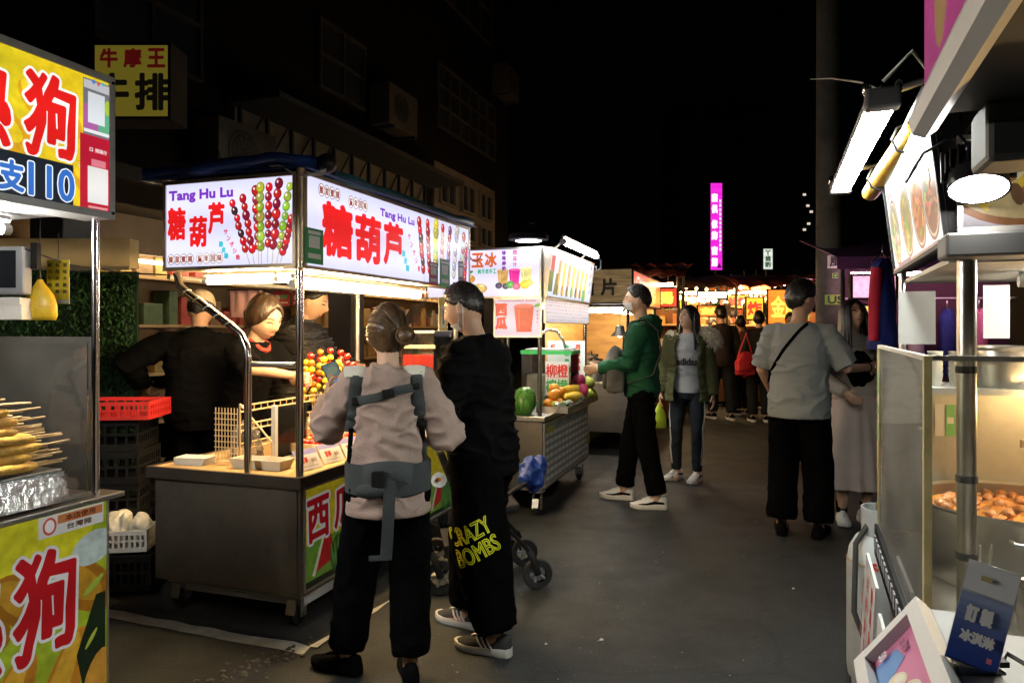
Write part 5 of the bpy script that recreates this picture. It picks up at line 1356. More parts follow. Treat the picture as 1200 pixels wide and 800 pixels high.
pot('second steel pot of stew farther back behind the glass', Vector((1.62, 2.12, .776)), .22, .26, .4, .03) if False else None
t = thing('ladle', 'steel ladle standing in the stew pot', 'ladle', Vector((1.41, 1.93, .93)), 0)
MB().tube([(0, 0, .0), (-.02, .0, .12), (-.045, -.01, .21)], [(.013, .004)] * 3, 8).build('handle', STEEL, t, 60); MB().lathe([(0, -.03), (.03, -.022), (.045, 0), (.042, 0), (.028, -.018), (0, -.025)], n=16, caps=False).build('bowl', STEEL, t, 60); MB().box((-.047, -.0105, .215), (.03, .012, .02)).build('grip', mat('tan_grip', (.6, .4, .2), .5), t)
for k, (x, y, r, h) in enumerate(((.315, .84, .075, .115), (.50, .84, .085, .11), (.70, .84, .09, .12))):
    pot('steel canister pot on the back shelf, %s from the left' % ordn[k], on(S1, x, y, 1.2805), r, h, A2)
for k in range(2):
    t = thing('cup_stack', 'stack of white paper cups on the back shelf, %s from the left' % ordn[k], 'cups', on(S1, .135 + k * .055, .82, 1.2805), A2, 'cup stacks on the back shelf')
    for j in range(5): MB().lathe([(.016, j * .016), (.021, j * .016 + .036), (.022, j * .016 + .038)], n=14).build('cup', PAPER, t, 40)
for k, (x, y, r) in enumerate(((.16, .35, .045), (.26, .27, .05))):
    t = thing('steel_cup', 'steel utensil cup on the stew stall counter, %s' % ['behind the post', 'near the front pane'][k], 'cup', on(S1, x, y, .7755), A2)
    MB().lathe([(0, 0), (r * .85, 0), (r, .1), (r + .004, .103), (r - .003, .1), (r * .8, .006), (0, .006)], n=20, caps=False).build('cup', STEEL, t, 40)
    for j in range(3): MB().cyl((.01 * j - .01, .005 * j, .007), (.03 * j - .03, .02 * j - .02, .16), .003, n=6).build('utensil', STEEL, t)
# spot lamp
sp = thing('spot_lamp', 'round black finned spotlight with glowing white lens on the stew stall', 'lamp', Vector((.945, 1.47, 1.735)), 0)
dirv = Vector((-.2, -.34, -.92)).normalized(); zq = (-dirv).to_track_quat('Z', 'Y').to_matrix()
MB().lathe([(0, .075), (.035, .075), (.05, .06), (.055, .0), (.057, -.004), (.0525, -.004)], n=32, axis=zq, caps=False).build('housing', BLACKP, sp, 40)
for k in range(20):
    a = k * 2 * math.pi / 20; b = MB(); c = zq @ Vector((.05 * math.cos(a), .05 * math.sin(a), .055)); b.box(c, (.022, .003, .045), zq @ Matrix.Rotation(a, 3, 'Z')); b.build('fin', BLACKP, sp)
MB().lathe([(0, -.0035), (.052, -.003)], n=32, axis=zq, caps=False).build('lens', lamp_mat('spot_lens', (1, .96, .9), 70), sp)
MB().tube([zq @ Vector((-.06, 0, .02)), zq @ Vector((-.062, 0, .09)), zq @ Vector((0, 0, .115)), zq @ Vector((.062, 0, .09)), zq @ Vector((.06, 0, .02))], .006, 6).build('yoke', BLACKP, sp, 60)
MB().tube([zq @ Vector((0, 0, .115)), Vector((.02, .05, .14)), Vector((.03, .1, .12))], .007, 6).build('bracket', BLACKP, sp, 60)
MB().tube([zq @ Vector((0, 0, .075)), Vector((-.04, .0, .11)), Vector((-.1, .02, .075)), Vector((-.12, .05, .02))], .0035, 6).build('cable', CABLE, sp, 60)
# tube fixture beside the sign
n0, n1 = Vector((.902, 1.763, 2.01)), Vector((1.313, 2.9, 2.01)); ax = (n1 - n0).normalized(); sd_ = Vector((ax.y, -ax.x, 0))
fx = thing('tube_fixture', 'silver twin fluorescent fixture hung left of the stew stall signs', 'lamp', n0, 0)
Lf = (n1 - n0).length
def FP(u, s, z): return ax * u + sd_ * s + Vector((0, 0, z))
b = MB(); prof = [(-.034, -.010), (-.037, .008), (-.018, .026), (.018, .026), (.037, .008), (.034, -.010), (.017, .010), (0, -.002), (-.017, .010)]
b.rings([[FP(0, s, z) for s, z in prof], [FP(Lf, s, z) for s, z in prof]]); b.build('reflector', mat('white_reflector', (.8, .8, .78), .25, .6, .05, 5), fx)
for s in (-.0185, .0185): MB().cyl(FP(.03, s, -.010), FP(Lf - .03, s, -.010), .0105, n=12).build('lamp_tube', lamp_mat('fixture_tube', (.95, 1, .94), 135), fx, 40)
for u in (0.012, Lf - .012):
    MB().box(FP(u, 0, 0), (.045, .078, .05), Matrix.Rotation(math.atan2(sd_.y, sd_.x) - math.pi / 2, 3, 'Z')).build('end_cap', mat('cap_grey', (.10, .10, .098), .4, .4, .05, 5), fx, bevel=.006)
    for s in (-.035, .035): MB().ball(FP(u, s, .03), (.012, .012, .02), 8, 6).build('wing_nut', CHROME, fx, 180)
MB().tube([FP(0, 0, .04), FP(-.02, .06, .1), FP(.02, .12, .03), FP(.1, .16, -.05)], .005, 6).build('cable', WCABLE, fx, 60)
MB().tube([FP(.1, 0, .035), FP(.1, .1, .06), FP(.05, .2, .02)], .01, 6).build('bracket', STEEL, fx, 60); MB().tube([FP(Lf - .2, 0, .035), FP(Lf - .2, .12, .04)], .01, 6).build('bracket', STEEL, fx, 60)
yb = thing('rolled_banner', 'yellow rolled awning beside the fluorescent fixture', 'awning', n0 + sd_ * .095 + Vector((0, 0, -.045)), 0)
MB().tube([ax * .1, ax * (.1 + Lf * .45), ax * (Lf * .9)], [.030, .034, .030], 14).build('roll', mat('yellow_vinyl', (.30, .17, .015), .3, 0, .15, 6, .2, 20, None, .5, .15), yb, 50)
for u in (.25, .8): MB().tube([ax * u + sd_ * (.042 * math.cos(a * .785)) + Vector((0, 0, .042 * math.sin(a * .785))) for a in range(8)], .004, 5, closed=True).build('strap', BLACKP, yb)
t = thing('overhead_cable', 'thin pale cable running from the pole to the tube fixture', 'cable', (0, 0, 0)); MB().tube([at(1035, 108, 1.9), at(1010, 97, 2.6), at(975, 92, 4.0), at(950, 93, 6.0)], .004, 6).build('cable', WCABLE, t, 60); MB().box(at(1035, 108, 1.9), (.02, .02, .03)).build('connector', BLACKP, t)
# boards leaning on the stew stall
def red_cols(p, w, h):
    p.column('麵線肉羹滷味', w * .25, h * .86, .05, .062, (.55, .02, .02), .004); p.column('米粉湯貢丸', -w * .05, h * .86, .045, .062, (.55, .02, .02), .003); p.column('外帶內用', -w * .33, h * .8, .035, .05, (.5, .05, .05), .002)
for k, (y, z, w, h, lab) in enumerate(((.30, .34, .34, .36, 'white board with red characters leaning on the stew stall, nearer one'), (.72, .36, .34, .38, 'white board with red characters leaning on the stew stall, farther one'))):
    t = thing('menu_board', lab, 'menu board', on(S1, -.035, y, z), A2, 'boards leaning on the stew stall')
    card(t, 'board', FMX((-.03, 0, 0), -.05), w, h, (.70, .68, .66), red_cols, .008); MB().bx(-.02, .0, -.1, .1, -.02, -.001).build('ledge', ALU, t)
# gas cylinder
gc = thing('gas_cylinder', 'worn grey gas cylinder standing behind the stew stall', 'gas cylinder', Vector((1.50, 2.92, 0)), 0)
GCM = mat('cylinder_grey', (.42, .44, .44), .45, .1, .12, 4, .1, 60, dirt=.4)
MB().lathe([(0, .02), (.11, .02), (.135, .05), (.14, .09), (.14, .50), (.132, .56), (.105, .61), (.06, .635), (0, .64)], n=32, caps=False).build('vessel', GCM, gc, 50)
MB().lathe([(.12, 0), (.122, .045), (.116, .045), (.114, 0)], n=28, caps=False).build('foot_ring', GCM, gc, 40); MB().lathe([(.1415, .515), (.1425, .52), (.1415, .525)], n=28, caps=False).build('weld_band', mat('tan_weld', (.4, .3, .18), .6), gc, 40)
MB().lathe([(.085, .615), (.088, .73), (.08, .73), (.078, .62)], n=24, caps=False).build('collar', GCM, gc, 40)
MB().cyl((0, 0, .63), (0, 0, .72), .02, n=12).cyl((0, 0, .69), (-.05, 0, .69), .012, n=8).lathe([(.03, .72), (.034, .73), (.03, .75)], n=12).build('valve', mat('brass', (.6, .45, .1), .3, .9), gc, 40)
MB().tube([(-.05, 0, .69), (-.14, -.05, .6), (-.17, -.1, .35), (-.14, -.18, .2), (.0, -.28, .22), (.1, -.32, .3)], .011, 8).build('hose', RUBBER, gc, 60)
p = Print(); p.column('液化石油氣', 0, .2, .045, .06, (.5, .1, .08), .002); p.rect(.0, .31, .04, .012, (.6, .05, .04), .4); p.rect(.012, .30, .025, .01, (.6, .05, .04), -.5)
p.build('lettering', PRINT, gc, None, frame_M((-.10, -.101, .22), (.72, -.70, 0), (0, 0, 1)), kind='stuff')
# ------------------------------------------------------------------ ice cream freezer nearest on the right
S0 = thing('freezer_stall', 'white ice cream freezer with pink poster at the lower right corner', 'freezer', (.559, .979, 0), A2)
MB().bx(-.06, .75, -.95, -.0, .05, .96).build('body', WHITEP, S0, bevel=.01)
MB().bx(.05, .75, -.95, .0, .961, 1.055).build('top_frame', WHITEP, S0, bevel=.008)
MB().bx(.10, .70, -.9, -.06, 1.0555, 1.06).build('lid', mat('grey_lid', (.35, .37, .36), .25, 0, .1, 4), S0)
sb = MB(); th = Vector((.076, 0, .1)).normalized(); nn = Vector((-.1, 0, .076)).normalized()
def SBP(u, y, o): return Vector((-.076, y, .978)) + th * u + nn * o
W_ = .126
for (u0, u1, y0, y1, o0, o1) in ((0, .02, -.9, 0, 0, .016), (W_ - .022, W_, -.9, 0, 0, .016), (.0201, W_ - .0221, -.022, 0, 0, .0155), (.0201, W_ - .0221, -.9, -.878, 0, .0155), (.001, W_ - .001, -.899, -.001, -.02, -.001)):
    vs = [SBP(u, y, o) for u in (u0, u1) for y in (y0, y1) for o in (o0, o1)]; sb.add(vs, [(0, 1, 3, 2), (4, 6, 7, 5), (0, 4, 5, 1), (2, 3, 7, 6), (0, 2, 6, 4), (1, 5, 7, 3)])
fr = sb.build('poster_frame', WHITEP, S0)
MB().bx(.0, .049, -.9, -.001, .97, 1.075).build('ridge', WHITEP, S0, bevel=.006)
p = Print(.0003); W2 = .856
p.clip = (0, W2, 0, .083)
p.rect(W2 / 2, .0415, W2, .083, (.68, .22, .42))
p.poly([(.1, .0), (.13, .0), (.30, .06), (.28, .09)], (.75, .5, .55)); p.poly([(0.02, .0), (.1, .0), (.06, .05), (.02, .04)], (.12, .3, .65))
for k in range(4): p.ell(.10 + k * .045, .03 + k * .016, .022, .014, (.78, .72, .55), .5); p.ell(.10 + k * .045, .034 + k * .016, .012, .007, (.85, .82, .7), .5)
p.ell(.05, .09, .014, .006, (.3, .1, .25), 0); p.text('抹茶', .16, .092, .03, .012, (.3, .08, .2), .0006); p.text('草莓', .04, .055, .03, .012, (.3, .08, .2), .0006); p.text('50', .02, .02, .02, .014, (.8, .8, .9), .0008)
p.build('poster', PRINT, fr, None, frame_M(SBP(.022, -.022, .002), (0, -1, 0), th))
bc = thing('card_stand', 'upright blue card with white characters standing on the freezer', 'card', Vector((.505, .80, 1.075)), 0)
def blue(p, w, h):
    for k in range(10):
        f = k / 9; p.rect(0, h * (.04 + .068 * k), w * .97, h * .07, (.02 + .3 * f * f, .06 + .34 * f * f, .34 + .3 * f * f))
    p.rect(0, h * .85, w * .97, h * .28, (.85, .87, .9)); p.text('訂', -w * .2, h * .5, w * .24, h * .17, WHT, .0012); p.text('製', w * .08, h * .5, w * .24, h * .17, WHT, .0012); p.text('冰淇淋', .0, h * .28, w * .66, h * .12, WHT, .0008); p.rect(-w * .1, h * .86, w * .2, h * .05, (.55, .45, .2)); p.rect(w * .3, h * .12, w * .1, h * .05, (.8, .2, .3))
card(bc, 'card', frame_M((.0, .0, .003), (.74, -.62, -.26), (.24, .1, 1)), .050, .112, (.5, .55, .62), blue, .002); MB().bx(-.02, .03, -.015, .025, 0, .003).build('foot', CLEAR, bc)
t = thing('phone_cable', 'dark cable lying along the freezer edge by the blue card', 'cable', Vector((.54, .8, 1.079)), 0); MB().tube([(0, 0, .0), (.02, .02, .004), (.03, -.02, .0), (.02, -.08, .0)], .003, 6).build('cable', CABLE, t, 60); MB().box((0, .004, .003), (.01, .02, .006)).build('plug', BLACKP, t)
# its overhead sign
oh = MB(); 
MB().bx(.0, .5, -1.1, 0, 1.752, 2.35).build('sign_box', mat('dark_underside', (.02, .02, .022), .6), S0)
def ice_face(p, w, h):
    p.rect(w / 2, h / 2, w, h, (.62, .08, .30)); 
    for k in range(6): p.ell(.12 + k * .2, .25 + .06 * (k % 2), .07, .12, [(.1, .2, .6), (.5, .2, .08), (.7, .5, .6)][k % 3], .4, 20); p.ell(.14 + k * .2, .12, .05, .1, (.5, .3, .12), -.2, 16)
q = Print(.0004); ice_face(q, 1.08, .58); q.build('sign_print', print_mat('pink_print', .35, .15), S0, None, FMX((-.003, -.01, 1.76)), kind='stuff')
b = MB(); pr = [(-.016, 1.715), (-.02, 1.735), (-.014, 1.752), (.008, 1.751), (.016, 1.738), (.014, 1.718), (.0, 1.709)]
b.rings([[(x, -1.1, z) for x, z in pr], [(x, .01, z) for x, z in pr]]); b.build('edge_profile', mat('silver_paint', (.62, .63, .62), .35, .35, .06, 5, dirt=.15), S0, 30)
MB().bx(.02, .5, -1.1, -.01, 1.735, 1.7515).build('under_panel', mat('dark_underside', (.02, .02, .022), .6), S0); MB().bx(.06, .16, -.05, .05, 1.66, 1.74).build('bracket_box', mat('dark_box', (.06, .065, .06), .5, 0, .1, 5), S0, bevel=.008)
MB().cyl((.62, -.03, 1.06), (.62, -.03, 1.70), .018, n=12).build('post', STEEL, S0, 40)
# ------------------------------------------------------------------ people
SKIN = mat('skin', (.58, .36, .24), .48, 0, .08, 14, .1, 160, None, .4, .18)
SKIN2 = mat('skin_tan', (.48, .29, .19), .5, 0, .1, 14, .1, 160, None, .4, .18)
HAIRK = mat('black_hair', (.012, .010, .009), .38, 0, .4, 40, .4, 120, (1, 1, .15))
HAIRB = mat('brown_hair', (.085, .047, .020), .42, 0, .5, 45, .4, 120, (1, 1, .2))
EYE = mat('dark_eye', (.015, .01, .008), .15); LIP = mat('lip', (.42, .12, .10), .4, 0, .1, 30); BROW = mat('brow', (.02, .015, .012), .7)
def cloth(name, c, rough=.85, vary=.12, bs=140, bump=.25): return mat(name, c, rough, 0, vary, 9, bump, bs, None, .25)
K_TROUSER = mat('black_trouser', (.0022, .0022, .0024), .95, 0, .2, 9, .2, 140, None, .03); K_JACKET = mat('black_jacket', (.0030, .0030, .0033), .9, 0, .2, 9, .2, 140, None, .05)
WHITE_SOLE = mat('white_sole', (.68, .67, .64), .6, 0, .08, 12, dirt=.25)
def lerp(a, b, t): return a + (b - a) * t
def ik(a, b, l1, l2, pole):
    a, b = Vector(a), Vector(b); d = b - a; D = min(d.length, (l1 + l2) * .999)
    if d.length > D: b = a + d.normalized() * D
    u = d.normalized(); x = (l1 * l1 - l2 * l2 + D * D) / (2 * D); h = math.sqrt(max(l1 * l1 - x * x, 0))
    p = Vector(pole); p = (p - u * p.dot(u)); p = p.normalized() if p.length > 1e-6 else u.orthogonal()
    return a + u * x + p * h, b
def head_pt(d):
    """radius point of a head in direction d (unit), head frame x right, y forward, z up"""
    x, y, z = d.x * .0745, d.y * .097, d.z * .118
    if d.y < 0: y *= 1.04
    if d.z < 0:
        t = -d.z; x *= 1 - .30 * t * t - (.10 * t if d.y > 0 else .12 * t)
        if d.y < 0: y *= 1 - .42 * t
        else: y *= 1 - .10 * t
    if d.z > .2: x *= 1 - .05 * (d.z - .2)
    f = max(d.y, 0)
    g = lambda cx, cz, sx, sz: math.exp(-((x - cx) / sx) ** 2 - ((z - cz) / sz) ** 2) * (f ** .5)
    y += .024 * g(0, -.018, .013, .018) + .012 * g(0, .008, .010, .022) + .005 * g(0, .036, .05, .012) - .007 * g(.032, .014, .017, .012) - .007 * g(-.032, .014, .017, .012)
    y += .007 * g(0, -.055, .022, .014) + .010 * g(0, -.098, .022, .018) + .003 * g(.042, -.02, .02, .022) + .003 * g(-.042, -.02, .02, .022) - .004 * g(0, -.075, .03, .007) - .003 * g(0, -.038, .02, .005)
    return Vector((x, y, z))
def sph(n, k):
    out = []
    for i in range(k + 1):
        th = math.pi * i / k
        out.append([Vector((math.sin(th) * math.sin(2 * math.pi * a / n), math.sin(th) * math.cos(2 * math.pi * a / n), math.cos(th))) for a in range(n)])
    return out
def hairline(phi, style):
    a = abs(phi)
    pts = {'short': ((0, .62), (.7, .52), (1.0, .25), (1.35, .08), (1.75, .02), (2.0, -.42), (3.15, -.62)),
           'crop': ((0, .66), (.7, .58), (1.0, .38), (1.35, .16), (1.75, .12), (2.0, -.2), (3.15, -.5)),
           'long': ((0, .70), (.5, .50), (.8, .15), (1.1, -.1), (1.5, -.35), (2.0, -.65), (3.15, -.8))}[style]
    for (a0, z0), (a1, z1) in zip(pts, pts[1:]):
        if a <= a1: return lerp(z0, z1, (a - a0) / (a1 - a0))
    return pts[-1][1]
def person(label, loc, yaw, H=1.7, lean=0, twist=0, side=0, head=(0, 0, 0), lw=(-.24, .06, .86), rw=(.24, .06, .86), lp=(-.5, -.6, -.6), rp=(.5, -.6, -.6),
           la=(-.1, 0, 0), ra=(.1, 0, 0), fy=(8, -8), girth=1.0, build=1.0, skin=SKIN, hair='short', hair_m=HAIRK, top=None, trousers=None, skirt=None, shoes=None, curl=.5, detail=True,
           hs=1.0, lh=None, rh=None, group=None, sit=0, hair_fn=None, hat=None):
    """lean/twist/side bend the trunk in degrees; lw, rw are wrist spots and la, ra ankle spots in the body's own frame for a 1.7 m figure"""
    s = H / 1.7
    t = thing('person', label, 'person', loc, R(yaw), group)
    t.scale = (s, s, s)
    hip = Vector((0, 0, .92))
    Rt = Euler((-R(lean), R(side), 0)).to_matrix() @ Matrix.Rotation(R(twist), 3, 'Z')
    def T(p):
        p = Vector(p); f = max(0, min(1, (p.z - .92) / .25))
        if f <= 0: return p
        e = Euler((-R(lean) * f, R(side) * f, 0)).to_matrix() @ Matrix.Rotation(R(twist) * f, 3, 'Z')
        return hip + e @ (p - hip)
    sh = {-1: T((-.165 * build, 0, 1.375)), 1: T((.165 * build, 0, 1.375))}
    el, wr = {}, {}
    for k, w, p in ((-1, lw, lp), (1, rw, rp)): el[k], wr[k] = ik(sh[k], w, .285, .25, p)
    hj = {-1: Vector((-.088, 0, .89)), 1: Vector((.088, 0, .89))}
    an, kn = {}, {}
    for k, a in ((-1, la), (1, ra)): kn[k], an[k] = ik(hj[k], (a[0], a[1], a[2] + .085), .41, .405, (k * .12, 1, .1))
    Rh = Rt @ Matrix.Rotation(R(head[0]), 3, 'Z') @ Euler((R(head[1]), R(head[2]), 0)).to_matrix()
    nb = T((0, -.012, 1.40)); hc = T((0, .018, 1.50)) + Rh @ Vector((0, .012, .085))
    J = dict(sh=sh, el=el, wr=wr, hj=hj, kn=kn, an=an, hc=hc, Rh=Rh, T=T, nb=nb, s=s, t=t)
    g = girth
    # ---- body
    b = MB()
    def torso(bb, rows, n=20, grow=0.0, off=0.0):
        rs = []
        for z, rx, ry, yo in rows:
            rs.append([T((math.cos(2 * math.pi * a / n) * (rx + grow), yo + off + math.sin(2 * math.pi * a / n) * (ry + grow), z)) for a in range(n)])
        bb.rings(rs)
    ROWS = [(.80, .13 * g, .10 * g, 0), (.90, .150 * g, .105 * g, -.005), (1.0, .138 * g, .098 * g, 0), (1.1, .132 * g, .095 * g, .0), (1.2, .145 * build * g ** .5, .102 * g, .0), (1.3, .155 * build, .098 * g ** .5, 0), (1.37, .15 * build, .08, -.008), (1.41, .095, .065, -.012), (1.435, .055, .05, -.01)]
    torso(b, ROWS)
    b.tube([T((0, -.015, 1.38)), nb.lerp(hc, .45), hc + Rh @ Vector((0, -.012, -.06))], [.056, .050, .052], 14)
    gr = sph(44, 34)
    hd_pt = lambda d: head_pt(d) * hs
    hc = hc + Rh @ Vector((0, 0, .06 * (hs - 1)))
    J['hc'] = hc
    b.rings([[hc + Rh @ hd_pt(d) for d in ring] for ring in gr[1:-1]])
    for k in (-1, 1):
        b.ball(hc + Rh @ Vector((k * .074, -.008, .0)) * hs, (.009, .02, .031), 10, 8, Rh @ Euler((R(8), 0, R(-k * 22))).to_matrix())
        b.tube([sh[k].lerp(nb, .25), sh[k], el[k], wr[k]], [.05, .05, .038, .026], 12)
        b.tube([hj[k] + Vector((0, 0, .03)), kn[k], an[k]], [.08, .052, .036], 12)
        b.tube([an[k], an[k] + Vector((0, .03, -.05)), an[k] + Vector((0, .12, -.065))], [.036, .036, .028], 10)
        # hand: palm, four fingers, thumb
        hd, pn = (lh, rh)[k > 0] or (None, None)
        hd = Vector(hd).normalized() if hd else (wr[k] - el[k]).normalized()
        pn = Vector(pn) if pn else Vector((-k, 0, 0))
        pn = (pn - hd * pn.dot(hd)).normalized(); sd = hd.cross(pn) * k      # sd points to the thumb side
        if sd.y < 0 and not (lh, rh)[k > 0]: sd = -sd
        W = wr[k]
        b.tube([W - hd * .02, W + hd * .02, W + hd * .06, W + hd * .085], [(.018, .024), (.016, .034), (.015, .040), (.012, .038)], 12, up=pn)
        for i, (o, l) in enumerate(((.030, .070), (.0105, .080), (-.0095, .074), (-.028, .058))):
            p0 = W + hd * .078 + sd * o; d1 = (hd * math.cos(curl * .6) + pn * math.sin(curl * .6)); d2 = (hd * math.cos(curl * 1.6) + pn * math.sin(curl * 1.6)); d3 = (hd * math.cos(curl * 2.5) + pn * math.sin(curl * 2.5))
            b.tube([p0, p0 + d1 * l * .45, p0 + d1 * l * .45 + d2 * l * .33, p0 + d1 * l * .45 + d2 * l * .33 + d3 * l * .27], [.0088, .0085, .0078, .006], 8)
        q0 = W + hd * .022 + sd * .024
        b.tube([q0, q0 + (hd * .6 + sd * .7 + pn * .3).normalized() * .034, q0 + (hd * .6 + sd * .7 + pn * .3).normalized() * .034 + (hd * .9 + sd * .2 + pn * .5).normalized() * .045], [.013, .0105, .0075], 8)
    vox = .0062 if detail else .012
    me = remesh(b, vox, 2, 'body'); me.materials.append(skin)
    body = link('body', me, t)
    bv = BVHTree.FromPolygons([v.co for v in me.vertices], [tuple(p.vertices) for p in me.polygons])
    J['body'] = bv
    # ---- face
    if detail:
        def onface(x, z, lift=.0):
            x, z = x * hs, z * hs; o = hc + Rh @ Vector((x, .3, z)); r = bv.ray_cast(o, -(Rh @ Vector((0, 1, 0))))
            return (r[0] if r[0] else hc + Rh @ Vector((x, .095, z))) + Rh @ Vector((0, lift, 0))
        for k in (-1, 1):
            m = MB(); m.tube([onface(k * x, z, .0012) for x, z in ((.016, .010), (.022, .0135), (.031, .0145), (.040, .0125), (.046, .0095))], [.0012, .0035, .0042, .0034, .001], 7, flat=.6); m.build('eye', EYE, t, 60)
            m = MB(); m.tube([onface(k * x, z, .0015) for x, z in ((.014, .031), (.026, .036), (.038, .0365), (.049, .031))], [.002, .0034, .003, .0012], 6, flat=.7); m.build('eyebrow', BROW, t, 60)
        m = MB(); m.tube([onface(x, -.0615 + abs(x) * .06, .001) for x in (-.022, -.014, -.006, 0, .006, .014, .022)], [.001, .0042, .0056, .0052, .0056, .0042, .001], 8, flat=.7); m.build('lips', LIP, t, 60)
    # ---- hair
    def scalp(style, thick, up=.0, seed=1.0, strand=.004):
        m = MB(); G = sph(56, 40); rs = []
        for ring in G[1:-1]:
            row = []
            for d in ring:
                phi = math.atan2(d.x, d.y); hl = hairline(phi, style)
                q = hd_pt(d); w = max(0, min(1, (d.z - hl) / .10 + .35)); w = w * w * (3 - 2 * w)
                th = thick * (1 + up * max(0, d.z)) + strand * noise.noise(Vector((phi * 9, d.z * 2.2, seed))) + strand * .8 * noise.noise(Vector((phi * 24, d.z * 3, seed + 4)))
                row.append(hc + Rh @ (q + d * lerp(-.012, th, w)))
            rs.append(row)
        m.rings(rs); return m
    J['scalp'] = scalp
    if hair_fn: hm = hair_fn(J)
    elif hair == 'short': hm = scalp('short', .014, .9, loc[0], .006)
    elif hair == 'crop': hm = scalp('crop', .008, 1.4, loc[0], .005)
    else: hm = scalp('long', .012, .5, loc[0], .004)
    if detail and hair in ('short', 'crop') and not hair_fn:
        rr = random.Random(int(abs(loc[0]) * 1000) + 5); L_ = .018 if hair == 'crop' else .026
        for i in range(420):
            a = rr.uniform(-3.14, 3.14); z = rr.uniform(hairline(a, hair) + .06, 1.0); q_ = math.sqrt(max(0, 1 - z * z)); d = Vector((math.sin(a) * q_, math.cos(a) * q_, z)).normalized()
            p = head_pt(d) * hs + d * .004; f = max(0, d.z); dr = (d * (.35 + .75 * f) + Vector((rr.gauss(0, .25), rr.gauss(.25, .3), rr.gauss(.1 if f > .5 else -.9, .25)))).normalized(); l = L_ * rr.uniform(.6, 1.1) * (.35 + .8 * f)
            hm.tube([hc + Rh @ p, hc + Rh @ (p + dr * l * .55 + d * .004), hc + Rh @ (p + dr * l)], [.0055, .0045, .0012], 5)
    hm.build('hair', hair_m, t, 70)
    # ---- garments
    J['torso'] = torso; J['ROWS'] = ROWS
    if trousers:
        m_, thigh, knee, hem, ez = trousers[:5]
        m = MB(); torso(m, [(.80, .125 * g, .10 * g, 0), (.86, .15 * g, .112 * g, -.004), (.93, .152 * g, .11 * g, -.004), (1.02, .143 * g, .102 * g, 0)], 20, .008)
        for k in (-1, 1):
            e = an[k] + Vector((0, 0, ez)); kk = kn[k]
            m.tube([hj[k] + Vector((0, -.004, .02)), hj[k].lerp(kk, .5), kk, kk.lerp(e, .55), kk.lerp(e, .9), e], [thigh, thigh * .93, knee, lerp(knee, hem, .5), hem * 1.06, hem], 16)
        me = remesh(m, .011 if detail else .016, 3, 'trousers', .007 if detail else .006, (10, 10, 8), loc[0]); me.materials.append(m_); J['trousers_o'] = link('trousers', me, t)
        J['trousers'] = BVHTree.FromPolygons([v.co for v in me.vertices], [tuple(p.vertices) for p in me.polygons])
    if top:
        m_, hem, sl, loose, fold = top['m'], top.get('hem', .84), top.get('sleeve', 1.0), top.get('loose', .018), top.get('fold', .008)
        m = MB(); rows = [r for r in ROWS if r[0] > hem + .03 and r[0] < 1.42]
        h0 = [r for r in ROWS if r[0] <= hem + .03]; r0 = h0[-1] if h0 else ROWS[0]
        flare = top.get('flare', .0)
        rows = [(hem, r0[1] + flare, r0[2] + flare, r0[3]), (hem + .02, r0[1] + flare, r0[2] + flare, r0[3])] + rows + [(1.425, .075, .062, -.012)]
        torso(m, rows, 22, loose)
        for k in (-1, 1):
            E, W = el[k], wr[k]
            r1, r2, r3 = top.get('r', (.072, .060, .046))
            if sl >= .99: pts = [sh[k].lerp(nb, .35) + Vector((0, 0, -.012 - max(0, r1 - .07))), sh[k] + Vector((0, 0, -.005 - max(0, r1 - .07))), sh[k].lerp(E, .5), E, E.lerp(W, .5), W + (W - E).normalized() * top.get('cuff', -.01)]; rad = [r1 * .9, r1, lerp(r1, r2, .6), r2 * 1.02, lerp(r2, r3, .4), r3]
            elif sl > .5: f = (sl - .5) * 2; pts = [sh[k].lerp(nb, .35), sh[k], sh[k].lerp(E, .5), E, E.lerp(W, f)]; rad = [r1 * .9, r1, lerp(r1, r2, .6), r2, r3]
            else: z_ = Vector((0, 0, -.004 - max(0, r1 - .066) * 1.3)); pts = [sh[k].lerp(nb, .35) + z_, sh[k] + z_, sh[k].lerp(E, sl * 1.1), sh[k].lerp(E, sl * 2)]; rad = [r1 * .9, r1, r1 * .98, r1 * .97]
            m.tube(pts, rad, 16)
        if top.get('hood'):
            m.tube([T((-.10, .02, 1.43)), T((-.09, -.05, 1.43)), T((0, -.10, 1.41)), T((.09, -.05, 1.43)), T((.10, .02, 1.43))], [.03, .05, .06, .05, .03], 12)
            m.ball(T((0, -.105, 1.36)), (.10, .05, .08), 14, 10)
        if top.get('collar'): m.tube([T((.068 * math.cos(a * .524), -.006 + .062 * math.sin(a * .524), 1.425 + top['collar'] * .3)) for a in range(12)], top['collar'] * .55, 8, closed=True)
        me = remesh(m, top.get('vox', .008 if detail else .016), 3, top.get('name', 'top'), fold, top.get('freq', (7, 7, 15)), loc[0] * 3 + 1, lambda p: min(1, max(.12, (p.z - hem) / .08))); me.materials.append(m_); J['top_o'] = link(top.get('name', 'top'), me, t)
        J['top'] = BVHTree.FromPolygons([v.co for v in me.vertices], [tuple(p.vertices) for p in me.polygons])
    if skirt:
        m_, z0, z1, r1 = skirt; m = MB(); rs = []; n = 64
        for i in range(15):
            f = i / 14; z = lerp(z1, z0, f); rx = lerp(.142 * g + .014, r1, f ** .8); ry = lerp(.105 * g + .014, r1 * .85, f ** .8)
            rs.append([((rx + .02 * f * math.sin(a * 2 * math.pi / n * 11 + math.sin(a * .4) * 1.5)) * math.cos(2 * math.pi * a / n), (ry + .02 * f * math.sin(a * 2 * math.pi / n * 11 + math.sin(a * .4) * 1.5)) * math.sin(2 * math.pi * a / n), z) for a in range(n)])
        m.rings(rs[::-1]).build('skirt', m_, t, 70)
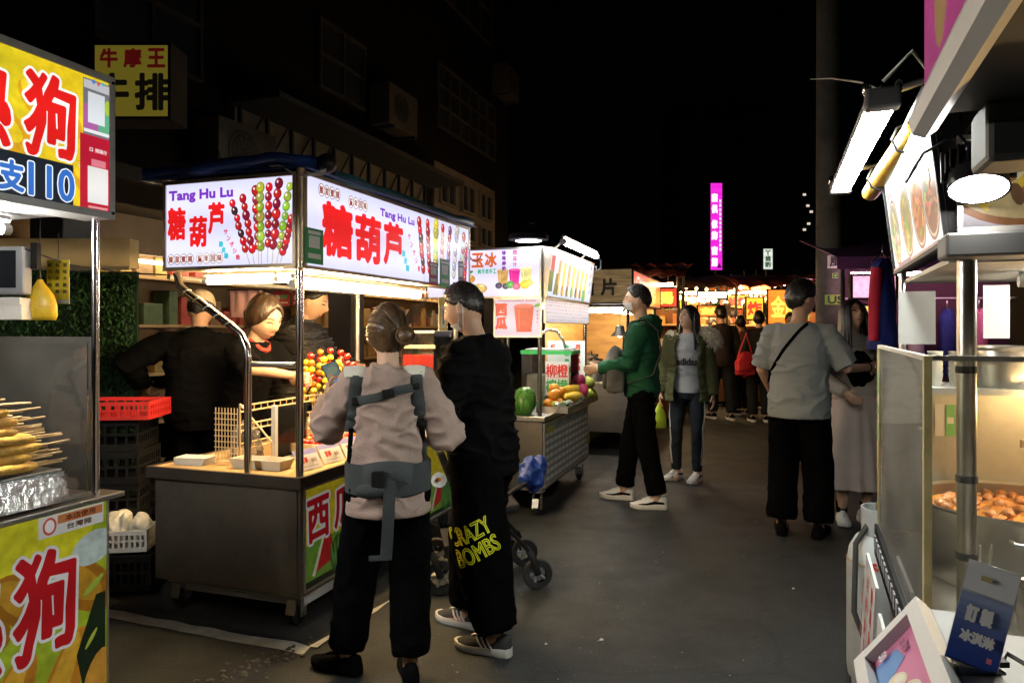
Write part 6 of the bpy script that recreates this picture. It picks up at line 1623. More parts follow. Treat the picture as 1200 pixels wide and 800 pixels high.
    if shoes:
        um, sm, st = (shoes + (None,))[:3]
        for k, yw in ((-1, fy[0]), (1, fy[1])):
            A = an[k]; q = Matrix.Rotation(R(yw), 3, 'Z'); base = Vector((A.x, A.y, A.z - .085))
            def FPt(x, y, z): return base + q @ Vector((x * k, y, z))
            ys = [-.078, -.066, -.03, .02, .08, .13, .17, .192, .2]; ws = [.012, .032, .038, .038, .045, .048, .040, .024, .008]; hs = [.075, .092, .098, .096, .078, .062, .050, .040, .032]
            m = MB(); n = 14; rs = []
            for y, w, h in zip(ys, ws, hs): rs.append([FPt(math.cos(math.pi * a / (n - 1)) * w * .93, y, .026 + (max(0, math.sin(math.pi * a / (n - 1))) ** .75) * (h - .026)) for a in range(n)])
            o = m.rings(rs).build('shoe', um, t, 60)
            m = MB(); rs = []
            for z, gr_, hz in ((0, .92, 0), (.006, 1.0, .0), (.028, 1.02, .006), (.034, .96, .006)):
                ring = [FPt(w * gr_, y * (1.02 if y > 0 else 1.03), z + (hz if y < 0 else 0) + (.012 if y > .19 else .006 if y > .165 else 0) * (1 if z < .01 else .6)) for y, w in zip(ys, ws)] + [FPt(-w * gr_, y * (1.02 if y > 0 else 1.03), z + (hz if y < 0 else 0) + (.012 if y > .19 else .006 if y > .165 else 0) * (1 if z < .01 else .6)) for y, w in list(zip(ys, ws))[::-1]]
                rs.append(ring)
            m.rings(rs).build('sole', sm, o, 35)
            m = MB(); m.tube([FPt(0, .045, .094), FPt(0, .08, .083), FPt(0, .115, .071)], [(.004, .018), (.004, .016), (.003, .012)], 6, up=(0, 0, 1)); m.build('laces', WHITE_SOLE if st != 'dark' else K_JACKET, o)
            if st == 'stripes':
                for j in range(3):
                    for e in (-1, 1):
                        m = MB(); m.tube([FPt(e * .041, .0 + j * .024, .034), FPt(e * .0385, .018 + j * .024, .055), FPt(e * .028, .034 + j * .024, .078)], .0045, 6); m.build('stripe', WHITE_SOLE, o)
            if st == 'panel':
                for e in (-1, 1):
                    m = MB(); m.tube([FPt(e * .038, -.05, .05), FPt(e * .040, .02, .056), FPt(e * .044, .08, .042), FPt(e * .042, .14, .04)], [.008, .011, .007, .003], 6, flat=.6); m.build('panel', K_JACKET, o)
    bpy.context.view_layer.update()
    return J
def drape(J, key, pr, origin, xdir, ydir, ray, name, m, lift=.003, parent=None):
    """lay flat print or strap mesh on a garment: shoot each point along ray on to the garment"""
    import numpy as np
    bv = J[key]; x, y, ray = Vector(xdir), Vector(ydir), Vector(ray).normalized(); o = Vector(origin)
    us = [v[0] for v in pr.v]; ws = [v[1] for v in pr.v]; A, B = [], []
    q = lambda u, w: [1, u, w, u * u, w * w, u * w, u ** 3, w ** 3, u * u * w, u * w * w]
    for i in range(21):
        for j in range(11):
            u, w = lerp(min(us), max(us), i / 20), lerp(min(ws), max(ws), j / 10); p = o + x * u + y * w - ray * .6; r = bv.ray_cast(p, ray)
            if r[0] is not None and r[3] < .75: A.append(q(u, w)); B.append(r[3])
    A, B = np.array(A), np.array(B); c = np.linalg.lstsq(A, B, rcond=None)[0]
    res = float(np.percentile(np.maximum(A @ c - B, 0), 92))      # lie just proud of the creases
    vs = []
    for v in pr.v:
        d = float(np.dot(q(v[0], v[1]), c)) - res
        vs.append(o + x * v[0] + y * v[1] + ray * (d - .6 - lift - v[2]))
    pr.v = [tuple(v) for v in vs]
    return pr.build(name, m, parent or J['t'])
def surf(J, key, p, ray, lift=.0):
    ray = Vector(ray).normalized(); r = J[key].ray_cast(Vector(p) - ray * .6, ray)
    return (r[0] if r[0] else Vector(p)) - ray * lift
def strand(m, pts, r=.006, n=6):
    k = len(pts); m.tube(pts, [r * (.55 + .45 * math.sin(math.pi * (i + .6) / (k + .3))) for i in range(k)], n)
def long_hair(J, zend=.28, front=True, seed=3, spread=.09, nst=120):
    rr = random.Random(seed); m = J['scalp']('long', .012, .5, seed, .004); hc, Rh = J['hc'], J['Rh']
    for i in range(nst):
        a = rr.uniform(.75, 5.53) if front else rr.uniform(1.5, 4.78)           # angle from the front
        d0 = Vector((math.sin(a) * .55, math.cos(a) * .55, .75)).normalized(); d1 = Vector((math.sin(a), math.cos(a), .05)).normalized()
        p0 = hc + Rh @ (head_pt(d0) + d0 * .012); p1 = hc + Rh @ (head_pt(d1) + d1 * .014)
        ln = zend * rr.uniform(.8, 1.1); out = Vector((math.sin(a), math.cos(a) * .8, 0)); out = Rh @ out; out.z = 0
        p2 = p1 + Vector((0, 0, -.11)) + out * .01; p3 = p1 + Vector((rr.gauss(0, .01), rr.gauss(0, .01), -ln)) + out * (.02 + rr.random() * spread * .4)
        if math.cos(a) > -.3: p3 += Rh @ Vector((0, .035, 0)); p2 += Rh @ Vector((0, .015, 0))
        strand(m, [p0, p0.lerp(p1, .5) + (Rh @ d1) * .012, p1, p2, p2.lerp(p3, .5), p3], rr.uniform(.008, .014), 6)
    return m

# ---- woman with the baby carrier
def bun_hair(J):
    rr = random.Random(5); m = J['scalp']('long', .010, .3, 2.0, .003); hc, Rh = J['hc'], J['Rh']
    B = Vector((.058, -.124, -.03))
    for i in range(420):
        a = rr.uniform(-2.6, 2.6); e = rr.uniform(.15, .85)
        z0 = hairline(a, 'long') + .05 + rr.random() * .3
        d = Vector((math.sin(a) * math.sqrt(max(0, 1 - z0 * z0)), math.cos(a) * math.sqrt(max(0, 1 - z0 * z0)), z0)).normalized()
        bd = B.normalized(); P = []
        for k in range(7):
            f = k / 6; q = d.slerp(bd, f * .92, bd) if d.dot(bd) > -.98 else d
            P.append(hc + Rh @ (head_pt(q) * 1.12 + q * (.011 + rr.random() * .003 + .004 * math.sin(f * 3.1))))
        strand(m, P, rr.uniform(.0018, .0042), 5)
    C = hc + Rh @ B
    for i in range(90):
        a0 = rr.uniform(0, 6.28); tl = Euler((rr.uniform(-.5, .5), rr.uniform(-.5, .5), 0)).to_matrix(); r0 = rr.uniform(.018, .042)
        P = [C + Rh @ (tl @ Vector((math.cos(a0 + k * .5) * r0 * 1.05, rr.uniform(-.002, .002) - .012 + .028 * math.cos((r0 - .018) / .024 * 1.5), math.sin(a0 + k * .5) * r0))) for k in range(9)]
        strand(m, P, rr.uniform(.0028, .0055), 5)
    m.ball(C + Rh @ Vector((0, -.006, 0)), (.036, .028, .036), 14, 10)
    m.tube([C + Rh @ Vector((.034 * math.cos(a * .63) * .9, .022, .034 * math.sin(a * .63))) for a in range(10)], .008, 6, closed=True)
    for i in range(16):   # loose ends sticking out to the right
        q = C + Rh @ Vector((.01, .02, .05 + i * .003)); strand(m, [q, q + Rh @ Vector((.03, .0, .02 + i * .002)), q + Rh @ Vector((.05 + i * .003, -.01, .015 + i * .004))], .0022, 4)
    return m
W1 = person('woman in taupe sweater and grey baby carrier seen from behind, phone raised', gnd(455, 3.0), 10, 1.53, 3, 0, 0, (10, -6, 0), hs=1.12, lw=(-.30, .33, 1.26), rw=(.24, .22, 1.20), lp=(-.42, -.15, -1), rp=(.5, -.3, -1),
            la=(-.19, .10, 0), ra=(.10, -.02, 0), fy=(55, 5), girth=.94, build=.86, hair_m=HAIRB, hair_fn=bun_hair, curl=.75,
            lh=((.1, .3, 1), (.9, .2, 0)), rh=((-.3, .5, .8), (-.8, -.3, 0)),
            top=dict(m=mat('taupe_knit', (.34, .255, .22), .95, 0, .10, 120, .5, 220, None, .15, 0), hem=.775, loose=.030, fold=.017, flare=.045, r=(.080, .080, .050), name='sweater', freq=(8, 8, 13), collar=.02),
            trousers=(K_TROUSER, .108, .098, .085, .035), shoes=(K_JACKET, K_JACKET, 'dark'))
for k in (-1, 1):
    E_, W_ = W1['el'][k], W1['wr'][k]; d_ = (W_ - E_).normalized(); MB().tube([W_ - d_ * .035, W_ - d_ * .02, W_ + d_ * .005, W_ + d_ * .008], [.040, .044, .038, .03], 18).build('cuff', mat('taupe_rib', (.40, .29, .255), .95, 0, .15, 60, .8, 60, (30, 30, 1), .15), W1['t'], 60)
CARR = cloth('grey_webbing', (.042, .050, .052), .8, .1, 200, .3); CREAM = cloth('cream_pad', (.62, .60, .52), .9, .06, 160, .4)
t = W1['t']
def ribbon(J, key, pts, w, m, name, ray=(0, 1, 0), lift=.008, th=.006, n=14, parent=None, widthdir=None):
    """strap laid over a garment through points (x, z) as seen along ray"""
    P = []
    for (a, c) in zip(pts, pts[1:]):
        for k in range(n): P.append((lerp(a[0], c[0], k / n), lerp(a[1], c[1], k / n)))
    P.append(pts[-1])
    Q = [surf(J, key, (x, 0, z), ray, lift) for x, z in P]
    for _ in range(3): Q = [Q[0]] + [(Q[i - 1] + Q[i] * 2 + Q[i + 1]) / 4 for i in range(1, len(Q) - 1)] + [Q[-1]]
    b = MB(); b.tube(Q, [(th / 2, w / 2)] * len(Q), 8, up=tuple(-Vector(ray)))
    return b.build(name, m, parent or J['t'], 50)
cw = thing('baby_carrier', 'grey baby carrier with wide waist belt and buckled straps worn over the sweater', 'baby carrier', t.location, t.rotation_euler.z); cw.scale = t.scale
def belt(J, z0, z1, rx, ry, m, name, parent, th=.012, a0=0, a1=2 * math.pi):
    n = 48; b = MB(); rs = []
    for k in range(n + 1):
        a = lerp(a0, a1, k / n); c, s_ = math.cos(a), math.sin(a)
        d = .012 * math.sin(a * 3)
        rs.append([J['T']((c * (rx + o), s_ * (ry + o), z)) + Vector((0, 0, d * (1 if z == z1 else -.4))) for o, z in ((0, z0), (th, z0 + .008), (th, z1 - .008), (0, z1))])
    closed = abs(a1 - a0 - 2 * math.pi) < 1e-3
    if closed: rs = rs[:-1]
    return b.rings(rs, closed).build(name, m, parent, 50)
wb_ = belt(W1, .865, 1.015, .184, .146, CARR, 'waist_belt', cw)
ribbon(W1, 'top', [(-.135, 1.395), (-.145, 1.33), (-.152, 1.22), (-.168, 1.14)], .062, CARR, 'shoulder_strap', parent=cw, th=.016)
ribbon(W1, 'top', [(.120, 1.40), (.125, 1.33), (.140, 1.22), (.155, 1.15)], .064, CARR, 'shoulder_strap', parent=cw, th=.016)
ribbon(W1, 'top', [(.152, 1.17), (.160, 1.06), (.165, .95)], .028, CARR, 'strap', parent=cw, lift=.012)
ribbon(W1, 'top', [(-.166, 1.16), (-.175, 1.0), (-.176, .90)], .022, K_JACKET, 'strap', parent=cw, lift=.014)
ribbon(W1, 'top', [(-.16, 1.285), (-.05, 1.305), (.03, 1.335), (.145, 1.352)], .040, CARR, 'back_strap', parent=cw, lift=.016)
for (x, z, w, h, rz) in ((.0, 1.323, .055, .042, .15), (-.145, 1.285, .035, .04, .0), (.150, 1.178, .045, .03, -.1), (.12, 1.352, .04, .03, .1)):
    q = surf(W1, 'top', (x, 0, z), (0, 1, 0), .022); MB().box(q, (w, .012, h), Euler((0, -rz, 0)).to_matrix()).box(q + Vector((0, -.004, 0)), (w * .5, .01, h * .6)).build('buckle', BLACKP, cw, bevel=.003)
q = Vector((-.045, -.172, .955)); MB().box(q, (.06, .014, .075)).build('buckle', BLACKP, cw, bevel=.006)
tl = [Vector((.01, -.168, .985)), Vector((.005, -.172, .90)), Vector((.0, -.176, .80)), Vector((-.005, -.168, .70)), Vector((-.01, -.160, .61))]
MB().tube(tl, [(.003, .026)] * 5, 8, up=(0, -1, 0)).build('strap_tail', CARR, cw, 50); MB().box((-.035, -.160, .61), (.10, .006, .024)).build('tail_end', CARR, cw, bevel=.002)
MB().tube([Vector((.01, -.172, .98)), Vector((.045, -.17, .955)), Vector((.085, -.166, .93))], [(.003, .024), (.003, .02), (.002, .004)], 8, up=(0, -1, 0)).build('strap_fold', CARR, cw, 50)
MB().ball((-.075, -.160, .905), (.075, .022, .035), 14, 10).build('belt_pad', CARR, cw, 180)
for k, x in ((-1, -.150), (1, .118)):
    c = W1['T']((x, -.012 if k < 0 else -.02, 1.432)); m = MB(); m.tube([c + Vector((0, .07, -.05)), c + Vector((0, .035, -.002)), c + Vector((0, -.02, .002)), c + Vector((-.0 * k, -.065, -.04))], [(.008, .05), (.011, .056), (.011, .055), (.007, .045)], 10, up=(0, 0, 1)); m.build('shoulder_pad', CREAM, cw, 60)
def held(J, k, off=(0, 0, 0)):
    w = J['wr'][k]; return J['t'].matrix_basis @ (w + Vector(off))
ph = thing('mobile_phone', 'dark phone held up in the woman\'s left hand', 'phone', held(W1, -1, (.035, .05, .075)), R(20)); ph['label'] = 'dark phone held up by the woman in the taupe sweater'
MB().box((0, 0, .03), (.07, .008, .145), Euler((R(-22), R(-22), 0)).to_matrix()).build('casing', BLACKP, ph, bevel=.004)
p = Print(); p.rect(0, 0, .062, .132, (.10, .14, .13)); p.ell(.005, -.02, .016, .02, (.10, .22, .5)); p.ell(.0, .03, .025, .02, (.16, .2, .14)); p.rect(-.015, .0, .02, .04, (.3, .18, .1))
p.build('screen', print_mat('phone_screen', .9), ph, None, Matrix.Translation((0, 0, .03)) @ Euler((R(-22), R(-22), 0)).to_matrix().to_4x4() @ frame_M((0, -.0046, 0), (1, 0, 0), (0, 0, 1)))
bag('paper_bag', 'white paper food bag held between the woman and the man in black', held(W1, 1, (.03, .03, -.02)), (.055, .04, .14), PAPER, 4, .3, 'bag', False)
t_ = thing('snack_plate', 'small white plate edge showing at the woman\'s right hip', 'plate', t.matrix_basis @ Vector((.235, .03, .90)), 0); t_['label'] = 'small pale snack plate showing beside the woman at hip height'
MB().lathe([(0, 0), (.02, 0), (.033, .006), (.032, .008), (.02, .003), (0, .003)], n=20, axis=Euler((R(70), 0, 0)).to_matrix(), caps=False).build('plate', WHITEP, t_, 40); MB().ball((0, -.008, .005), (.011, .006, .009), 10, 8).build('snack', CANDY['orange'], t_, 180)

# ---- man in black
M1 = person('man in black jacket and lettered black trousers facing the candied fruit cart', gnd(566, 3.40), 68, 1.665, 4, 0, 0, (4, -14, 0), lw=(-.13, .30, 1.10), rw=(.16, .34, 1.06), lp=(-.6, -.7, -.7), rp=(.5, -.7, -.7), la=(-.13, -.12, 0), ra=(.10, .12, 0), fy=(0, -10), girth=1.12, build=1.12, skin=SKIN2, hair='crop',
            top=dict(m=K_JACKET, hem=.80, loose=.042, fold=.015, flare=.015, r=(.088, .074, .055), name='jacket', collar=.035), trousers=(K_TROUSER, .132, .138, .098, .03), shoes=(cloth('charcoal_shoe', (.035, .036, .038)), WHITE_SOLE, 'stripes'))
MK = mat('mask_white', (.78, .78, .76), .8, 0, .04, 20)
def mask(J, chin=True):
    hc, Rh = J['hc'], J['Rh']; z = -.10 if chin else -.05
    m = MB(); n = 12; vs = []; fs = []
    for i in range(n):
        a = lerp(-1.15, 1.15, i / (n - 1))
        for j in range(5):
            zz = z - .035 + j * .0175; d = Vector((math.sin(a) * .9, math.cos(a), zz / .118 * .9)).normalized(); q = head_pt(d); vs.append(hc + Rh @ (q + d * .006))
    for i in range(n - 1):
        for j in range(4): fs.append((i * 5 + j, (i + 1) * 5 + j, (i + 1) * 5 + j + 1, i * 5 + j + 1))
    m.add(vs, fs).build('face_mask', MK, J['t'], 180)
    for k in (-1, 1): MB().tube([hc + Rh @ Vector((k * .071, .03, z + .02)), hc + Rh @ Vector((k * .080, .01, -.02)), hc + Rh @ Vector((k * .083, -.012, .03)), hc + Rh @ Vector((k * .083, -.024, .0)), hc + Rh @ Vector((k * .074, .01, z))], .0018, 5).build('ear_loop', MK, J['t'], 60)
mask(M1)
ti = M1['t'].matrix_basis.to_3x3().inverted() ; 
rayl = (ti @ Vector((0, 1, 0))).normalized(); xl = (ti @ Vector((1, 0, 0))).normalized(); zl = Vector((0, 0, 1))
o_ = M1['t'].matrix_basis.inverted() @ at(556, 624, 3.3)
tx = (xl * math.cos(.47) + zl * math.sin(.47)); ty = (-xl * math.sin(.47) + zl * math.cos(.47))
p = Print(.0003); LIME = (.78, .82, .03)
p.text('CRAZY', -.015, .045, .245, .078, LIME, .003, rot=0); p.text('BOMBS', .0, -.048, .255, .078, LIME, .003)
q = Print(.0003); q.z = .0012; q.text('CRAZY', -.015, .045, .235, .066, (.008, .008, .008), 0); q.text('BOMBS', .0, -.048, .245, .066, (.008, .008, .008), 0)
# outlined letters: strokes only
vs_ = Print(.0003)
def outline(pr, txt, x, y, w, h, wd, col):
    vs, fs, es, x0, x1, y0, y1 = glyphs(txt); sx = w / (x1 - x0); sy = h / (y1 - y0)
    for i, (a, b_) in enumerate(es):
        ax_, ay = x + (vs[a].x - (x0 + x1) / 2) * sx, y + (vs[a].y - (y0 + y1) / 2) * sy; bx_, by = x + (vs[b_].x - (x0 + x1) / 2) * sx, y + (vs[b_].y - (y0 + y1) / 2) * sy
        dx, dy = bx_ - ax_, by - ay; l = math.hypot(dx, dy) or 1e-6; dx, dy = dx / l * wd, dy / l * wd; z = .0002 * (i % 7)
        pr.add([(ax_ - dy - dx, ay + dx - dy, z), (ax_ + dy - dx, ay - dx - dy, z), (bx_ + dy + dx, by - dx + dy, z), (bx_ - dy + dx, by + dx + dy, z)], [(0, 1, 2, 3)], col)
for (tx_, y_) in (('CRAZY', .043), ('BOMBS', -.045)):
    outline(vs_, tx_, 0, y_, .205, .072, .0024, LIME)
drape(M1, 'trousers', vs_, o_, tx, ty, rayl, 'lettering', PRINT, .003, M1['trousers_o'])['kind'] = 'stuff'

# ---- stroller behind the man
st = thing('baby_stroller', 'black baby stroller parked beyond the man in black', 'stroller', gnd(570, 4.2), R(100))
def sbar(name, pts, r=.012, m=BLACKP): return MB().tube(pts, r, 8).build(name, m, st, 60)
for s in (-1, 1):
    sbar('frame_tube', [(s * .2, -.22, .20), (s * .21, .0, .45), (s * .22, .25, .80), (s * .21, .33, .93)]); sbar('leg', [(s * .21, .02, .46), (s * .2, .26, .12)]); sbar('side_rail', [(s * .21, .0, .47), (s * .2, -.12, .55), (s * .16, -.2, .58)])
    for y, r in ((-.26, .085), (.28, .10)):
        w = MB().lathe([(r * .55, -.016), (r * .92, -.018), (r, -.008), (r, .008), (r * .92, .018), (r * .55, .016)], (s * .2, y, r), 24, Euler((0, R(90), 0)).to_matrix(), caps=False).build('wheel', RUBBER, st, 40)
        b = MB()
        for k in range(5): a = k * 1.2566; b.cyl((s * .2, y, r), (s * .2, y + math.cos(a) * r * .6, r + math.sin(a) * r * .6), .008, n=6)
        b.cyl((s * .2 - .02, y, r), (s * .2 + .02, y, r), .016, n=10); b.build('hub', GREYP, w)
        MB().tube([(s * .225, y, r), (s * .225, y + .03, r + .09), (s * .2, y + .05, r + .13)], [(.008, .02)] * 3, 8).build('fork', BLACKP, st, 60)
sbar('handle', [(-.21, .33, .93), (-.16, .36, .97), (.16, .36, .97), (.21, .33, .93)], .016, RUBBER)
SF = cloth('stroller_fabric', (.012, .012, .014))
b = MB(); b.rings([[(-.17, -.16, .42), (.17, -.16, .42), (.17, .12, .38), (-.17, .12, .38)], [(-.175, -.17, .47), (.175, -.17, .47), (.175, .13, .44), (-.175, .13, .44)]]).build('seat', SF, st, bevel=.02)
b = MB(); b.rings([[(-.17, .12, .43), (.17, .12, .43), (.17, .16, .42), (-.17, .16, .42)], [(-.165, .26, .78), (.165, .26, .78), (.165, .30, .77), (-.165, .30, .77)]]).build('backrest', SF, st, bevel=.015)
b = MB(); b.rings([[(-.15, -.1, .16), (.15, -.1, .16), (.15, .22, .14), (-.15, .22, .14)], [(-.18, -.14, .27), (.18, -.14, .27), (.18, .26, .26), (-.18, .26, .26)]]).build('basket', SF, st, bevel=.01)
lump_bag('shopping_bag', 'bright blue crumpled bag lying on the front of the stroller', gnd(622, 4.2) + Vector((0, 0, .50)), (.10, .08, .21), mat('blue_bag', (.012, .045, .24), .5, 0, .25, 10, .6, 20), 8, fold=.02)

# ---- man in the green hoodie
GREEN = cloth('green_hoodie', (.008, .066, .030), .9, .1)
M2 = person('man in green hoodie with a grey bag, standing at the juice cart', gnd(752, 6.0), 78, 1.80, 0, 0, 0, (0, 0, 0), lw=(-.10, .33, 1.06), rw=(.15, .30, 1.06), lp=(-.3, -.8, -.7), rp=(.3, -.8, -.7), la=(-.13, -.12, 0), ra=(.12, .14, 0), fy=(4, -6), girth=1.0, build=1.06, hair='crop',
            top=dict(m=GREEN, hem=.84, loose=.036, fold=.012, r=(.080, .068, .048), name='hoodie', hood=True), trousers=(K_TROUSER, .092, .080, .072, .025), shoes=(mat('white_leather', (.62, .62, .6), .5, 0, .06, 10), WHITE_SOLE, 'panel'))
mask(M2, False)
bp = thing('backpack', 'grey backpack worn on the chest of the man in green', 'backpack', M2['t'].location, M2['t'].rotation_euler.z); bp.scale = M2['t'].scale
GBAG = cloth('grey_bag', (.085, .085, .078), .8, .12)
b = MB(); b.ball((-.05, .20, 1.05), (.14, .085, .19), 18, 14, None, lump=.12, seed=2); b.bx(-.16, .06, .13, .26, .88, 1.12); me = remesh(b, .012, 6, 'bag_body', .008); me.materials.append(GBAG); link('bag_body', me, bp)
b = MB(); b.ball((-.05, .275, .99), (.10, .03, .10), 14, 10); me = remesh(b, .01, 4, 'front_pocket', .004); me.materials.append(GBAG); link('front_pocket', me, bp)
for x in (-.13, .12): MB().tube([(x, .14, 1.17), (x * 1.02, .135, 1.30), (x * 1.0, .07, 1.425), (x * .95, -.03, 1.445), (x * .95, -.12, 1.36), (x * 1.1, -.15, 1.2), (x * 1.3, -.09, 1.02), (x * 1.2, .10, .95)], [(.005, .028)] * 8, 8, up=(0, 1, 0)).build('strap', GBAG, bp, 50)

# ---- woman in olive jacket
OLIVE = cloth('olive_canvas', (.075, .078, .032), .85, .15)
W2 = person('woman in open olive fur trimmed jacket and grey lettered sweatshirt looking up', gnd(806, 6.96), 162, 1.66, -2, 0, 0, (-42, 14, 0), lw=(-.24, .06, .84), rw=(.25, .06, .86), la=(-.09, .04, 0), ra=(.11, -.02, 0), fy=(-16, -32), girth=.96, build=.95, hair_fn=lambda J: long_hair(J, .30, False, 7), curl=.4,
            top=dict(m=cloth('grey_sweatshirt', (.42, .43, .44), .9, .06), hem=.86, loose=.022, fold=.007, sleeve=.9, r=(.062, .05, .04), name='sweatshirt', collar=.02), trousers=(cloth('navy_legging', (.010, .013, .018)), .082, .060, .048, .02), shoes=(mat('white_leather', (.62, .62, .6), .5), WHITE_SOLE, 'panel'))
b = MB()
def open_coat(J, m, hem, name, gap=.55, grow=.055, thick=.012, flare=.02):
    T = J['T']; n = 34; rows = [(hem, .165, .125), (.9, .162, .122), (1.0, .15, .112), (1.1, .145, .108), (1.2, .152, .112), (1.3, .158, .106), (1.38, .15, .088), (1.425, .10, .072)]
    out = []; inn = []
    for z, rx, ry in rows:
        g_ = gap * (1 + .2 * noise.noise(Vector((z * 4, 0, 0)))) * (1 if z < 1.38 else .9)
        fl = flare * max(0, 1 - (z - hem) / .3)
        o_ = []; i_ = []
        for k in range(n + 1):
            a = math.pi / 2 + lerp(g_, 2 * math.pi - g_, k / n); w = .008 * noise.noise(Vector((a * 3, z * 6, 2)))
            o_.append(T((math.cos(a) * (rx + grow + fl + w), math.sin(a) * (ry + grow + fl + w), z))); i_.append(T((math.cos(a) * (rx + grow + fl + w - thick), math.sin(a) * (ry + grow + fl + w - thick), z)))
        out.append(o_ + i_[::-1])
    b = MB(); b.rings(out)
    for k in (-1, 1):
        E, W, S = J['el'][k], J['wr'][k], J['sh'][k]; b.tube([S.lerp(J['nb'], .3), S, S.lerp(E, .5), E, E.lerp(W, .5), W + (W - E).normalized() * .005], [.082, .085, .08, .074, .066, .058], 16)
    me = remesh(b, .009, 2, name, .008, (7, 7, 15), 3); me.materials.append(m); return link(name, me, J['t'])
jk = open_coat(W2, OLIVE, .78, 'jacket')
def fur(J, path, r, m, name, parent, n=900, l=.035):
    rr = random.Random(8); P = [Vector(p) for p in path]; b = MB(); b.tube(P, [r * .7] * len(P), 10)
    for i in range(n):
        f = rr.random() * (len(P) - 1.001); k = int(f); c = P[k].lerp(P[k + 1], f - k); d = Vector((rr.gauss(0, 1), rr.gauss(0, 1), rr.gauss(0, 1))).normalized(); p0 = c + d * r * .6; b.tube([p0, p0 + d * l * .6 + Vector((0, 0, -.004)), p0 + d * l + Vector((0, 0, -.012))], [.004, .003, .0006], 4)
    o = b.build(name, m, parent); o['kind'] = 'stuff'; return o
T = W2['T']
fur(W2, [T((.10, .07, 1.37)), T((.155, .02, 1.43)), T((.17, -.05, 1.42)), T((.13, -.14, 1.36)), T((0, -.17, 1.34)), T((-.13, -.14, 1.36)), T((-.17, -.05, 1.40)), T((-.12, .03, 1.40))], .05, cloth('cream_fur', (.75, .67, .52), .9, .2), 'fur_trim', jk)
fur(W2, [T((-.17, .02, 1.45)), T((-.225, .03, 1.41)), T((-.245, .03, 1.35))], .085, cloth('cream_fur', (.75, .67, .52), .9, .2), 'fur_trim', jk, 900, .05)
p = Print(.0002); p.text('adidas', 0, 0, .20, .07, (.03, .03, .035), .003)
drape(W2, 'top', p, (0, 0, 1.165), (-1, 0, 0), (0, 0, 1), (0, -1, 0), 'lettering', PRINT, .003, W2['top_o'])['kind'] = 'stuff'
for k in (-1, 1):
    for dx in (0, .014):
        P = [W2['hj'][k].lerp(W2['kn'][k], f / 5) for f in range(1, 5)] + [W2['kn'][k].lerp(W2['an'][k], f / 5) for f in range(0, 5)]
        Q = [surf(W2, 'trousers', q + Vector((0, .02 + dx, 0)), (-k, 0, 0), .003) for q in P]; MB().tube(Q, .0028, 5).build('stripe', WHITE_SOLE, W2['trousers_o'], 60)
hang_bag('plastic_bag', 'yellow green plastic bag hanging beside the woman in the olive jacket', W2['t'].matrix_basis @ Vector((.27, .06, .50)), .15, .25, mat('lime_bag', (.42, .55, .03), .4, 0, .2, 9, .4, 30, None, .5, .2))

# ---- man in the grey tee
GT = cloth('grey_tee', (.25, .27, .275), .9, .06, 160, .15)
M3 = person('man in grey tee with a black cross body strap beside the stew stall', gnd(936, 5.07), -28, 1.775, 1, 0, 0, (-48, -4, 0), lw=(-.20, .22, .93), rw=(.42, .26, 1.13), lp=(-.6, -.6, -.5), rp=(.2, -.5, -1), la=(-.11, .02, 0), ra=(.12, .04, 0), girth=1.10, build=.98, skin=SKIN2, hair='short', curl=.35,
            top=dict(m=GT, hem=.80, loose=.036, fold=.010, sleeve=.46, flare=.02, r=(.080, .078, .07), name='tee', vox=.008), trousers=(K_TROUSER, .108, .10, .095, .02), shoes=(K_JACKET, K_JACKET, 'dark'))
cbt = ribbon(M3, 'top', [(.075, 1.43), (.02, 1.38), (-.08, 1.25), (-.17, 1.10), (-.19, 1.02)], .022, K_JACKET, 'strap', lift=.006, th=.005)
W_ = M3['wr'][1]; E_ = M3['el'][1]; dd = (W_ - E_).normalized(); MB().tube([W_ - dd * .03 + v for v in [dd.orthogonal().normalized() * .031 * math.cos(a * .524) + dd.cross(dd.orthogonal().normalized()) * .031 * math.sin(a * .524) for a in range(12)]], .006, 6, closed=True).build('wristband', BLACKP, M3['t'], 60)
# ---- woman in the pale skirt
BEI = cloth('beige_shirt', (.5, .43, .36), .9, .08); SKM = cloth('pale_skirt', (.58, .48, .43), .85, .06, 120, .15)
W3 = person('woman in glasses and long pale skirt looking up beside the grey tee man', gnd(1002, 5.45), 176, 1.66, -3, 0, 0, (6, 18, 0), lw=(-.16, .20, .95), rw=(.15, .22, 1.0), la=(-.07, .02, 0), ra=(.10, .0, 0), fy=(10, -12), hair_fn=lambda J: long_hair(J, .40, True, 11, .05, 150), girth=.95, build=.94,
            top=dict(m=BEI, hem=.94, loose=.026, fold=.008, r=(.075, .065, .045), name='shirt', collar=.025), skirt=(SKM, .28, 1.0, .26), shoes=(mat('white_leather', (.62, .62, .6), .5), WHITE_SOLE, None))
MB().ball(W3['T']((0, .115, 1.17)), (.10, .035, .14), 14, 12, lump=.2).build('scarf', K_JACKET, W3['t'], 180)
for k in (-1, 1): MB().cyl(W3['an'][k] + Vector((0, 0, -.01)), W3['an'][k] + Vector((0, 0, .08)), .04, .042, 14).build('sock', K_JACKET, W3['t'], 40)
hc, Rh = W3['hc'], W3['Rh']
for k in (-1, 1): MB().tube([hc + Rh @ Vector((k * .033 + .024 * math.cos(a * .45), .103, .012 + .021 * math.sin(a * .45))) for a in range(14)], .0016, 5, closed=True).build('glasses_rim', mat('gold_rim', (.5, .4, .25), .3, .8), W3['t'], 60)
MB().tube([hc + Rh @ Vector((-.009, .104, .014)), hc + Rh @ Vector((0, .108, .018)), hc + Rh @ Vector((.009, .104, .014))], .0015, 5).build('glasses_bridge', mat('gold_rim', (.5, .4, .25), .3, .8), W3['t'])

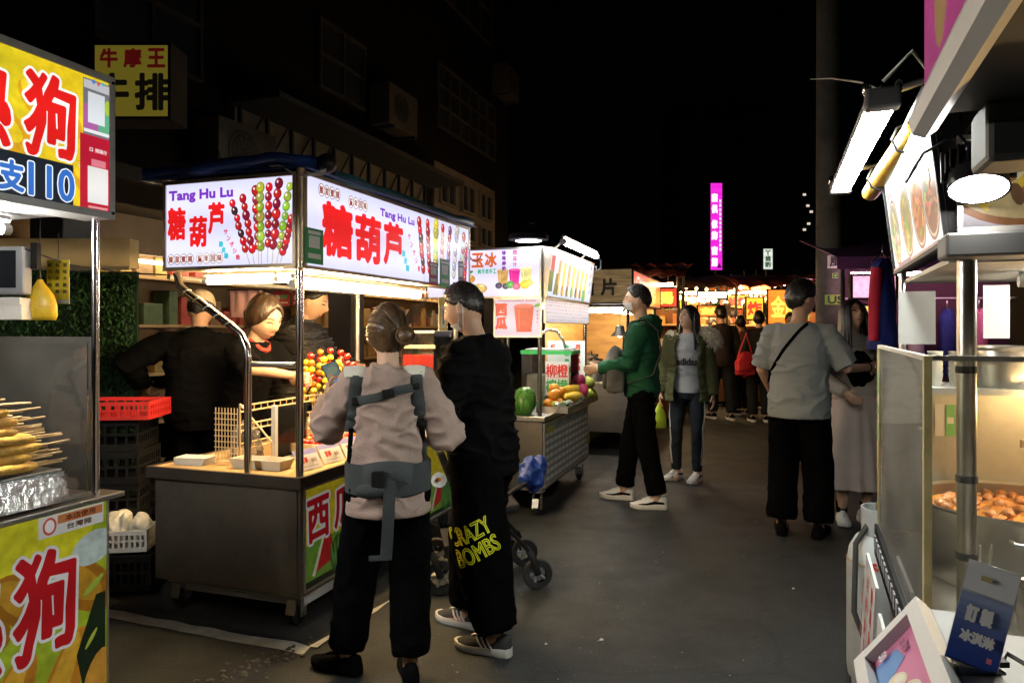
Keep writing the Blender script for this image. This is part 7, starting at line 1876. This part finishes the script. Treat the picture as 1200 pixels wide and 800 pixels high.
# ---- vendors at the candied fruit cart
V1 = person('young woman vendor in black reaching over the candied fruit counter', Vector((-1.72, 4.66, 0)), -116, 1.65, 12, 0, 0, (-6, -15, 8), hs=1.26, lw=(-.06, .48, 1.16), rw=(.05, .46, 1.20), lp=(-.5, -.2, -.6), rp=(.9, -.3, .1), girth=.95, build=.95, hair_m=mat('dark_brown_hair', (.03, .017, .010), .36, 0, .5, 45, .4, 120, (1, 1, .2)), hair='long', curl=.6,
            top=dict(m=K_JACKET, hem=.84, loose=.03, fold=.009, sleeve=.45, r=(.078, .076, .07), name='tee'), trousers=(K_TROUSER, .09, .075, .07, .03), shoes=(K_JACKET, K_JACKET, 'dark'))
MB().tube([V1['hc'] + V1['Rh'] @ Vector((.02, -.10, .02)), V1['hc'] + V1['Rh'] @ Vector((.02, -.135, -.03)), V1['hc'] + V1['Rh'] @ Vector((.02, -.125, -.14))], [.025, .03, .012], 10).build('ponytail', HAIRB, V1['t'], 60)
MB().tube([V1['T']((.06 * math.cos(a), .03 + .07 * math.sin(a), 1.43 - .05 * max(0, math.sin(a)))) for a in (-.4, .3, 1.0, 1.57, 2.1, 2.8, 3.5)], .016, 8).build('scarf', mat('red_scarf', (.30, .03, .02), .8, 0, .2, 20), V1['t'], 60)
V2 = person('man in beige cap and black jacket with his back turned behind the cart', gnd(232, 4.75) + Vector((0, .0, 0)), 18, 1.70, 6, 0, 0, (-14, -14, 0), lw=(-.36, .24, 1.08), rw=(.2, .35, 1.1), lp=(-.6, -.5, .1), rp=(.5, -.6, -.6), girth=1.1, build=1.1, hair='crop', skin=SKIN2,
            top=dict(m=K_JACKET, hem=.80, loose=.045, fold=.010, r=(.09, .08, .06), name='jacket', collar=.035), trousers=(K_TROUSER, .1, .09, .08, .03), shoes=(K_JACKET, K_JACKET, 'dark'))
def cap(J, m):
    hc, Rh = J['hc'], J['Rh']; b = MB(); rs = []
    for i in range(10):
        e = lerp(.22, 1.5, i / 9); rs.append([hc + Rh @ Vector((math.cos(a * .2618) * .090 * math.cos(e) ** .55, -.004 + math.sin(a * .2618) * .112 * math.cos(e) ** .55, .01 + math.sin(e) * .128)) for a in range(24)])
    o = b.rings(rs).build('cap', m, J['t'], 60)
    b = MB(); vs = []; n = 12
    for i in range(n):
        a = lerp(-1.0, 1.0, i / (n - 1)); vs += [hc + Rh @ Vector((math.sin(a) * .088, math.cos(a) * .106, .038)), hc + Rh @ Vector((math.sin(a) * .095, math.cos(a) * .12 + .06 * math.cos(a), .022 - .012 * abs(a)))]
    b.add(vs, [(2 * i, 2 * i + 2, 2 * i + 3, 2 * i + 1) for i in range(n - 1)]); p_ = b.build('peak', m, o, 180); s_ = p_.modifiers.new('s', 'SOLIDIFY'); s_.thickness = .004
cap(V2, cloth('beige_cap', (.52, .42, .30), .8, .06))
V3 = person('vendor in black puffer jacket seen in profile behind the cart', Vector((-1.66, 5.5, 0)), -96, 1.78, 8, 0, 0, (4, -12, 0), hs=1.12, lw=(-.1, .42, 1.1), rw=(.1, .42, 1.08), la=(-.1, 0, 0), girth=1.1, build=1.1, hair='crop', skin=SKIN,
            top=dict(m=cloth('puffer_black', (.016, .014, .013), .5), hem=.84, loose=.06, fold=.022, freq=(2, 2, 34), r=(.11, .10, .07), name='puffer_jacket', collar=.05), trousers=(K_TROUSER, .1, .09, .08, .03), shoes=(K_JACKET, K_JACKET, 'dark'))
V4 = person('man in white cap and pink apron working in the back shop', gnd(188, 7.7), -60, 1.68, 8, 0, 0, (0, -16, 0), lw=(-.2, .4, 1.1), rw=(.2, .4, 1.1), detail=False, hair='crop', top=dict(m=K_JACKET, hem=.82, loose=.03, name='jacket'), trousers=(K_TROUSER, .1, .09, .08, .03), shoes=(K_JACKET, K_JACKET, 'dark'))
cap(V4, cloth('white_cap', (.6, .58, .52), .8)); b = MB(); b.tube([V4['T']((0, .155, 1.2)), Vector((0, .165, .95)), Vector((0, .17, .6))], [(.006, .10), (.006, .15), (.006, .16)], 10, up=(0, 1, 0)); b.build('apron', cloth('pink_apron', (.55, .34, .34), .8), V4['t'], 50)

# ---- far crowd
def far(lab, px, Y, yaw, H, topc, trc=(.008, .008, .009), hairs='short', **k):
    n = '%d_%d_%d' % tuple(int(c * 999) for c in topc)
    return person(lab, gnd(px, Y), yaw, H, 2, 0, 0, (k.pop('hy', 0), 0, 0), detail=False, hair=hairs, top=dict(m=cloth('far_top_' + n, topc), hem=.80, loose=.035, fold=.006, name='jacket', r=(.085, .075, .055), collar=.03), trousers=(cloth('far_trouser_%d' % int(trc[0] * 999), trc), .1, .085, .075, .03), shoes=(K_JACKET, WHITE_SOLE, None), group='people in the far crowd', **k)
far('man in dark jacket walking away behind the woman in olive', 846, 11.6, 8, 1.80, (.02, .014, .010), la=(-.1, .1, 0), ra=(.1, -.12, 0))
far('person in rust orange jacket beside the red bag', 870, 12.2, 20, 1.66, (.30, .09, .03), hairs='long')
far('man in brown jacket standing by the yellow lit stall', 800, 12.6, -70, 1.74, (.10, .06, .03))
far('person in dark red coat at the far stall counter', 815, 13.0, 60, 1.62, (.12, .02, .02), hairs='long')
far('man in grey top facing us in the far crowd', 925, 12.8, 175, 1.72, (.14, .14, .14))
far('person in navy jacket in front of the orange banner stall', 902, 13.2, 20, 1.70, (.02, .025, .05))
far('person in tan coat deep in the lane', 858, 16.5, 180, 1.66, (.22, .13, .06), hairs='long')
far('person in black deep in the lane beside the tan coat', 842, 17.2, 10, 1.74, (.02, .02, .02))
far('man in dark coat queuing by the yellow lit box', 786, 12.0, -20, 1.76, (.03, .02, .015))
far('woman in plum coat walking towards us in the far crowd', 834, 13.8, 185, 1.62, (.08, .02, .04), hairs='long')
far('tall man in black cap height beyond the rust jacket', 860, 14.2, 15, 1.84, (.015, .012, .012))
far('person in mustard top near the lettered orange banner', 916, 15.2, -170, 1.66, (.3, .18, .03), hairs='long')
FB = far('person in black carrying a bright red shoulder bag', 890, 11.3, -10, 1.72, (.012, .010, .010), hairs='long')
far('dark figure walking between the far stalls, nearest the grey tee man', 912, 14.5, 160, 1.7, (.05, .03, .02))
far('small dark figure at the far end of the lane left of centre', 826, 15.5, 30, 1.68, (.06, .03, .02))
far('small figure with dark top at the far end behind the red bag', 880, 15.8, 190, 1.6, (.04, .02, .03), hairs='long')
rb_ = thing('shoulder_bag', 'bright red shoulder bag carried in the far crowd', 'bag', gnd(873, 11.15) + Vector((0, 0, .72)), .2)
b = MB(); b.ball((0, 0, .18), (.16, .08, .2), 14, 10, lump=.2); b.bx(-.14, .14, -.06, .06, .02, .25); me = remesh(b, .015, 4, 'bag_body', .008); me.materials.append(mat('red_bag', (.55, .02, .03), .6, 0, .15, 9)); link('bag_body', me, rb_)
MB().tube([(-.12, 0, .3), (.02, .0, .66), (.14, .02, .3)], .012, 8).build('strap', mat('red_bag', (.55, .02, .03), .6), rb_, 60)
# ------------------------------------------------------------------ far stalls
WARM = lamp_mat('far_warm_tube', (1, .70, .34), 70); BULB = lamp_mat('far_bulb', (1, .60, .22), 45)
FARL = print_mat('far_stall_print', 1.6, .25)
def far_stall(lab, short, o, az, w, d, signs, seed, awn, tubes=1, bulbs=6, goods=22):
    rr = random.Random(seed); t = thing('market_stall', lab, 'market stall', o, az, 'lit stalls at the far end')
    MB().bx(-w / 2, w / 2, 0, d, .1, .82).build('counter', mat('far_counter_%d' % seed, (.30, .14, .05), .6, 0, .2, 4), t)
    for x in (-w / 2 + .04, w / 2 - .04):
        for y in (.05, d - .05): MB().cyl((x, y, 0), (x, y, 2.3), .025, n=8).build('post', DARKM, t, 40)
    b = MB(); n = 12
    rs = [[(-w / 2 - .1 + (w + .2) * k / n, y, z + .03 * math.sin(k * 2.1)) for k in range(n + 1)] for y, z in ((-.35, 2.22), (.0, 2.36), (d, 2.5))]
    b.add([p for r in rs for p in r], [(i * (n + 1) + k, i * (n + 1) + k + 1, (i + 1) * (n + 1) + k + 1, (i + 1) * (n + 1) + k) for i in range(2) for k in range(n)])
    aw = b.build('awning', mat('far_awning_%d' % seed, awn, .7, 0, .15, 5), t, 180); s_ = aw.modifiers.new('s', 'SOLIDIFY'); s_.thickness = .01
    MB().bx(-w / 2, w / 2, d - .04, d, .82, 1.78).build('back_panel', mat('far_back_%d' % seed, (.20, .085, .03), .7, 0, .3, 4), t)
    for z in (1.15, 1.5): MB().bx(-w / 2 + .05, w / 2 - .05, d - .3, d - .05, z, z + .03).build('shelf', WOOD, t)
    for k in range(tubes): MB().cyl((-w * .35, .1 + .35 * k, 2.12 - .1 * k), (w * .35, .1 + .35 * k, 2.12 - .1 * k), .025, n=8).build('lamp_tube', WARM, t, 40)
    for k in range(bulbs):
        x = -w / 2 + w * (k + .5) / bulbs; q = MB().ball((x, -.15, 1.95 + rr.uniform(-.08, .1)), (.045, .045, .06), 8, 6).build('bulb', BULB, t, 180)
    for (x, z, sw, sh, col, txt, tc) in signs:
        def dr(p, W, H): 
            if txt: p.text(txt, W / 2, H / 2, W * .8, H * .62, tc, .012)
        lightbox(t, 'sign_box', FY((x - sw / 2, -.38 - .02 * rr.random(), z)), sw, sh, .06, col, FARL, DARKM, dr, .02, FARL)
    for k in range(7):
        x = -w / 2 + w * (k + .5) / 7; hh = rr.uniform(.12, .3); c = rr.choice([(.65, .5, .12), (.6, .1, .05), (.2, .4, .1), (.65, .6, .5), (.6, .3, .05)])
        b = MB(); b.bx(x - w / 20, x + w / 20, -.30, -.285, 1.92 - hh, 1.92); q = b.build('hanging_card', mat('far_card_%d_%d' % (int(c[0] * 99), int(c[1] * 99)), c, .6, 0, .3, 14), t)
        if rr.random() < .6:
            q = Print(); q.rect(0, 0, w / 7 * .8, .24, rr.choice([(.7, .6, .3), (.6, .08, .04), (.15, .35, .12), (.7, .66, .6)])); q.rect(0, .05, w / 7 * .5, .06, (.6, .05, .03)); q.rect(0, -.04, w / 7 * .6, .03, (.1, .06, .04)); q.build('poster', PRINTP, t, None, FY((x, d - .045, rr.choice([1.33, 1.75, 2.05]))))
    cs = [(.6, .3, .06), (.65, .5, .2), (.5, .08, .04), (.3, .35, .08), (.6, .55, .45), (.55, .2, .05)]
    proto = None
    for k in range(goods):
        x = rr.uniform(-w / 2 + .12, w / 2 - .12); z, y = rr.choice([(.8205, rr.uniform(.1, d - .4)), (1.1805, d - .17), (1.5305, d - .17)]); h = rr.uniform(.1, .26); r = rr.uniform(.04, .08); c = rr.choice(cs)
        b = MB(); 
        if k % 2: b.lathe([(r, 0), (r * 1.05, .02), (r * 1.05, h * .75), (r * .6, h), (0, h)], n=10)
        else: b.bx(-r, r, -r * .8, r * .8, 0, h)
        o_ = b.build('goods_pack', mat('goods_%d_%d' % (int(c[0] * 99), int(c[1] * 99)), c, .5, 0, .25, 12), None, 40); o_.location = t.matrix_basis @ Vector((x, y, z)); o_.rotation_euler = (0, 0, az)
        tag(o_, 'small warm lit package on the ' + short, 'package', 'packages on the ' + short)
    return t
YEL_ = (.85, .45, .03); RD_ = (.62, .05, .02); GO = (.9, .62, .08)
far_stall('stall with yellow lit box and long white tube left of the far crowd', 'far stall with the yellow lit box', gnd(810, 13.6), R(-6), 1.4, 1.1, [(-.42, 1.76, .42, .34, YEL_, '紅豆', (.7, .1, .02)), (.32, 1.98, .55, .16, (.95, .85, .6), '', WHT), (.3, 1.66, .5, .22, (.8, .2, .03), '餅', GO)], 11, (.12, .05, .03), 2, 7, 16)
far_stall('low stall with red cloth at the left behind the olive jacket', 'far stall with red cloth', gnd(766, 11.0), AZ, .8, .9, [(.1, 1.75, .6, .3, RD_, '香腸', GO)], 12, (.3, .06, .03), 1, 4, 12)
far_stall('stall with wide orange banner right of the far crowd', 'far stall with the orange banner', gnd(903, 13.4), R(4), 1.35, 1.0, [(-.46, 1.60, .34, .42, YEL_, '炸', (.6, .05, .02)), (.10, 1.52, .66, .64, (.85, .2, .02), '金牌', GO)], 13, (.25, .05, .03), 1, 6, 14)
far_stall('stall with red banner nearest the utility pole', 'far stall nearest the pole', gnd(1000, 13.5), R(10), 1.3, 1.0, [(-.15, 1.60, .95, .50, (.75, .12, .02), '雞排王', GO)], 14, (.3, .05, .03), 1, 5, 12)
far_stall('deepest orange stall closing the lane in the centre', 'deepest orange stall', gnd(866, 20.5), 0, 3.4, 1.2, [(-1.1, 1.8, .9, .4, YEL_, '滷味', RD_), (0, 1.8, .9, .45, RD_, '燒烤', GO), (1.1, 1.85, .9, .4, (.85, .5, .1), '果汁', RD_)], 15, (.2, .05, .03), 2, 9, 16)
far_stall('second deep stall beyond the magenta sign, left', 'second deep stall', gnd(808, 19.0), R(-8), 2.2, 1.2, [(-.3, 1.9, .9, .4, (.7, .3, .05), '鹽酥', GO), (.6, 1.85, .6, .4, RD_, '茶', GO)], 16, (.15, .05, .05), 1, 7, 12)
# pink clothes stall behind the couple
CS = thing('clothes_stall', 'pink lit clothes stall with purple awning right of the pole', 'market stall', gnd(1022, 7.2), R(-6))
MB().bx(-.30, 1.6, .6, .66, 0, 2.1).build('back_panel', mat('pink_wall', (.10, .03, .06), .7, 0, .1, 3), CS)
aw = MB(); aw.add([(-.5, -.5, 2.12), (1.6, -.5, 2.12), (1.6, .7, 2.42), (-.5, .7, 2.42), (-.5, -.5, 2.0), (1.6, -.5, 2.0)], [(0, 1, 2, 3), (0, 1, 5, 4)]); q = aw.build('awning', mat('purple_awning', (.16, .05, .18), .6, 0, .2, 5), CS); s_ = q.modifiers.new('s', 'SOLIDIFY'); s_.thickness = .012
MB().cyl((-.3, -.3, 1.97), (1.4, -.3, 1.97), .02, n=8).build('lamp_tube', lamp_mat('pink_tube', (1, .6, .7), 26), CS, 40)
for x in (-.42, 1.5): MB().cyl((x, -.42, 0), (x, -.42, 2.05), .02, n=8).build('post', DARKM, CS, 40)
lightbox(CS, 'sign_box', FY((-.36, -.45, 1.72)), .42, .24, .06, (.85, .35, .5), FARL, DARKM, None, .02)
lightbox(CS, 'sign_box', FY((-.42, -.44, 1.40)), .34, .28, .06, (.85, .55, .12), FARL, DARKM, lambda p, w, h: p.text('特價', w / 2, h / 2, w * .7, h * .5, (.6, .05, .1), .01), .02, FARL)
MB().cyl((-.3, .1, 1.75), (1.4, .1, 1.75), .012, n=8).build('clothes_rail', STEEL, CS, 40)
def garment(lab, loc, rz, m, m2=None, w=.42, h=.62, grp='garments on the clothes stall'):
    t = thing('hanging_jacket', lab, 'jacket', loc, rz, grp)
    b = MB(); rs = []
    for k in range(8):
        f = k / 7; ww = lerp(w * .55, w * .5, f); dd = lerp(.05, .09, f)
        rs.append([(math.cos(a * .3927) * ww * (1 + .08 * math.sin(a * 3 + k)), math.sin(a * .3927) * dd * (1 + .2 * math.sin(a * 2.3 + k)), -f * h) for a in range(16)])
    b.rings([[(x * .35, y * .8, .05) for x, y, z in rs[0]]] + rs).build('garment', m, t, 60)
    for s in (-1, 1): MB().tube([(s * w * .42, 0, -.02), (s * w * .62, 0, -.25), (s * w * .66, .0, -.5)], [.05 * w / .42 + .015, .045 * w / .42 + .015, .04 * w / .42 + .012], 10).build('sleeve', m2 or m, t, 60)
    MB().tube([(-.16, 0, .02), (0, 0, .09), (.16, 0, .02)], .006, 6).tube([(0, 0, .09), (0, 0, .13), (.02, 0, .15)], .004, 6).build('hanger', STEEL, t, 60)
RJ = cloth('red_jacket', (.45, .02, .05), .7, .15); BJ = cloth('blue_jacket', (.02, .03, .18), .7, .15); PJ = cloth('pink_top', (.55, .14, .28), .7, .1)
garment('red and navy jacket hanging by the stew stall sign', at(1034, 312, 4.9), R(40), BJ, RJ, .20, .56, None)
for i, m in enumerate((PJ, RJ, cloth('white_top', (.6, .5, .55), .8), BJ, PJ)): garment('garment on the pink clothes stall rail, %s from the pole' % ordn[i], CS.matrix_basis @ Vector((-.15 + i * .3, .1, 1.6)), R(60), m)
# dark blocks closing the end of the lane and the right side
t = thing('apartment_building', 'black building mass behind the right hand stalls', 'building', (7.2, 9, 0), A2)
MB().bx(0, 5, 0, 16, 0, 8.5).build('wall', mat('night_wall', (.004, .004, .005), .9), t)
for k in range(4):
    for j in range(2): MB().bx(-.03, -.001, 1 + k * 3.6, 2.6 + k * 3.6, 3.4 + j * 2.4, 4.8 + j * 2.4).build('window', DGLASS, t)

far_stall('narrow stall with yellow shelves behind the woman in olive', 'narrow yellow shelf stall', gnd(862, 15.2), R(3), 1.1, 1.0, [(-.2, 1.85, .7, .3, (.8, .42, .05), '烤魷魚', RD_), (.42, 1.7, .34, .5, RD_, '串', GO)], 17, (.3, .1, .03), 1, 6, 14)
far_stall('small stall with two red lit boxes left of the crowd', 'stall with two red boxes', gnd(842, 17.6), R(-4), 1.3, 1.0, [(-.35, 1.7, .55, .4, RD_, '章魚', GO), (.35, 1.9, .6, .3, (.9, .75, .4), '', WHT)], 18, (.3, .08, .03), 1, 6, 12)
# strings of bulbs and lanterns between the far stalls
LAN = lamp_mat('red_lantern', (1, .14, .03), 3)
for i, (px, py, Y) in enumerate(((783, 345, 12.2), (790, 372, 12.0), (872, 340, 15), (886, 338, 14.6), (897, 339, 14.8), (930, 342, 13), (938, 350, 12.8), (857, 342, 16))):
    q = at(px, py, Y); t = thing('paper_lantern', 'glowing red lantern over the far stalls, %s from the left' % ordn[i], 'lantern', q, 0, 'red lanterns over the far stalls')
    MB().lathe([(.03, -.1), (.08, -.08), (.11, 0), (.08, .08), (.03, .1)], n=12).build('shade', LAN, t, 60); MB().cyl((0, 0, .1), (0, 0, .4), .006, n=5).build('cord', CABLE, t); MB().lathe([(.035, -.125), (.035, -.1)], n=10).build('tassel', mat('lantern_tassel', (.5, .3, .03), .6), t)

SB = lamp_mat('string_bulb', (1, .66, .3), 14)
for i, (a, c, lab) in enumerate(((at(772, 338, 12.5), at(868, 334, 14), 'string of small warm bulbs over the left far stalls'), (at(850, 333, 16), at(936, 340, 13), 'string of small warm bulbs over the orange banner stall'), (at(780, 330, 17), at(930, 328, 18), 'deepest string of small warm bulbs across the lane'))):
    t = thing('string_lights', lab, 'string lights', a, 0); n = 13; P = [(c - a) * (k / n) + Vector((0, 0, -.35 * 4 * (k / n) * (1 - k / n) * .5)) for k in range(n + 1)]
    MB().tube(P, .006, 4).build('cord', CABLE, t)
    for k in range(n + 1): MB().ball(P[k] + Vector((0, 0, -.05)), (.035, .035, .045), 8, 6).build('bulb', SB, t, 180)
